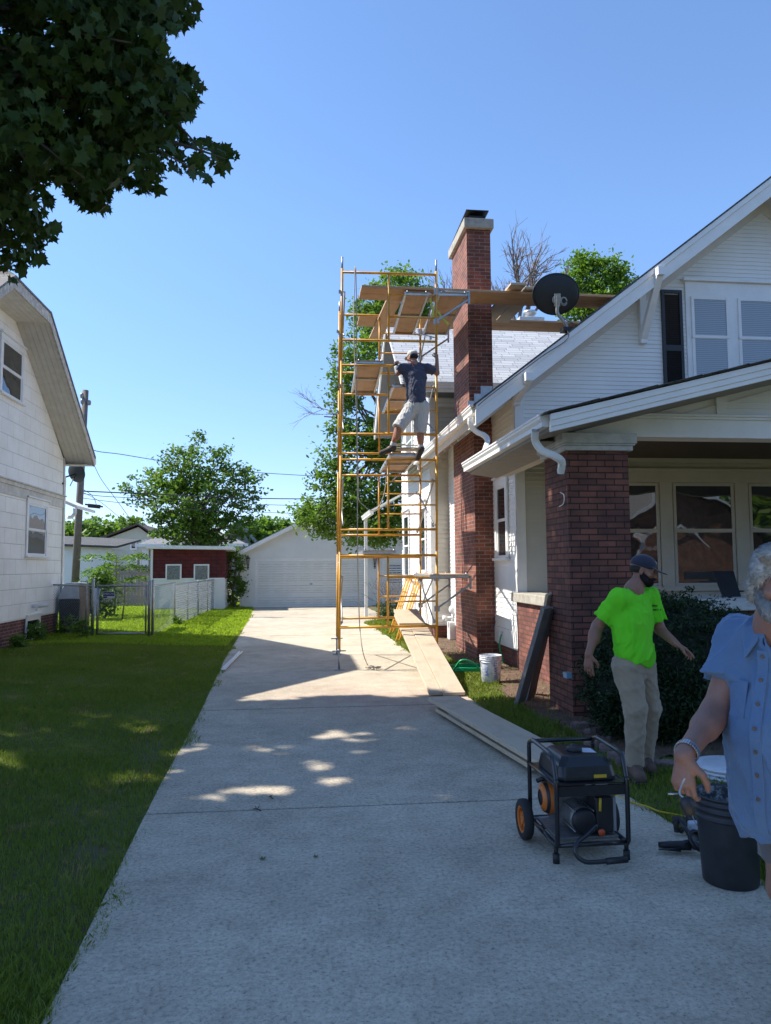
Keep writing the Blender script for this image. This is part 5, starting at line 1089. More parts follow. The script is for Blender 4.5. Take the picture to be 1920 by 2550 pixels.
def tree(name,label,cat,base,top,ells,nc,nl,cs,leaf,mat,r0,nb=30,outline=OVAL,group=None,shell=.5,up=.4):
    o=thing(name,label,cat,group); pts,cen=clumps(ells,nc,nl,cs,shell)
    leaf_mesh('crown',pts,leaf,outline,mat,o,up=up)
    mb=MB(); limbs(mb,base,top,cen,r0,nb,RNG); mb.build('trunk',bark,o); return o
L1=leafmat('green_foliage',(.08,.15,.03),(.17,.27,.055),.42); L2=leafmat('bright_foliage',(.10,.19,.03),(.17,.28,.05)); L3=leafmat('dark_foliage',(.03,.06,.018),(.06,.10,.025)); LM=leafmat('maple_foliage',(.035,.07,.018),(.055,.095,.022),.2,.55)
LP=leafmat('pale_green_foliage',(.10,.15,.05),(.17,.23,.08))
# --- broad tree behind the shed
tb=P(500,1400,Y=38); tb.z=0
tree('broad_tree','broad leafy tree with low forked trunk behind the maroon shed','tree',tb,P(490,1250,Y=38),
 [EL(490,1170,38,75,70),EL(415,1190,38,70,45),EL(575,1195,38,70,50),EL(355,1235,38,50,32),EL(618,1250,38,45,55),EL(330,1205,38,24,22),EL(480,1255,38,110,70),EL(487,1105,38,26,32),EL(545,1130,38,30,28),EL(430,1140,38,28,24),EL(420,1300,38,60,32),EL(460,1320,38,70,40),EL(560,1315,38,85,42),EL(500,1350,38,60,30)],560,24,.42,.19,L1,.28,60,shell=.3)
# --- tall tree behind the scaffold (leafy with bare twigs)
YT=26.5; tb=P(1040,1500,Y=YT+3); tb.z=0
tree('tall_tree','tall leafy tree rising behind the scaffold and drooping in front of the garage','tree',tb,P(985,1000,Y=YT+2),
 [EL(990,755,YT+1,80,95),EL(925,800,YT+1,62,75),EL(1040,760,YT+1,45,70),EL(870,930,YT,45,100),EL(920,900,YT,55,80),EL(905,1090,YT,60,70),EL(965,1120,YT,55,90),EL(860,1000,YT,35,50),EL(880,1230,YT,80,60),EL(800,1290,YT,75,50),EL(920,1310,YT,95,58),EL(970,1260,YT,45,80),EL(760,1280,YT,35,35),EL(825,1140,YT,42,38),EL(800,1190,YT,38,28),EL(845,1060,YT,30,40)],980,26,.42,.15,L1,.3,60,shell=.35)
def bare(mb,p,d,L,r,depth,rng,spread=.55):
    e=p+d*L; mid=p.lerp(e,.5)+Vector(rng.normal(size=3))*L*.05; mb.tube([p,mid,e],[r,r*.85,r*.65],5 if r>.02 else 3,0,False)
    if depth==0: return
    for k in range(int(rng.integers(2,5 if depth>1 else 4))):
        nd=(d+Vector(rng.normal(size=3))*spread+Vector((0,0,.15))).normalized(); bare(mb,p.lerp(e,rng.uniform(.45,1)),nd,L*rng.uniform(.55,.8),r*.6,depth-1,rng,spread)
greyb=plain('bare_twig_bark',(.2,.16,.14),.95,var=.3)
mb=MB(); rg=np.random.default_rng(12)
for (px,py,dx,dz) in ((800,1050,-.9,.1),):
    mb=MB(); bare(mb,P(px+110,py,Y=YT),Vector((dx,0,dz)).normalized(),1.5,.035,4,rg,.4); mb.build('bare_branch',greyb,bpy.data.objects['tall_tree'])
# --- bare tree beyond the roof
bt=thing('bare_tree','leafless tree with fine twigs rising beyond the grey roof right of the chimney','tree'); mb=MB(); rg=np.random.default_rng(5)
b0=P(1300,1000,Y=30); b0.z=0; mid=P(1290,830,Y=30); mb.tube([b0,b0.lerp(mid,.5),mid],[.3,.22,.14],8)
for (px,py) in ((1250,640),(1290,600),(1330,620),(1380,640),(1230,690),(1350,680),(1410,680)):
    e=P(px,py,Y=30); d=(e-mid); bare(mb,mid,d.normalized(),d.length*.5,.07,4,rg,.42)
mb.build('trunk',greyb,bt)
bt2=thing('bare_tree','leafless treetop showing between the scaffold and the chimney','tree'); mb=MB(); m2=P(1110,860,Y=31); b2=Vector((m2.x,m2.y,0)); mb.tube([b2,m2],[.25,.12],8)
for (px,py) in ((1075,700),(1110,680),(1140,690),(1095,740)):
    e=P(px,py,Y=31); d=(e-m2); bare(mb,m2,d.normalized(),d.length*.5,.06,4,rg,.4)
mb.build('trunk',greyb,bt2)
tb=P(1500,900,Y=35); tb.z=0
tree('leafy_tree','green treetop above the roof line right of the satellite dish','tree',tb,P(1490,780,Y=35),[EL(1480,700,35,60,60),EL(1540,720,35,50,50),EL(1440,690,35,32,48),EL(1460,650,35,35,30),EL(1520,670,35,45,30),EL(1500,770,35,75,45),EL(1430,780,35,40,30)],330,24,.5,.19,L2,.3,50)
# --- distant trees
k=0
for (px,py,Y,rx,rz,lb) in ((185,1325,80,40,28,'dark distant tree immediately right of the utility pole base'),(250,1322,85,48,32,'rounded distant tree behind the pale yellow house'),(318,1318,90,36,30,'distant tree over the ridge of the pale yellow house'),(640,1325,70,42,30,'distant tree left of the garage roof slope'),(700,1318,75,34,26,'distant tree just above the garage roof slope'),(165,1335,60,26,26,'distant tree at the back corner of the left house')):
    c=P(px,py,Y=Y); tree('distant_tree',lb,'tree',(c.x,c.y,0),(c.x,c.y,c.z),[EL(px,py,Y,rx,rz),EL(px-rx*.5,py+6,Y,rx*.6,rz*.8),EL(px+rx*.5,py+8,Y,rx*.6,rz*.8),((c.x,c.y,c.z*.5),(rx*Y/1850*1.1,2,c.z*.55))],150,22,1.0,.5,L1,.3,8,group='trees far beyond the yards')
# --- vine clump by the garage, ailanthus, weeds
c=P(588,1440,Y=31.2); tree('climbing_bush','tall dark bush squeezed between the maroon shed and the garage','bush',(c.x,31.2,0),(c.x,31.2,1.8),[((c.x,31.3,.9),(.42,.4,.9)),((c.x-.1,31.3,2.0),(.4,.4,.55))],90,24,.22,.10,L1,.05,8)
def pinnate(name,label,base,h,nf,L,mat,cat='plant',spread=1.0):
    o=thing(name,label,cat); base=Vector(base); rg=random.Random(int(h*100)+nf); mb=MB(); top=base+Vector((.05,0,h)); mb.tube([base,base.lerp(top,.5)+Vector((.03,0,0)),top],[.03,.022,.012],6); pts=[]
    for k in range(nf):
        a=rg.uniform(0,2*pi); s=base.lerp(top,rg.uniform(.35,1)); e=s+Vector((cos(a)*L*spread,sin(a)*L*.8*spread,rg.uniform(.05,.4)*L)); tip=e+Vector((cos(a)*L*.25,sin(a)*L*.25,-L*.18))
        pp=catmull([s,e,tip],6); mb.tube(pp,.006,4)
        for q in pp[2:]: 
            for j in range(4): pts.append((q.x+rg.uniform(-.09,.09)*L*1.6,q.y+rg.uniform(-.09,.09)*L*1.6,q.z+rg.uniform(-.05,.02)))
    mb.build('stem',M['turf'],o); leaf_mesh('leaves',np.array(pts),.16*L*1.3,NARROW if cat=='plant' else OVAL,mat,o,up=1.2); return o
c=P(285,1470,Y=26); pinnate('young_ailanthus','bright green young tree with feathery fronds in front of the wooden fence',(c.x,26,0),2.05,26,.85,L2)
c=P(258,1500,Y=25); tree('garden_bush','leafy bush with pale spots below the feathery young tree','bush',(c.x,25,0),(c.x,25,.8),[((c.x,25,.75),(.5,.4,.75)),((c.x-.1,25,1.4),(.35,.3,.4))],80,24,.2,.11,L1,.04,8)
c=P(212,1490,Y=24); tree('garden_bush','dark bush behind the trash cart at the foot of the pole','bush',(c.x,24,0),(c.x,24,.7),[((c.x,24,.8),(.55,.4,.6))],60,24,.2,.11,L3,.04,6)
c=P(305,1480,Y=24); pinnate('climbing_plant','thin white flowering climber on a stake behind the gate',(c.x,24,0),1.25,14,.25,LP)
for (px,py,Yv,h,lb) in ((90,1590,16.9,.42,'tall weed growing in front of the basement window'),(165,1580,18.3,.45,'weed clump against the corner of the left house'),(205,1580,17.5,.4,'dark weed clump at the foot of the plywood sheet'),(45,1612,15.6,.22,'low weed along the brick base of the left house'),(575,1500,32.0,.4,'weeds growing at the far end of the slatted fence'),(440,1555,21.4,.22,'small weed at the near end of the slatted fence')):
    c=P(px,py,Y=Yv); zz=float(hgt(c.x,Yv)); tree('weed',lb,'weed',(c.x,Yv,zz),(c.x,Yv,zz+h*.6),[((c.x,Yv,zz+h*.55),(h*.55,h*.45,h*.55))],26,14,.1,.075,L1,.008,10,group='weeds by the walls and fences')
c=P(985,1560,Y=20.5); bs=thing('bare_shrub','brownish bare shrub behind the leaning yellow ladder sections','shrub'); mb=MB(); rg=np.random.default_rng(9)
for k in range(9): bare(mb,Vector((c.x+rg.uniform(-.25,.25),22.3,0)),Vector((rg.uniform(-.4,.4),rg.uniform(-.2,.2),1)).normalized(),.7,.012,3,rg,.45)
mb.build('branches',greyb,bs); leaf_mesh('leaves',np.array([(c.x+rg.uniform(-.35,.35),22.2+rg.uniform(-.2,.2),rg.uniform(.1,.6)) for _ in range(500)]),.07,OVAL,L3,bs)
# --- yew shrub by the pier
yw=thing('yew_shrub','large dark rounded yew shrub beside the brick porch pier','shrub')
pts,cen=clumps([((3.72,6.98,.62),(.86,.74,.74)),((3.35,6.9,.42),(.62,.62,.50)),((4.2,7.0,.45),(.6,.6,.52))],2600,34,.085,.80)
pts=pts[(pts[:,1]<7.82)|(pts[:,0]>3.7)]; pts=pts[pts[:,1]<7.93]
LY=leafmat('yew_needles',(.012,.028,.012),(.03,.06,.02),.1,.55,vs=5)
leaf_mesh('foliage',pts,.045,NARROW,LY,yw,up=.2)
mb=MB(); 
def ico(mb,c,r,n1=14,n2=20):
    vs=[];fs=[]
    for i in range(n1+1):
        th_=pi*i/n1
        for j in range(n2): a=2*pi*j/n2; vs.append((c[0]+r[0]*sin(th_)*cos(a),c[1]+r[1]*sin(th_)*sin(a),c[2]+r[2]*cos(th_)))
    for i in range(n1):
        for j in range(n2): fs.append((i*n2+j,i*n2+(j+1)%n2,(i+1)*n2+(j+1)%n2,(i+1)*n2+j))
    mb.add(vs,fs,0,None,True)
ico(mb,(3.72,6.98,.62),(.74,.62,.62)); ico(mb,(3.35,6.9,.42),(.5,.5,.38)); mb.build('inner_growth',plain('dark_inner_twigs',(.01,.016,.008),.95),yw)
# ============================================================ MAPLE overhead
MASK=[(-60,-60),(482,-60),(495,50),(440,82),(402,66),(412,112),(432,150),(458,168),(508,190),(498,240),(478,288),(438,300),(455,332),(530,348),(590,380),(586,412),(540,436),(512,462),(455,448),(412,400),(408,472),(362,486),(300,466),(276,470),(272,535),(215,522),(160,482),(158,440),(124,480),(152,542),(142,590),(95,622),(134,652),(76,664),(60,702),(-60,712)]
def inpoly(x,y,poly):
    c=np.zeros(len(x),bool); n_=len(poly)
    for i in range(n_):
        (x1,y1),(x2,y2)=poly[i],poly[(i+1)%n_]
        if y1==y2: continue
        m_=((y1>y)!=(y2>y))&(x<(x2-x1)*(y-y1)/(y2-y1)+x1); c^=m_
    return c
FW=np.array(fwd);RG_=np.array(rgt);UPV=np.array(upv);CM=np.array(CAM)
def projn(p):
    v=p-CM; z=v@FW; zz=np.where(np.abs(z)<1e-3,1e-3,z); return 960+1850*(v@RG_)/zz,1275-1850*(v@UPV)/zz,z
PATCH=[(30,1898,62,16),(363,1812,46,13),(312,1926,50,17),(230,2025,40,12),(57,2262,34,20),(500,1863,44,10),(633,1866,66,8),(850,1830,72,13),(795,1905,58,16),(834,1944,64,13),(654,1968,90,20),(432,1932,34,15),(513,1988,34,9),(430,1990,34,9),(420,1880,26,18),(1005,1817,44,8),(645,2535,26,7),(1740,2540,30,9),(735,1862,20,5),(560,2190,30,4),(395,1845,30,8)]  # spots where shading leaves are left out so sun flecks reach the ground
LDn=np.array(LD)
_pr=np.random.default_rng(77)
PATCH+=[(float(_pr.uniform(440,1020)),float(_pr.uniform(1785,1985)),float(_pr.uniform(8,26)),float(_pr.uniform(3,7))) for _ in range(34)]+[(float(_pr.uniform(20,400)),float(_pr.uniform(1780,2300)),float(_pr.uniform(10,30)),float(_pr.uniform(4,9))) for _ in range(22)]
def maple_ok(p,jit=0):  # canopy shaped by where each leaf's shadow would land
    x,y,z=projn(p); front=z>.2; inf=front&(x>-30)&(x<1950)&(y>-30)&(y<2600)
    ok=~inf|inpoly(x,y,MASK)
    edge=np.zeros(len(p),bool)
    for dx,dy in ((48,0),(-48,0),(0,48),(0,-48),(30,30),(30,-30)): edge|=~inpoly(x+dx,y+dy,MASK)
    nz_=np.sin(p[:,0]*9+np.sin(p[:,2]*7)*1.5)+np.sin(p[:,1]*8+1)+np.sin(p[:,2]*10+p[:,0]*3)
    n2_=np.sin(p[:,0]*5.1+np.sin(p[:,2]*4)*1.2)+np.sin(p[:,1]*4.3+2)+np.sin(p[:,2]*5.7+p[:,1]*2); ok&=~(inf&(n2_>1.75))
    ok&=~(inf&edge&(nz_>.1)&(RNG.uniform(0,1,len(p))<.93))
    t=-p[:,2]/LDn[2]; S=p+LDn*t[:,None]
    yb=9.55+.10*np.sin(S[:,0]*3.1)+.05*np.sin(S[:,0]*9)
    yb=np.where(S[:,0]>1.9,9.1,yb)
    ok&=~((S[:,1]>yb)&(S[:,0]>-.75)&(S[:,0]<3.5))
    tw=(3.0-p[:,0])/LDn[0]; Wp=p+LDn*tw[:,None]; ok&=~((tw>0)&(Wp[:,1]>8.75)&(Wp[:,2]>0)&(Wp[:,2]<8.5))
    ok&=~((~inf)&((S[:,1]<1.9)|(S[:,0]>6.5)|(S[:,0]<-7.5)))
    sx,sy,sz=projn(S)
    for (a,b_,ra,rb_) in PATCH: ok&=~((((sx-a)/ra/1.25)**2+((sy-b_)/rb_/1.3)**2<1+.95*np.sin(sx*.09+a)*np.sin(sy*.21+a)+.5*np.sin(sx*.23-a))&(sz>.3))
    return ok
MP=thing('maple_tree','maple branches with dark pointed leaves hanging in from the upper left','tree')
pts,cen=clumps([((-4.6,6.6,8.2),(5.0,5.6,2.8)),((-8.5,5.0,8.5),(4.5,5.5,3.0)),((-3.0,3.0,8.6),(5,4.5,2.6)),((-.2,4.0,10.6),(4.2,5.6,2.2)),((-9.8,11.6,9.2),(4.2,2.4,1.6)),((-6,10.5,9.6),(3.6,2.6,2.6))],2600,24,.75,.0)
p2,c2=clumps([((-2.5,5.4,5.4),(2.1,1.3,1.3)),((-2.0,5.6,4.6),(1.4,1.0,.8)),((-1.3,5.6,5.4),(1.1,.8,1.0)),((-1.1,5.8,6.0),(.9,.7,.9))],1050,20,.26,.0)
# dense edge spray that shapes the hanging branch ends
allp=np.concatenate([pts,p2]); allp=allp[maple_ok(allp)]
ax_,ay_,az2=projn(allp); near=(np.linalg.norm(allp-CM,axis=1)<8.5)|((az2>.2)&(ax_>-40)&(ax_<1960)&(ay_>-40)&(ay_<2550))
far_keep=~near
LMo=leaf_mesh('leaves',allp[near],.09,MAPLE,LM,MP,up=.15,droop=.9,jit=.5)
leaf_mesh('far_leaves',allp[~near],.24,MAPLE,LM,MP,up=1.4,droop=.3)
mb=MB(); rg=np.random.default_rng(3)
tr0=Vector((-6.2,3.6,-.1)); tr1=Vector((-5.6,4.2,4.2))
mb.tube(catmull([tr0,Vector((-6.1,3.7,1.5)),tr1],5),[.38-.012*i for i in range(11)],12)
def br(a,b_,r,sag=.3,n_=3):
    a=Vector(a);b_=Vector(b_); m_=a.lerp(b_,.5)+Vector((0,0,sag)); mb.tube(catmull([a,m_,b_],6),[r*(1-.8*i/12) for i in range(13)],7); return m_
for e in ((-3.5,6.8,8.5),(-8.5,5,9),(-3,2.5,9),(0,4,11),(-5,-2,8.5),(-6,10,9.5),(-2.4,5.5,5.6)): br(tr1,e,.14,.6)
kk=allp[near]
for i in rg.integers(0,len(kk),70):
    e=Vector(kk[i]); s=Vector((-3.6,5.4,5.6))+Vector(rg.normal(size=3))*.3; mb.tube(catmull([s,s.lerp(e,.55)+Vector((0,0,.15)),e],4),[.02*(1-.8*j/8)+.002 for j in range(9)],5)
for (a,b_) in (((P(0,285,Y=5.4)),P(330,60,Y=5.9)),(P(-40,200,Y=5.2),P(300,190,Y=5.6)),(P(300,190,Y=5.6),P(500,370,Y=5.6)),(P(-20,300,Y=5.2),P(250,400,Y=5.5)),(P(300,340,Y=5.5),P(560,395,Y=5.6))): br(a,b_,.022,.04)
mb.build('trunk',bark,MP)
# ============================================================ GRASS (uncountable)
def grass(name,n_,region,hmin,hmax,wd,mat,clip=True):
    x0,x1,ya,yb=region
    y=ya*(yb/ya)**RNG.uniform(0,1,n_*2); x=RNG.uniform(x0,x1,n_*2)
    p=np.stack([x,y,np.zeros_like(x)],1); sx,sy,sz=projn(p); keep=(sx>-80)&(sx<2000)&(sy<2700)
    x,y=x[keep],y[keep]
    xl=np.interp(y,[a for a,_ in XL],[b for _,b in XL]); xr=np.interp(y,[a for a,_ in XR],[b for _,b in XR])
    edge=.03+.07*np.maximum(0,np.sin(y*5.3)+np.sin(y*1.7+1)+.6*np.sin(y*13))
    keep=(x<xl+edge*RNG.uniform(0,1,len(x)))|(x>xr-edge*RNG.uniform(0,1,len(x)))
    bare_=np.exp(-((x+1.35)**2/.03+(y-7.2)**2/.5))+np.exp(-((x+1.2)**2/.03+(y-4.6)**2/.1)); keep&=RNG.uniform(0,1,len(x))>bare_*.72
    # no blades on the soil bed
    soil=np.zeros(len(x),bool); soil=inpoly(x,y,SOIL); keep&=~(soil&(RNG.uniform(0,1,len(x))>.06))
    keep&=~((x>3.45)&(y>6.3)); keep&=~(x<-5.75)|(y>19.3)
    x,y=x[keep],y[keep]; x,y=x[:n_],y[:n_]; k=len(x)
    z=hgt(x,y)+.004; dist=np.hypot(x,y); h=RNG.uniform(hmin,hmax,k)*(1+.5*np.sin(x*2.1+y*1.3)*np.sin(y*2.7)); w_=wd*np.maximum(1,dist/5.5)
    a=RNG.uniform(0,2*pi,k); lean=RNG.uniform(.1,.95,k)*h; la=RNG.uniform(0,2*pi,k)
    bx,by=np.cos(a)*w_,np.sin(a)*w_; mx,my=x+np.cos(la)*lean*.35,y+np.sin(la)*lean*.35; tx,ty=x+np.cos(la)*lean,y+np.sin(la)*lean
    V=np.empty((k,5,3)); V[:,0]=np.stack([x-bx,y-by,z-.005],1); V[:,1]=np.stack([x+bx,y+by,z-.005],1); V[:,2]=np.stack([mx+bx*.7,my+by*.7,z+h*.62],1); V[:,3]=np.stack([tx,ty,z+h],1); V[:,4]=np.stack([mx-bx*.7,my-by*.7,z+h*.62],1)
    me=bpy.data.meshes.new(name); me.vertices.add(k*5); me.vertices.foreach_set('co',V.ravel()); me.loops.add(k*5); me.loops.foreach_set('vertex_index',np.arange(k*5)); me.polygons.add(k); me.polygons.foreach_set('loop_start',np.arange(k)*5); me.update(calc_edges=True); me.materials.append(mat)
    o=bpy.data.objects.new(name,me); COL.objects.link(o); o['kind']='stuff'; return o
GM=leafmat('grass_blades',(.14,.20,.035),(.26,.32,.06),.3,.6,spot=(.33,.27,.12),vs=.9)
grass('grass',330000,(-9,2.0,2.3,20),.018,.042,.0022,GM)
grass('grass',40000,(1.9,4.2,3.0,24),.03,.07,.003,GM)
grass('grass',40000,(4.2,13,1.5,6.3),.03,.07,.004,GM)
GM2=leafmat('sun_tinted_grass_blades',(.24,.34,.035),(.36,.46,.06),.45,.6,vs=.8)  # brighter copy of the blade colour for the far lawn, sunlight put into the tint
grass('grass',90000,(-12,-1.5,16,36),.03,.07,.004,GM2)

# --- trees across the street, mirrored in the porch windows
for i,(x,y,h,r,lb) in enumerate(((12,-20,10,5,'big tree across the street left of the brick house'),(31,-19,9,5,'big tree across the street right of the brick house'),(37,-17,10,5,'street tree far right across the road'),(-8,-24,12,6,'big tree across the street on the left'),(22,-34,15,9,'tall tree behind the brick house across the street'),(42,-26,12,7,'last tree of the row across the street'))):
    tree('street_tree',lb,'tree',(x,y,0),(x,y,h*.6),[((x,y,h*.55),(r,r,h*.5))],420,26,1.2,.5,L1,.35,12,group='trees across the street')
# ============================================================ PEOPLE (implicit surfaces meshed with surface nets)
class SDF:
    def __init__(s,cell): s.P=[]; s.cell=cell
    def cone(s,a,b,ra,rb,k=.02,cut=None,sub=False,sq=None): s.P.append(('c',np.array(a,float),np.array(b,float),ra,rb,k,cut,sub,sq)); return s
    def chain(s,pts,rs,k=.02,cut=None):
        for i in range(len(pts)-1): s.cone(pts[i],pts[i+1],rs[i],rs[i+1],k,cut if i==len(pts)-2 else None)
        return s
    def ell(s,c,r,ax=None,k=.03,sub=False,cut=None): s.P.append(('e',np.array(c,float),np.array(r,float),np.eye(3) if ax is None else np.array(ax,float),0,k,cut,sub,None)); return s
    def ev(s,q,p):
        if p[0]=='c':
            a,b,ra,rb=p[1:5]; ba=b-a; L2=(ba*ba).sum()+1e-9; v=q-a
            if p[8] is not None:   # flattened capsule: (axis, factor)
                axn,fc=p[8]; axn=np.array(axn,float); axn/=np.linalg.norm(axn); t0=np.clip((v@ba)/L2,0,1); w_=v-t0[...,None]*ba; c=(w_@axn); w_=w_+axn*(c*(1/fc-1))[...,None]; return (np.sqrt((w_*w_).sum(-1))-(ra+(rb-ra)*t0))*min(1,fc*1.3)
            t=np.clip((v@ba)/L2,0,1); return np.sqrt(((v-t[...,None]*ba)**2).sum(-1))-(ra+(rb-ra)*t)
        c,r,ax=p[1:4]; v=(q-c)@ax.T; k0=np.sqrt(((v/r)**2).sum(-1)); k1=np.sqrt(((v/r**2)**2).sum(-1))+1e-9; return k0*(k0-1)/k1
    def mesh(s,name,mat,parent=None,post=None,wr=None,pad=.03):
        lo=np.full(3,1e9);hi=-lo; bb=[]
        for p in s.P:
            if p[0]=='c': R=max(p[3],p[4])*(1.0 if p[8] is None else max(1,p[8][1])); l=np.minimum(p[1],p[2])-R; h=np.maximum(p[1],p[2])+R
            else: ext=np.sqrt(((p[3].T*p[2])**2).sum(1)); l=p[1]-ext; h=p[1]+ext
            bb.append((l-pad-p[5],h+pad+p[5])); 
            if not p[7]: lo=np.minimum(lo,l); hi=np.maximum(hi,h)
        lo-=pad;hi+=pad; c=s.cell; n=np.ceil((hi-lo)/c).astype(int)+1
        D=np.full(n,.5,np.float32); axs=[lo[i]+c*np.arange(n[i]) for i in range(3)]
        for p,(l,h) in zip(s.P,bb):
            i0=np.clip(np.floor((l-lo)/c).astype(int),0,n-1); i1=np.clip(np.ceil((h-lo)/c).astype(int)+1,1,n)
            if (i1<=i0).any(): continue
            sl=tuple(slice(i0[i],i1[i]) for i in range(3)); q=np.stack(np.meshgrid(*[axs[i][sl[i]] for i in range(3)],indexing='ij'),-1)
            d=s.ev(q,p)
            if p[6] is not None:
                for (cp,cn) in (p[6] if isinstance(p[6],list) else [p[6]]):
                    cn=np.array(cn,float); cn/=np.linalg.norm(cn); d=np.maximum(d,(q-np.array(cp,float))@cn)
            A=D[sl]; k=p[5]
            if p[7]: h_=np.clip(.5-.5*(A+d)/k,0,1); D[sl]=A+(-d-A)*h_+k*h_*(1-h_)
            else: h_=np.clip(.5+.5*(A-d)/k,0,1); D[sl]=A+(d-A)*h_-k*h_*(1-h_)
        if wr or post:
            m_=D<.08; idx=np.argwhere(m_); q=lo+idx*c
            if wr: D[m_]+=wr(q).astype(np.float32)
            if post: D[m_]=post(q,D[m_])
        # surface nets
        S=(D<0); 
        cs=np.zeros(tuple(n-1),np.int8)
        for dx in (0,1):
            for dy in (0,1):
                for dz in (0,1): cs+=S[dx:n[0]-1+dx,dy:n[1]-1+dy,dz:n[2]-1+dz]
        act=(cs>0)&(cs<8); ai=np.argwhere(act); vid=-np.ones(act.shape,np.int64); vid[act]=np.arange(len(ai))
        acc=np.zeros((len(ai),3)); cnt=np.zeros(len(ai))
        corners=[(a,b,d) for a in (0,1) for b in (0,1) for d in (0,1)]
        for i,ca in enumerate(corners):
            for cb in corners[i+1:]:
                if sum(abs(ca[j]-cb[j]) for j in range(3))!=1: continue
                va=D[ai[:,0]+ca[0],ai[:,1]+ca[1],ai[:,2]+ca[2]]; vb=D[ai[:,0]+cb[0],ai[:,1]+cb[1],ai[:,2]+cb[2]]
                x=(va<0)!=(vb<0); t=np.where(x,va/np.where(x,va-vb,1),0); pt_=np.array(ca)+(np.array(cb)-np.array(ca))*t[:,None]
                acc+=np.where(x[:,None],pt_,0); cnt+=x
        V=lo+c*(ai+acc/np.maximum(cnt,1)[:,None])
        F=[]
        for ax in range(3):
            o1,o2=[(1,2),(2,0),(0,1)][ax]; sa=[slice(None)]*3; sb=[slice(None)]*3; sa[ax]=slice(0,-1); sb[ax]=slice(1,None)
            A_,B_=S[tuple(sa)],S[tuple(sb)]; e=np.argwhere(A_!=B_); inside=A_[tuple(e.T)]
            ok=(e[:,o1]>0)&(e[:,o2]>0)&(e[:,o1]<n[o1]-1)&(e[:,o2]<n[o2]-1); e=e[ok]; inside=inside[ok]
            def g_(d1,d2): z=e.copy(); z[:,o1]-=d1; z[:,o2]-=d2; return vid[z[:,0],z[:,1],z[:,2]]
            q=np.stack([g_(1,1),g_(0,1),g_(0,0),g_(1,0)],1); q[~inside]=q[~inside][:,::-1]; F.append(q)
        F=np.concatenate(F); F=F[(F>=0).all(1)]
        me=bpy.data.meshes.new(name); me.from_pydata(V.tolist(),[],F.tolist()); me.materials.append(mat) if mat else None
        me.polygons.foreach_set('use_smooth',np.ones(len(F),bool)); me.update()
        o=bpy.data.objects.new(name,me); COL.objects.link(o)
        if parent: o.parent=parent
        md=o.modifiers.new('s','SMOOTH'); md.factor=.5; md.iterations=2
        return o
from mathutils.bvhtree import BVHTree
def bvh(o):
    me=o.data; return BVHTree.FromPolygons([v.co for v in me.vertices],[p.vertices for p in me.polygons])
def strands(o,par,n_,L,down,mat,seed=1,lift=.35,wd=.0007):
    rg=np.random.default_rng(seed); me=o.data; k=len(me.polygons); C=np.empty(k*3); Nn=np.empty(k*3); me.polygons.foreach_get('center',C); me.polygons.foreach_get('normal',Nn); C=C.reshape(-1,3);Nn=Nn.reshape(-1,3)
    i=rg.integers(0,k,n_); c=C[i]+rg.normal(size=(n_,3))*.0012; n1=Nn[i]; d=np.array(down,float)[None]+rg.normal(size=(n_,3))*.35; d-=(d*n1).sum(1)[:,None]*n1; d/=np.linalg.norm(d,axis=1)[:,None]+1e-6; d=d+n1*lift; s_=np.cross(d,n1); s_/=np.linalg.norm(s_,axis=1)[:,None]+1e-6
    l=L*rg.uniform(.4,1.2,n_)[:,None]; m_=c+d*l*.55+n1*.001; e=c+d*l-n1*l*lift*.5; V=np.stack([c-s_*wd,c+s_*wd,m_+s_*wd*.8,e,m_-s_*wd*.8],1).reshape(-1,3)
    q_=bpy.data.meshes.new('hair_strands'); q_.vertices.add(n_*5); q_.vertices.foreach_set('co',V.ravel()); q_.loops.add(n_*5); q_.loops.foreach_set('vertex_index',np.arange(n_*5)); q_.polygons.add(n_); q_.polygons.foreach_set('loop_start',np.arange(n_)*5); q_.update(calc_edges=True); q_.materials.append(mat)
    ob=bpy.data.objects.new('hair_strands',q_); COL.objects.link(ob); ob.parent=o; ob['kind']='stuff'; return ob
def V3(*a): return np.array(a,float)
def nz(v): v=np.array(v,float); return v/np.linalg.norm(v)
def wrinkle(amp,f=9,seed=0,dirv=(0,0,1)):
    rg=np.random.default_rng(seed); Wm=[(rg.normal(size=3)*np.array([1,1,.5])+np.array([0,0,.25]),rg.uniform(0,6)) for _ in range(6)]
    def fn(q):
        a=np.zeros(len(q)); w_=q+.05*np.stack([np.sin(q[:,2]*11+seed),np.sin(q[:,0]*13),np.sin(q[:,1]*12)],1)
        for i,(d,p) in enumerate(Wm): x=np.sin((w_@d)*f*3.0*(1+.22*i)+p); a+=(1-np.abs(x))**2/(1+.3*i)
        return amp*(.33-a/3.6)*2.6
    return fn
def skinmat(name,c,c2):
    mt,n,b=nmat(name); v=pos(n); n.links.new(mixc(n,noise(n,9,4,.6,v),c,c2),b.inputs['Base Color']); b.inputs['Roughness'].default_value=.5; b.inputs['Subsurface Weight'].default_value=.12; b.inputs['Subsurface Radius'].default_value=(.01,.004,.002); rd_=noise(n,38,4,.7,v); n.links.new(mixc(n,ramp(n,rd_,[(.45,(0,0,0)),(.7,(.35,.35,.35))]),mixc(n,noise(n,9,4,.6,v),c,c2),(c[0]*.95,c[1]*.6,c[2]*.55)),b.inputs['Base Color']); bump(n,b,noise(n,220,4,.7,v),.0016); return mt
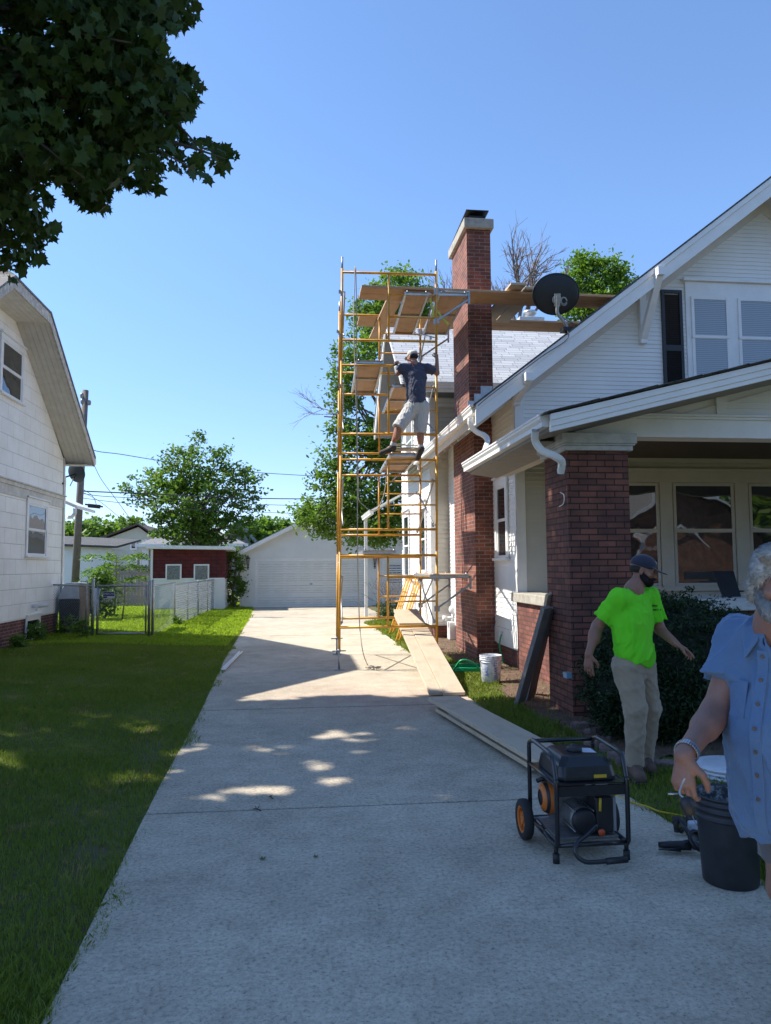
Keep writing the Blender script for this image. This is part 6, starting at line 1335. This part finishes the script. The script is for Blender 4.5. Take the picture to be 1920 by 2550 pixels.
def cloth(name,c,c2,weave=420,rough=.85,vs=4,stain=None):
    mt,n,b=nmat(name); v=pos(n); col=mixc(n,noise(n,vs,4,.6,v),c,c2)
    if stain: col=mixc(n,ramp(n,noise(n,3.1,5,.7,v),[(.55,(0,0,0)),(.75,(.7,.7,.7))]),col,stain)
    n.links.new(col,b.inputs['Base Color']); b.inputs['Roughness'].default_value=rough; b.inputs['Sheen Weight'].default_value=.2; b1=bump(n,b,noise(n,weave,2,.6,v),.0006); bump(n,b,noise(n,26,4,.65,v,.8),.004,.6,b1); return mt
def hand(B,w,d,palm_n,thumb_side,curl,s=1.0,k=.006,spread=.06,fcurl=None):
    """w wrist, d direction of the hand, palm_n = direction the palm faces, thumb_side = direction of the thumb"""
    d=nz(d);pn=nz(palm_n);pn=nz(pn-d*(pn@d));ts=nz(np.cross(d,pn)); ts=ts if ts@np.array(thumb_side)>0 else -ts
    L=.088*s; pc=w+d*L*.55; B.cone(w-d*.01,pc+d*L*.25,.024*s,.031*s,.012,sq=(pn,.52)); 
    for o_ in (-.028,-.01,.01,.027): B.cone(w+d*.02*s+ts*o_*.5*s,w+d*L*.97+ts*o_*s,.012*s,.0115*s,.012)
    ln=[.068,.078,.084,.076]
    for i,o_ in enumerate((-.0285,-.0095,.0095,.0285)):
        base=w+d*L+ts*o_*s; cu=(fcurl[i] if fcurl else curl)*(1+.08*(1.5-i)); dd=nz(d+ts*spread*(i-1.5)); p=base; r=.0094*s*(.9 if i==0 else 1)
        ang=0
        for j,(fr,ca) in enumerate(((.45,.55),(.31,.95),(.24,.75))):
            ang+=cu*ca; dirn=dd*cos(ang)+pn*sin(ang); e=p+dirn*ln[i]*fr*s; B.cone(p,e,r,r*.93,.004); p=e; r*=.93
    tb=w+d*.026*s+ts*.026*s; t1=tb+nz(d*.62+ts*.75+pn*.25)*.040*s; t2=t1+nz(d*.8+ts*.25+pn*.5)*.032*s; t3=t2+nz(d*.9+ts*-.05+pn*.5)*.025*s
    B.cone(w+d*.012*s+ts*.012*s,tb,.018*s,.016*s,.012); B.cone(tb,t1,.0155*s,.0125*s,.008); B.cone(t1,t2,.012*s,.0108*s,.004); B.cone(t2,t3,.0108*s,.0088*s,.004)
def head(B,c,f,up,s=1.0,jaw=1.0,k=.015):
    "c = centre between the ears at eye height; f = facing, up = crown direction"
    f=nz(f);up=nz(np.array(up)-f*(np.array(up)@f));r=np.cross(f,up); A=lambda x,y,z: c+(r*x+f*y+up*z)*s
    ax=np.stack([r,f,up]); E=lambda p,rr,k_=.02,**kw: B.ell(p,np.array(rr)*s,ax,k_,**kw)
    E(A(0,-.012,.032),(.074,.095,.083),.02); E(A(0,.03,-.03),(.061,.062,.075),.03); E(A(0,.052,-.088),(.034*jaw,.032,.025),.03); E(A(0,.02,-.075),(.052*jaw,.05,.03),.03)
    for sx in (-1,1):
        E(A(sx*.031,.089,-.0),(.018,.013,.0125),.012,sub=True); E(A(sx*.044,.064,-.028),(.022,.022,.018),.02); E(A(sx*.03,.083,.02),(.024,.012,.008),.014)
        B.ell(A(sx*.076,-.008,-.012),np.array((.009,.019,.032))*s,ax,.006); B.ell(A(sx*.083,-.001,-.008),np.array((.006,.010,.017))*s,ax,.004,sub=True); E(A(sx*.014,.094,-.040),(.009,.011,.008),.008)
    for sx in (-1,1): E(A(sx*.031,.0745,.0075),(.0165,.0135,.0085),.004); E(A(sx*.031,.0725,-.0105),(.0155,.012,.0055),.004)
    B.cone(A(0,.088,.004),A(0,.112,-.034),.008*s,.0115*s,.014); E(A(0,.107,-.040),(.0115,.011,.009),.008)
    E(A(0,.088,-.061),(.025,.012,.0055),.006); E(A(0,.087,-.071),(.022,.012,.0065),.006); E(A(0,.101,-.0655),(.024,.006,.0016),.002,sub=True)
    return A,ax
def eyes(A,par,s=1,iris=(.05,.03,.02),gaze=(0,1,-.1)):
    r=A(1,0,0)-A(0,0,0)
    for sx in (-1,1):
        mb=MB(); c=A(sx*.031,.073,0); ico(mb,c,(.0125*s,)*3,8,12); e=mb.build('eye',plain('eye_white',(.5,.48,.46),.15),par); 
        f=nz(A(*gaze)-A(0,0,0)); mb=MB(); mb.lathe([(0,.0132*s),(.0058*s,.0122*s),(.006*s,.0105*s)],tuple(c),12,0,tuple(f)); mb.build('iris',plain('iris',iris,.1),e)
def person(label,cat='person'): return thing('person',label,cat)
# ---------------------------------------------------------------- worker on the scaffold
wk=person('worker seen from behind climbing the scaffold in white cap, dark blue shirt and pale shorts')
yw_=11.86; q=lambda x,y,dy=0: np.array(P(x,y,Y=yw_+dy))
sk=skinmat('tanned_skin',(.42,.2,.13),(.34,.15,.095))
B=SDF(.0085); hc_=q(1027,890,.03); fdir=nz((-.55,.8,-.15)); A,axh=head(B,hc_,fdir,(0.,0.05,1),.98)
nk=q(1030,908,.02); B.cone(hc_-V3(0,0,.05),nk,.055,.06,.03)
pel=q(1038,1012,.0); ch=q(1033,940,.04)
B.cone(ch,nk,.13,.08,.05); B.cone(pel,ch,.13,.14,.05)
shl,shr=q(1003,917,.02),q(1066,917,.02); ell_,elr=q(990,930,.10),q(1088,929,.12); wrl,wrr=q(985,908,.12),q(1088,893,.13)
B.chain([shl,ell_,wrl],[.052,.042,.028]); B.chain([shr,elr,wrr],[.052,.042,.028])
hand(B,wrl,V3(.2,.5,.6),V3(.3,.6,-.6),V3(1,0,0),1.0,.95); hand(B,wrr,V3(-.05,.35,1),V3(-.3,.9,-.1),V3(-1,0,.0),.95,.95)
hl,hr=q(1025,1016),q(1050,1016); kl,kr=q(994,1062,-.12),q(1046,1074,-.02); al_,ar_=q(977,1112,.02),q(1048,1116,.02)
tl,tr_=q(950,1128,.06),q(1040,1140,.10)
B.chain([hl,kl,al_],[.09,.062,.040]); B.chain([hr,kr,ar_],[.09,.062,.040])
B.ell(kl*.6+al_*.4+V3(.01,-.03,0),(.055,.06,.1)); B.ell(kr*.6+ar_*.4+V3(0,-.03,0),(.055,.06,.1))
B.cone(al_,tl,.04,.03,.03); B.cone(ar_,tr_,.04,.03,.03)
B.mesh('body',sk,wk)
S=SDF(.0085); S.ell(q(1033,938,.03),(.205,.135,.20),k=.05); S.cone(q(1035,975,.0),ch,.155,.17,.05); S.cone(q(1037,1003,-.01),q(1035,960,0),.165,.15,.04,cut=(q(1037,1008),(0.05,0,-1)))
S.cone(nk-V3(0,0,.03),shl,.07,.078,.04); S.cone(nk-V3(0,0,.03),shr,.07,.078,.04)
m_=shl+(ell_-shl)*.62; S.cone(shl,ell_,.078,.072,.03,cut=(m_,ell_-shl)); m_=shr+(elr-shr)*.62; S.cone(shr,elr,.078,.072,.03,cut=(m_,elr-shr))
S.mesh('shirt',cloth('navy_tshirt',(.045,.05,.085),(.06,.065,.105)),wk,wr=wrinkle(.012,10,3))
S=SDF(.0085); 
for h_,k_,e_ in ((hl,kl,.10),(hr,kr,.10)): S.cone(h_,k_+(k_-h_)*.12,.125,.105,.05,cut=(k_+(k_-h_)*.10,k_-h_))
S.cone(pel+V3(0,0,.05),hl,.15,.13,.05); S.cone(pel+V3(0,0,.05),hr,.15,.13,.05); S.ell(pel+V3(-.06,.0,-.02),(.14,.14,.13),k=.05)
S.mesh('shorts',cloth('pale_shorts',(.55,.53,.5),(.45,.43,.4)),wk,wr=wrinkle(.012,10,8))
sockm=cloth('white_sock',(.65,.65,.65),(.55,.55,.55)); shoem=plain('brown_work_boot',(.07,.055,.045),.8,var=.4,vs=20,bmp=.002)
for a_,t_,k_ in ((al_,tl,kl),(ar_,tr_,kr)):
    S=SDF(.007); S.cone(a_+(k_-a_)*.03,a_+(k_-a_)*.18,.046,.048,.01); S.mesh('sock',sockm,wk)
    S=SDF(.007); d=nz(t_-a_); S.cone(a_+(k_-a_)*.06,a_-V3(0,0,.02),.054,.056,.02,cut=(a_+(k_-a_)*.06,k_-a_)); S.cone(a_-V3(0,0,.035)-d*.02,t_,.052,.045,.02); S.mesh('shoe',shoem,wk)
S=SDF(.007); S.ell(A(0,-.005,.055),(.082,.1,.07),axh,cut=(A(0,0,.025),A(0,0,-1)-A(0,0,0))); S.cone(A(-.02,.085,.035),A(-.02,.13,.02),.05,.045,.01,sq=(A(0,0,1)-A(0,0,0),.16)); S.cone(A(.02,.085,.035),A(.02,.13,.02),.05,.045,.01,sq=(A(0,0,1)-A(0,0,0),.16)); S.mesh('cap',cloth('white_cap_cloth',(.62,.6,.56),(.5,.48,.45)),wk,wr=wrinkle(.004,20,2))
S=SDF(.007); S.ell(A(0,-.03,.005),(.079,.078,.055),axh,cut=(A(0,.02,0),A(0,1,0)-A(0,0,0))); S.mesh('hair',plain('black_hair',(.015,.012,.012),.6,var=.3,vs=60),wk)
S=SDF(.006); S.cone(ell_+(wrl-ell_)*.05,ell_+(wrl-ell_)*.62,.05,.044,.01); S.mesh('elbow_sleeve',sockm,wk)
S=SDF(.006); S.cone(wrl-(wrl-ell_)*.12,wrl,.033,.033,.01); S.mesh('wrist_band',plain('dark_band',(.02,.02,.02),.7),wk)
# ---------------------------------------------------------------- man in the green shirt
gm_=person('bearded man in neon green shirt, khaki trousers and dark cap walking past the shrub')
y0_=5.62; q=lambda x,y,dy=0: np.array(P(x,y,Y=y0_+dy))
sk2=skinmat('olive_skin',(.30,.15,.10),(.23,.11,.07))
B=SDF(.006); hc_=q(1601,1420,0); fh=nz((.86,-.46,-.22)); A,axh=head(B,hc_,fh,(.1,-.02,1),.96,1.05)
nk=q(1578,1468,.0); B.cone(hc_+V3(-.02,.01,-.06),nk,.055,.062,.03)
f=nz((.5,-.86,0)); rr_=np.cross(f,V3(0,0,1))   # his right
shc=q(1579,1487,.02); ch=q(1575,1530,.02); pel=q(1577,1645,.02)
shr,shl=shc-(-rr_)*.175+V3(-.01,0,-.005),shc+(-rr_)*.165+V3(.02,0,0)
elr,wrr=q(1478,1572,.10),q(1466,1630,-.02); ell_,wrl=q(1645,1572,.10),q(1683,1603,-.10)
elr=shr+nz(elr-shr)*.29; ell_=shl+nz(ell_-shl)*.28
B.cone(pel,ch-V3(0,0,.03),.11,.105,.05); B.cone(ch,nk,.10,.065,.05)
B.chain([shr,elr,wrr],[.055,.046,.029]); B.chain([shl,ell_,wrl],[.055,.044,.029]); B.ell(elr*.65+wrr*.35,(.045,.045,.07)); 
hand(B,wrr,V3(-.03,.0,-1),V3(.6,.75,0),V3(.3,-.9,0),.32,1.0,fcurl=[.5,.4,.3,.25]); hand(B,wrl,V3(.75,-.3,-.5),V3(-.6,.2,-.75),V3(.1,-1,.2),.55,1.0,fcurl=[.75,.65,.55,.3])
hr_,hl_=pel+rr_*.09-V3(0,0,.04),pel-rr_*.09-V3(0,0,.04)
kr_,ar_=q(1583,1765,-.06),q(1580,1893,.0); kl_,al_=q(1617,1762,.10),q(1604,1885,.22)
B.chain([hr_,kr_,ar_],[.09,.06,.04]); B.chain([hl_,kl_,al_],[.09,.06,.04])
B.mesh('body',sk2,gm_); eyes(A,gm_,.96)
S=SDF(.0065); ax=np.stack([rr_,f,V3(0,0,1)])
S.ell(ch+V3(0,0,-.01),(.20,.125,.20),ax,.06); S.ell(q(1573,1560,.0)+f*.01,(.175,.125,.17),ax,.06)
S.ell(q(1573,1608,.0)+f*.01,(.172,.13,.17),ax,.06,cut=(q(1570,1646),V3(-.42,0,-1))); S.ell(q(1582,1632,.0)+f*.01,(.165,.13,.14),ax,.05,cut=(q(1570,1648),V3(-.42,0,-1)))
S.cone(nk-V3(0,0,.07),shr,.065,.078,.05); S.cone(nk-V3(0,0,.07),shl,.065,.078,.05)
for s_,e_ in ((shr,elr),(shl,ell_)): S.cone(s_,e_+(e_-s_)*.1,.078,.083,.04,cut=(s_+(e_-s_)*.74,e_-s_))
gmat=cloth('neon_green_jersey',(.15,.72,.012),(.11,.62,.012),stain=(.2,.6,.03),vs=3); 
bs=[x for x in gmat.node_tree.nodes if x.type=='BSDF_PRINCIPLED'][0]; bs.inputs['Sheen Weight'].default_value=0
tee=S.mesh('shirt',gmat,gm_,wr=wrinkle(.014,7.5,5))
mb=MB(); mb.tube([Vector(nk+V3(0,0,-.022)+rr_*.066*cos(a)+f*(.062*sin(a)+.004)-V3(0,0,.03)*max(0,sin(a))) for a in [2*pi*i/30 for i in range(30)]],.008,8,0,closed=True); mb.build('collar',gmat,tee)
S=SDF(.0065)
for h_,k_,a_ in ((hr_,kr_,ar_),(hl_,kl_,al_)): S.cone(h_,k_,.115,.088,.05); S.cone(k_,a_-V3(0,0,.02),.088,.07,.03,cut=(a_-V3(0,0,.045),V3(0,0,-1)))
S.ell(pel+V3(0,0,-.02),(.165,.125,.13),ax,.05)
S.mesh('trousers',cloth('khaki_work_trousers',(.36,.285,.20),(.28,.22,.155),stain=(.17,.13,.09),vs=5),gm_,wr=wrinkle(.0095,7,11))
bm2=plain('tan_work_boot',(.14,.085,.06),.8,var=.35,vs=18,bmp=.002)
for a_,toe in ((ar_,q(1600,1938,-.2)),(al_,q(1630,1920,.0))):
    gz=.045; a2=a_.copy(); t2=toe.copy(); t2[2]=gz; hl2=V3(a2[0],a2[1],gz); d=nz((t2-hl2)*V3(1,1,0)); hl2=hl2-d*.05; t2=hl2+d*.20
    S=SDF(.005); S.cone(V3(a2[0],a2[1],.13),V3(a2[0],a2[1],.07),.052,.055,.02); S.cone(hl2,t2,.046,.048,.03); S.cone(V3(a2[0],a2[1],.10),hl2+d*.13+V3(0,0,.02),.05,.042,.03)
    S.mesh('boot',bm2,gm_)
    S=SDF(.005); lo_=.02; S.cone(hl2*V3(1,1,0)+V3(0,0,.012),t2*V3(1,1,0)+V3(0,0,.012),.05,.053,.01,sq=((0,0,1),.35)); S.mesh('boot_sole',M['blackp'],gm_)
S=SDF(.005); S.ell(A(0,-.006,.05),(.081,.101,.078),axh,.01,cut=(A(0,0,.022),A(0,-.12,-1)-A(0,0,0))); 
for sx in (-.022,0,.022): S.cone(A(sx,.075,.032),A(sx,.15-abs(sx)*.5,.012),.045,.042,.006,sq=(A(0,.15,1)-A(0,0,0),.13))
cp=S.mesh('cap',cloth('navy_cap_cloth',(.016,.018,.035),(.022,.024,.045)),gm_)
lm=plain('white_embroidery',(.75,.77,.8),.6)
mb=MB()
for sx in (-1,1):
    pts=[]
    for t in np.linspace(-1,1,9):
        x_=sx*(.006+.011*t*t); z_=.082+.020*t; y_=.1*sqrt(max(0,1-((z_-.05)/.078)**2-(x_/.081)**2))-.006+.003; pts.append(Vector(A(x_,y_,z_)))
    mb.tube(pts,[.001,.002,.003,.0038,.004,.0038,.003,.002,.001],6)
mb.build('cap_emblem',lm,cp)
def beardwr(amp,f): return lambda q_: -amp*(np.sin(q_[:,0]*f+np.sin(q_[:,2]*f*.7))*np.sin(q_[:,1]*f*1.1)*np.sin(q_[:,2]*f*.9))
def beard(A,axh,s,mat,par,full=1.0,name='beard'):
    S=SDF(.0045); E=lambda p,r_,k_=.012,**kw: S.ell(p,np.array(r_)*s,axh,k_,**kw)
    E(A(0,.052,-.092),(.042*full,.044*full,.032*full),.02); E(A(0,.03,-.085),(.058,.055,.028*full),.02)
    for sx in (-1,1): 
        E(A(sx*.058,.022,-.062),(.014,.034,.036),.02); E(A(sx*.066,.002,-.03),(.008,.014,.03),.015); E(A(sx*.045,.05,-.078),(.02,.026,.03),.02); E(A(sx*.017,.097,-.053),(.017,.010,.006*full),.008); E(A(sx*.033,.086,-.068),(.008,.012,.018),.01)
    E(A(0,.098,-.0665),(.021,.02,.0085),.003,sub=True)
    return S.mesh(name,mat,par,wr=beardwr(.0022,260))
darkh=plain('dark_brown_beard',(.018,.012,.01),.75,var=.35,vs=90,bmp=.002,bs=300)
bd_=beard(A,axh,.96,darkh,gm_,1.05); strands(bd_,gm_,5000,.010,(0,0,-1),darkh,3)
S=SDF(.005); S.ell(A(0,-.03,.0),(.078,.077,.05),axh,.01,cut=[(A(0,-.005,0),A(0,1,0)-A(0,0,0)),(A(0,0,-.03),A(0,0,-1)-A(0,0,0))]); S.mesh('hair',darkh,gm_)
# chest lettering
tb_=bvh(tee)
for i,(tx_,py_) in enumerate((('Bohan',1508),('Construction',1518))):
    d0=(P(1628,py_,Y=5)-CAM).normalized(); hit=tb_.ray_cast(CAM,d0)
    if hit[0] is not None:
        n2=nz(np.array(hit[1])*V3(1,1,0)); tt=np.cross(V3(0,0,1),n2)
        text(tx_,tuple(np.array(hit[0])+n2*.004),.026,Matrix((tuple(tt),(0,0,1),tuple(n2))).transposed().to_euler(),plain('dark_print',(.02,.06,.02),.6),tee,ext=.004,sx=.8)
# ---------------------------------------------------------------- older man at the right edge
om=person('older man with white hair and beard in pale blue short sleeved shirt')
yo=2.35; q=lambda x,y,dy=0: np.array(P(x,y,Y=yo+dy))
sk3=skinmat('ruddy_skin',(.29,.165,.12),(.22,.11,.08))
B=SDF(.0048); hc_=q(1944,1452,.06); fh=nz((-.34,-.92,-.08)); A,axh=head(B,hc_,fh,(.0,-.05,1),1.04,1.1)
f=nz((-.86,-.51,0)); rr_=np.cross(f,V3(0,0,1)); tc=np.array([1.715,2.50,0.]); ax=np.stack([rr_,f,V3(0,0,1)])
nk=V3(hc_[0]+.02,hc_[1]+.05,1.43); B.cone(hc_+V3(0.01,.03,-.06),nk,.062,.07,.03)
T_=lambda x,y,z: tc+rr_*x+f*y+V3(0,0,z)
shr,shl=T_(.195,-.01,1.365),T_(-.2,-.0,1.365)
shr=q(1848,1592,.28); elr=q(1782,1775,.24); wrr=q(1703,1882,.03)
print('arm',np.linalg.norm(shr-elr),np.linalg.norm(elr-wrr))
ell_,wrl=T_(-.27,.02,1.09),T_(-.26,.16,.86)
B.chain([shr,elr,wrr],[.062,.047,.031]); B.chain([shl,ell_,wrl],[.062,.052,.031]); B.cone(elr,elr*.65+wrr*.35,.044,.046,.03)
hand(B,wrr,V3(-.10,-.08,-1),V3(.72,.62,.1),V3(.6,-.7,0),.6,1.02,fcurl=[1.3,1.2,1.05,.8],spread=.04)
hand(B,wrl,V3(0,0,-1),V3(.5,.3,0),V3(0,-1,0),.4,1.0)
B.cone(T_(0,0,.95),T_(0,-.02,1.2),.12,.11,.05); B.cone(T_(0,-.03,1.25),nk,.10,.068,.06)
T0=T_; T_=lambda x,y,z: T0(x,y,z)+V3(.11,.0,0); hr_,hl_=T_(.1,0,.86),T_(-.1,0,.86); kr_,kl_=T_(.11,.02,.48),T_(-.11,.03,.48); ar_,al_=T_(.12,-.02,.09)+V3(.2,.12,0),T_(-.12,-.0,.09)+V3(.2,.12,0); TL=T_; T_=T0
B.chain([hr_,kr_,ar_],[.095,.065,.045]); B.chain([hl_,kl_,al_],[.095,.065,.045])
B.mesh('body',sk3,om); eyes(A,om,1.04,(.08,.09,.1),(0,1,-.18))
S=SDF(.0055)
S.ell(T_(0,.0,1.24),(.19,.145,.19),ax,.06); S.ell(T_(0,.035,1.04),(.185,.18,.22),ax,.07); S.ell(T_(0,.03,.85),(.185,.175,.26),ax,.06,cut=[(T_(0,0,.735),V3(.22,0,-1))])
S.cone(nk-V3(0,0,.06),shr,.075,.085,.05); S.cone(nk-V3(0,0,.06),shl,.075,.085,.05)
for s_,e_ in ((shr,elr),(shl,ell_)): S.cone(s_,e_+(e_-s_)*.1,.088,.096,.04,cut=(s_+(e_-s_)*.60,e_-s_))
S.cone(nk+V3(-.02,-.03,.04),nk+V3(-.03,-.04,-.05),.05,.045,.01,sub=True)
cham=cloth('chambray_cotton',(.06,.13,.25),(.105,.19,.33),weave=700,vs=7)
st_=S.mesh('shirt',cham,om,wr=wrinkle(.011,7,21))
tb2=bvh(st_)
def torso_hit(x,z):
    h=tb2.ray_cast(Vector(T_(x,1.0,z)),Vector(-f))
    if h[0] is not None: return 1.0-h[3]-.012
    return .1
def old_hit(x,z):
    # front surface of the shirt along f at sideways x, height z
    best=-1
    for (c,r_) in (((0,.0,1.24),(.215,.15,.19)),((0,.05,1.04),(.205,.20,.22)),((0,.03,.86),(.205,.195,.2))):
        k_=1-((x-c[0])/r_[0])**2-((z-c[2])/r_[2])**2
        if k_>0: best=max(best,c[1]+r_[1]*sqrt(k_))
    return best
mb=MB(); L_=[]
for i in range(30):
    z=1.35-.60*i/29; L_.append(T_(0,torso_hit(0,z)+.012,z))
for k_ in (1,1): L_=[L_[0]]+[(L_[i-1]+L_[i]*2+L_[i+1])/4 for i in range(1,len(L_)-1)]+[L_[-1]]
vs_=[p_+rr_*s_*.019+f*o_ for p_ in L_ for (s_,o_) in ((-1,-.008),(-1,.006),(1,.006),(1,-.008))]
mb.add(vs_,[(i*4+j,i*4+(j+1)%4,i*4+4+(j+1)%4,i*4+4+j) for i in range(len(L_)-1) for j in range(4)]+[(0,1,2,3),(len(vs_)-4,len(vs_)-1,len(vs_)-2,len(vs_)-3)])
mb.build('placket',cham,st_,bevel=.001)
for i in range(7):
    z=1.33-.078*i; y_=torso_hit(0,z)+.021; mb=MB(); mb.lathe([(0,0),(.0062,0),(.0068,.0015),(.0055,.003),(.003,.002),(0,.002)],tuple(T_(0,y_,z)),14,0,tuple(f)); mb.build('button',plain('brown_button',(.13,.08,.05),.4),st_)
# collar
for sx in (1,-1):
    a=Vector(nk+V3(0,0,.01)+rr_*sx*.068+f*.0); b_=Vector(nk+V3(0,0,-.045)+rr_*sx*.03+f*.085); tip=Vector(nk+V3(0,0,-.115)+rr_*sx*.075+f*.10); d_=Vector(nk+V3(0,0,-.05)+rr_*sx*.115+f*.02)
    mb=MB(); mb.prism([a,b_,tip,d_],tuple(f*.006+V3(0,0,.003))); mb.build('collar',cham,st_,bevel=.002)
mb=MB(); mb.box(0,0.001,0,.001,0,.001) if False else None
pk=[T_(.145,torso_hit(.145,1.20)+.012,1.24),T_(.045,torso_hit(.045,1.22)+.014,1.24),T_(.045,torso_hit(.045,1.12)+.014,1.12),T_(.145,torso_hit(.145,1.12)+.012,1.12)]
mb=MB(); mb.prism([Vector(p) for p in pk],tuple(f*.004)); mb.build('pocket',cham,st_,bevel=.001)
S=SDF(.007)
for h_,k_ in ((hr_,kr_),(hl_,kl_)): S.cone(h_,k_,.11,.095,.05,cut=(k_+V3(0,0,.1),V3(0,0,-1)))
S.ell(TL(0,0,.88),(.16,.13,.12),ax,.05); S.mesh('shorts',cloth('grey_shorts',(.12,.12,.13),(.09,.09,.1)),om,wr=wrinkle(.008,9,2))
for a_ in (ar_,al_):
    S=SDF(.007); S.cone(V3(a_[0],a_[1],.11),V3(a_[0],a_[1],.06),.055,.055,.02); S.cone(V3(a_[0],a_[1],.05)-f*.03,V3(a_[0],a_[1],.045)+f*.17,.045,.045,.02); S.mesh('shoe',plain('grey_shoe',(.1,.1,.1),.7),om)
whiteh,n,b=nmat('white_hair'); v=pos(n); n.links.new(ramp(n,noise(n,140,3,.7,v),[(.3,(.35,.35,.36)),(.65,(.65,.65,.65))]),b.inputs['Base Color']); b.inputs['Roughness'].default_value=.6; bump(n,b,noise(n,160,3,.7,v,1.5),.004)
bd_=beard(A,axh,1.04,whiteh,om,1.3); wst=plain('white_hair_strand',(.8,.8,.79),.5,var=.25,vs=60); strands(bd_,om,16000,.016,(0,0,-1),wst,4,.5)
S=SDF(.0045); E=lambda p,r_,k_=.014,**kw: S.ell(p,np.array(r_)*1.04,axh,k_,**kw)
E(A(0,-.018,.05),(.084,.098,.082)); 
for sx in (-1,1): E(A(sx*.07,.0,.03),(.018,.05,.045)); E(A(sx*.035,.055,.098),(.04,.04,.025),.02); E(A(sx*.078,-.035,-.02),(.016,.035,.045))
E(A(0,-.06,.0),(.07,.05,.07)); S.ell(A(0,.105,.01),np.array((.062,.06,.075)),axh,.01,sub=True)
hr0=S.mesh('hair',whiteh,om,wr=beardwr(.0015,120)); strands(hr0,om,22000,.028,tuple(-fh*.8-V3(0,0,.5)+rr_*.4),wst,5,.25)
for sx in (-1,1):
    S=SDF(.004); S.cone(A(sx*.015,.101,.022),A(sx*.045,.088,.026),.0055,.004,.004); S.mesh('eyebrow',whiteh,om)
# watch with expansion bracelet
d=nz(wrr-elr); wc_=wrr-d*.03; e1=nz(np.cross(d,V3(0,0,1))); e2=np.cross(d,e1); mb=MB()
for i in range(30):
    a=2*pi*i/30; c=Vector(wc_+(e1*cos(a)+e2*sin(a))*.0375); t=Vector(-e1*sin(a)+e2*cos(a)); mb.bar(c-Vector(d)*.0115,c+Vector(d)*.0115,.0066,.005,tuple(e1*cos(a)+e2*sin(a)))
wt=mb.build('watch_band',plain('brushed_steel',(.6,.6,.6),.25,.9,var=.1),om,bevel=.0008)
# brush in his hand
fp=Vector(wrr+nz((-.18,-.15,-1))*.145+V3(.02,-.02,0)); br_=thing('brush','small dark round brush with wire stem held by the man in the blue shirt','brush')
mb=MB(); bp=P(1712,2008,Y=2.1); mb.lathe([(0,-.028),(.016,-.024),(.02,0),(.016,.022),(0,.028)],bp,16,0,(.25,0,-1)); mb.build('brush_head',M['blackp'],br_)
mb=MB(); mb.tube(catmull([bp+Vector((-.005,0,.02)),P(1692,1975,Y=2.12),P(1700,1950,Y=2.13),P(1706,1938,Y=2.13)],4),.003,6); mb.tube([P(1692,1977,Y=2.12),P(1664,1977,Y=2.12)],.003,6); mb.build('wire_stem',M['galv'],br_)
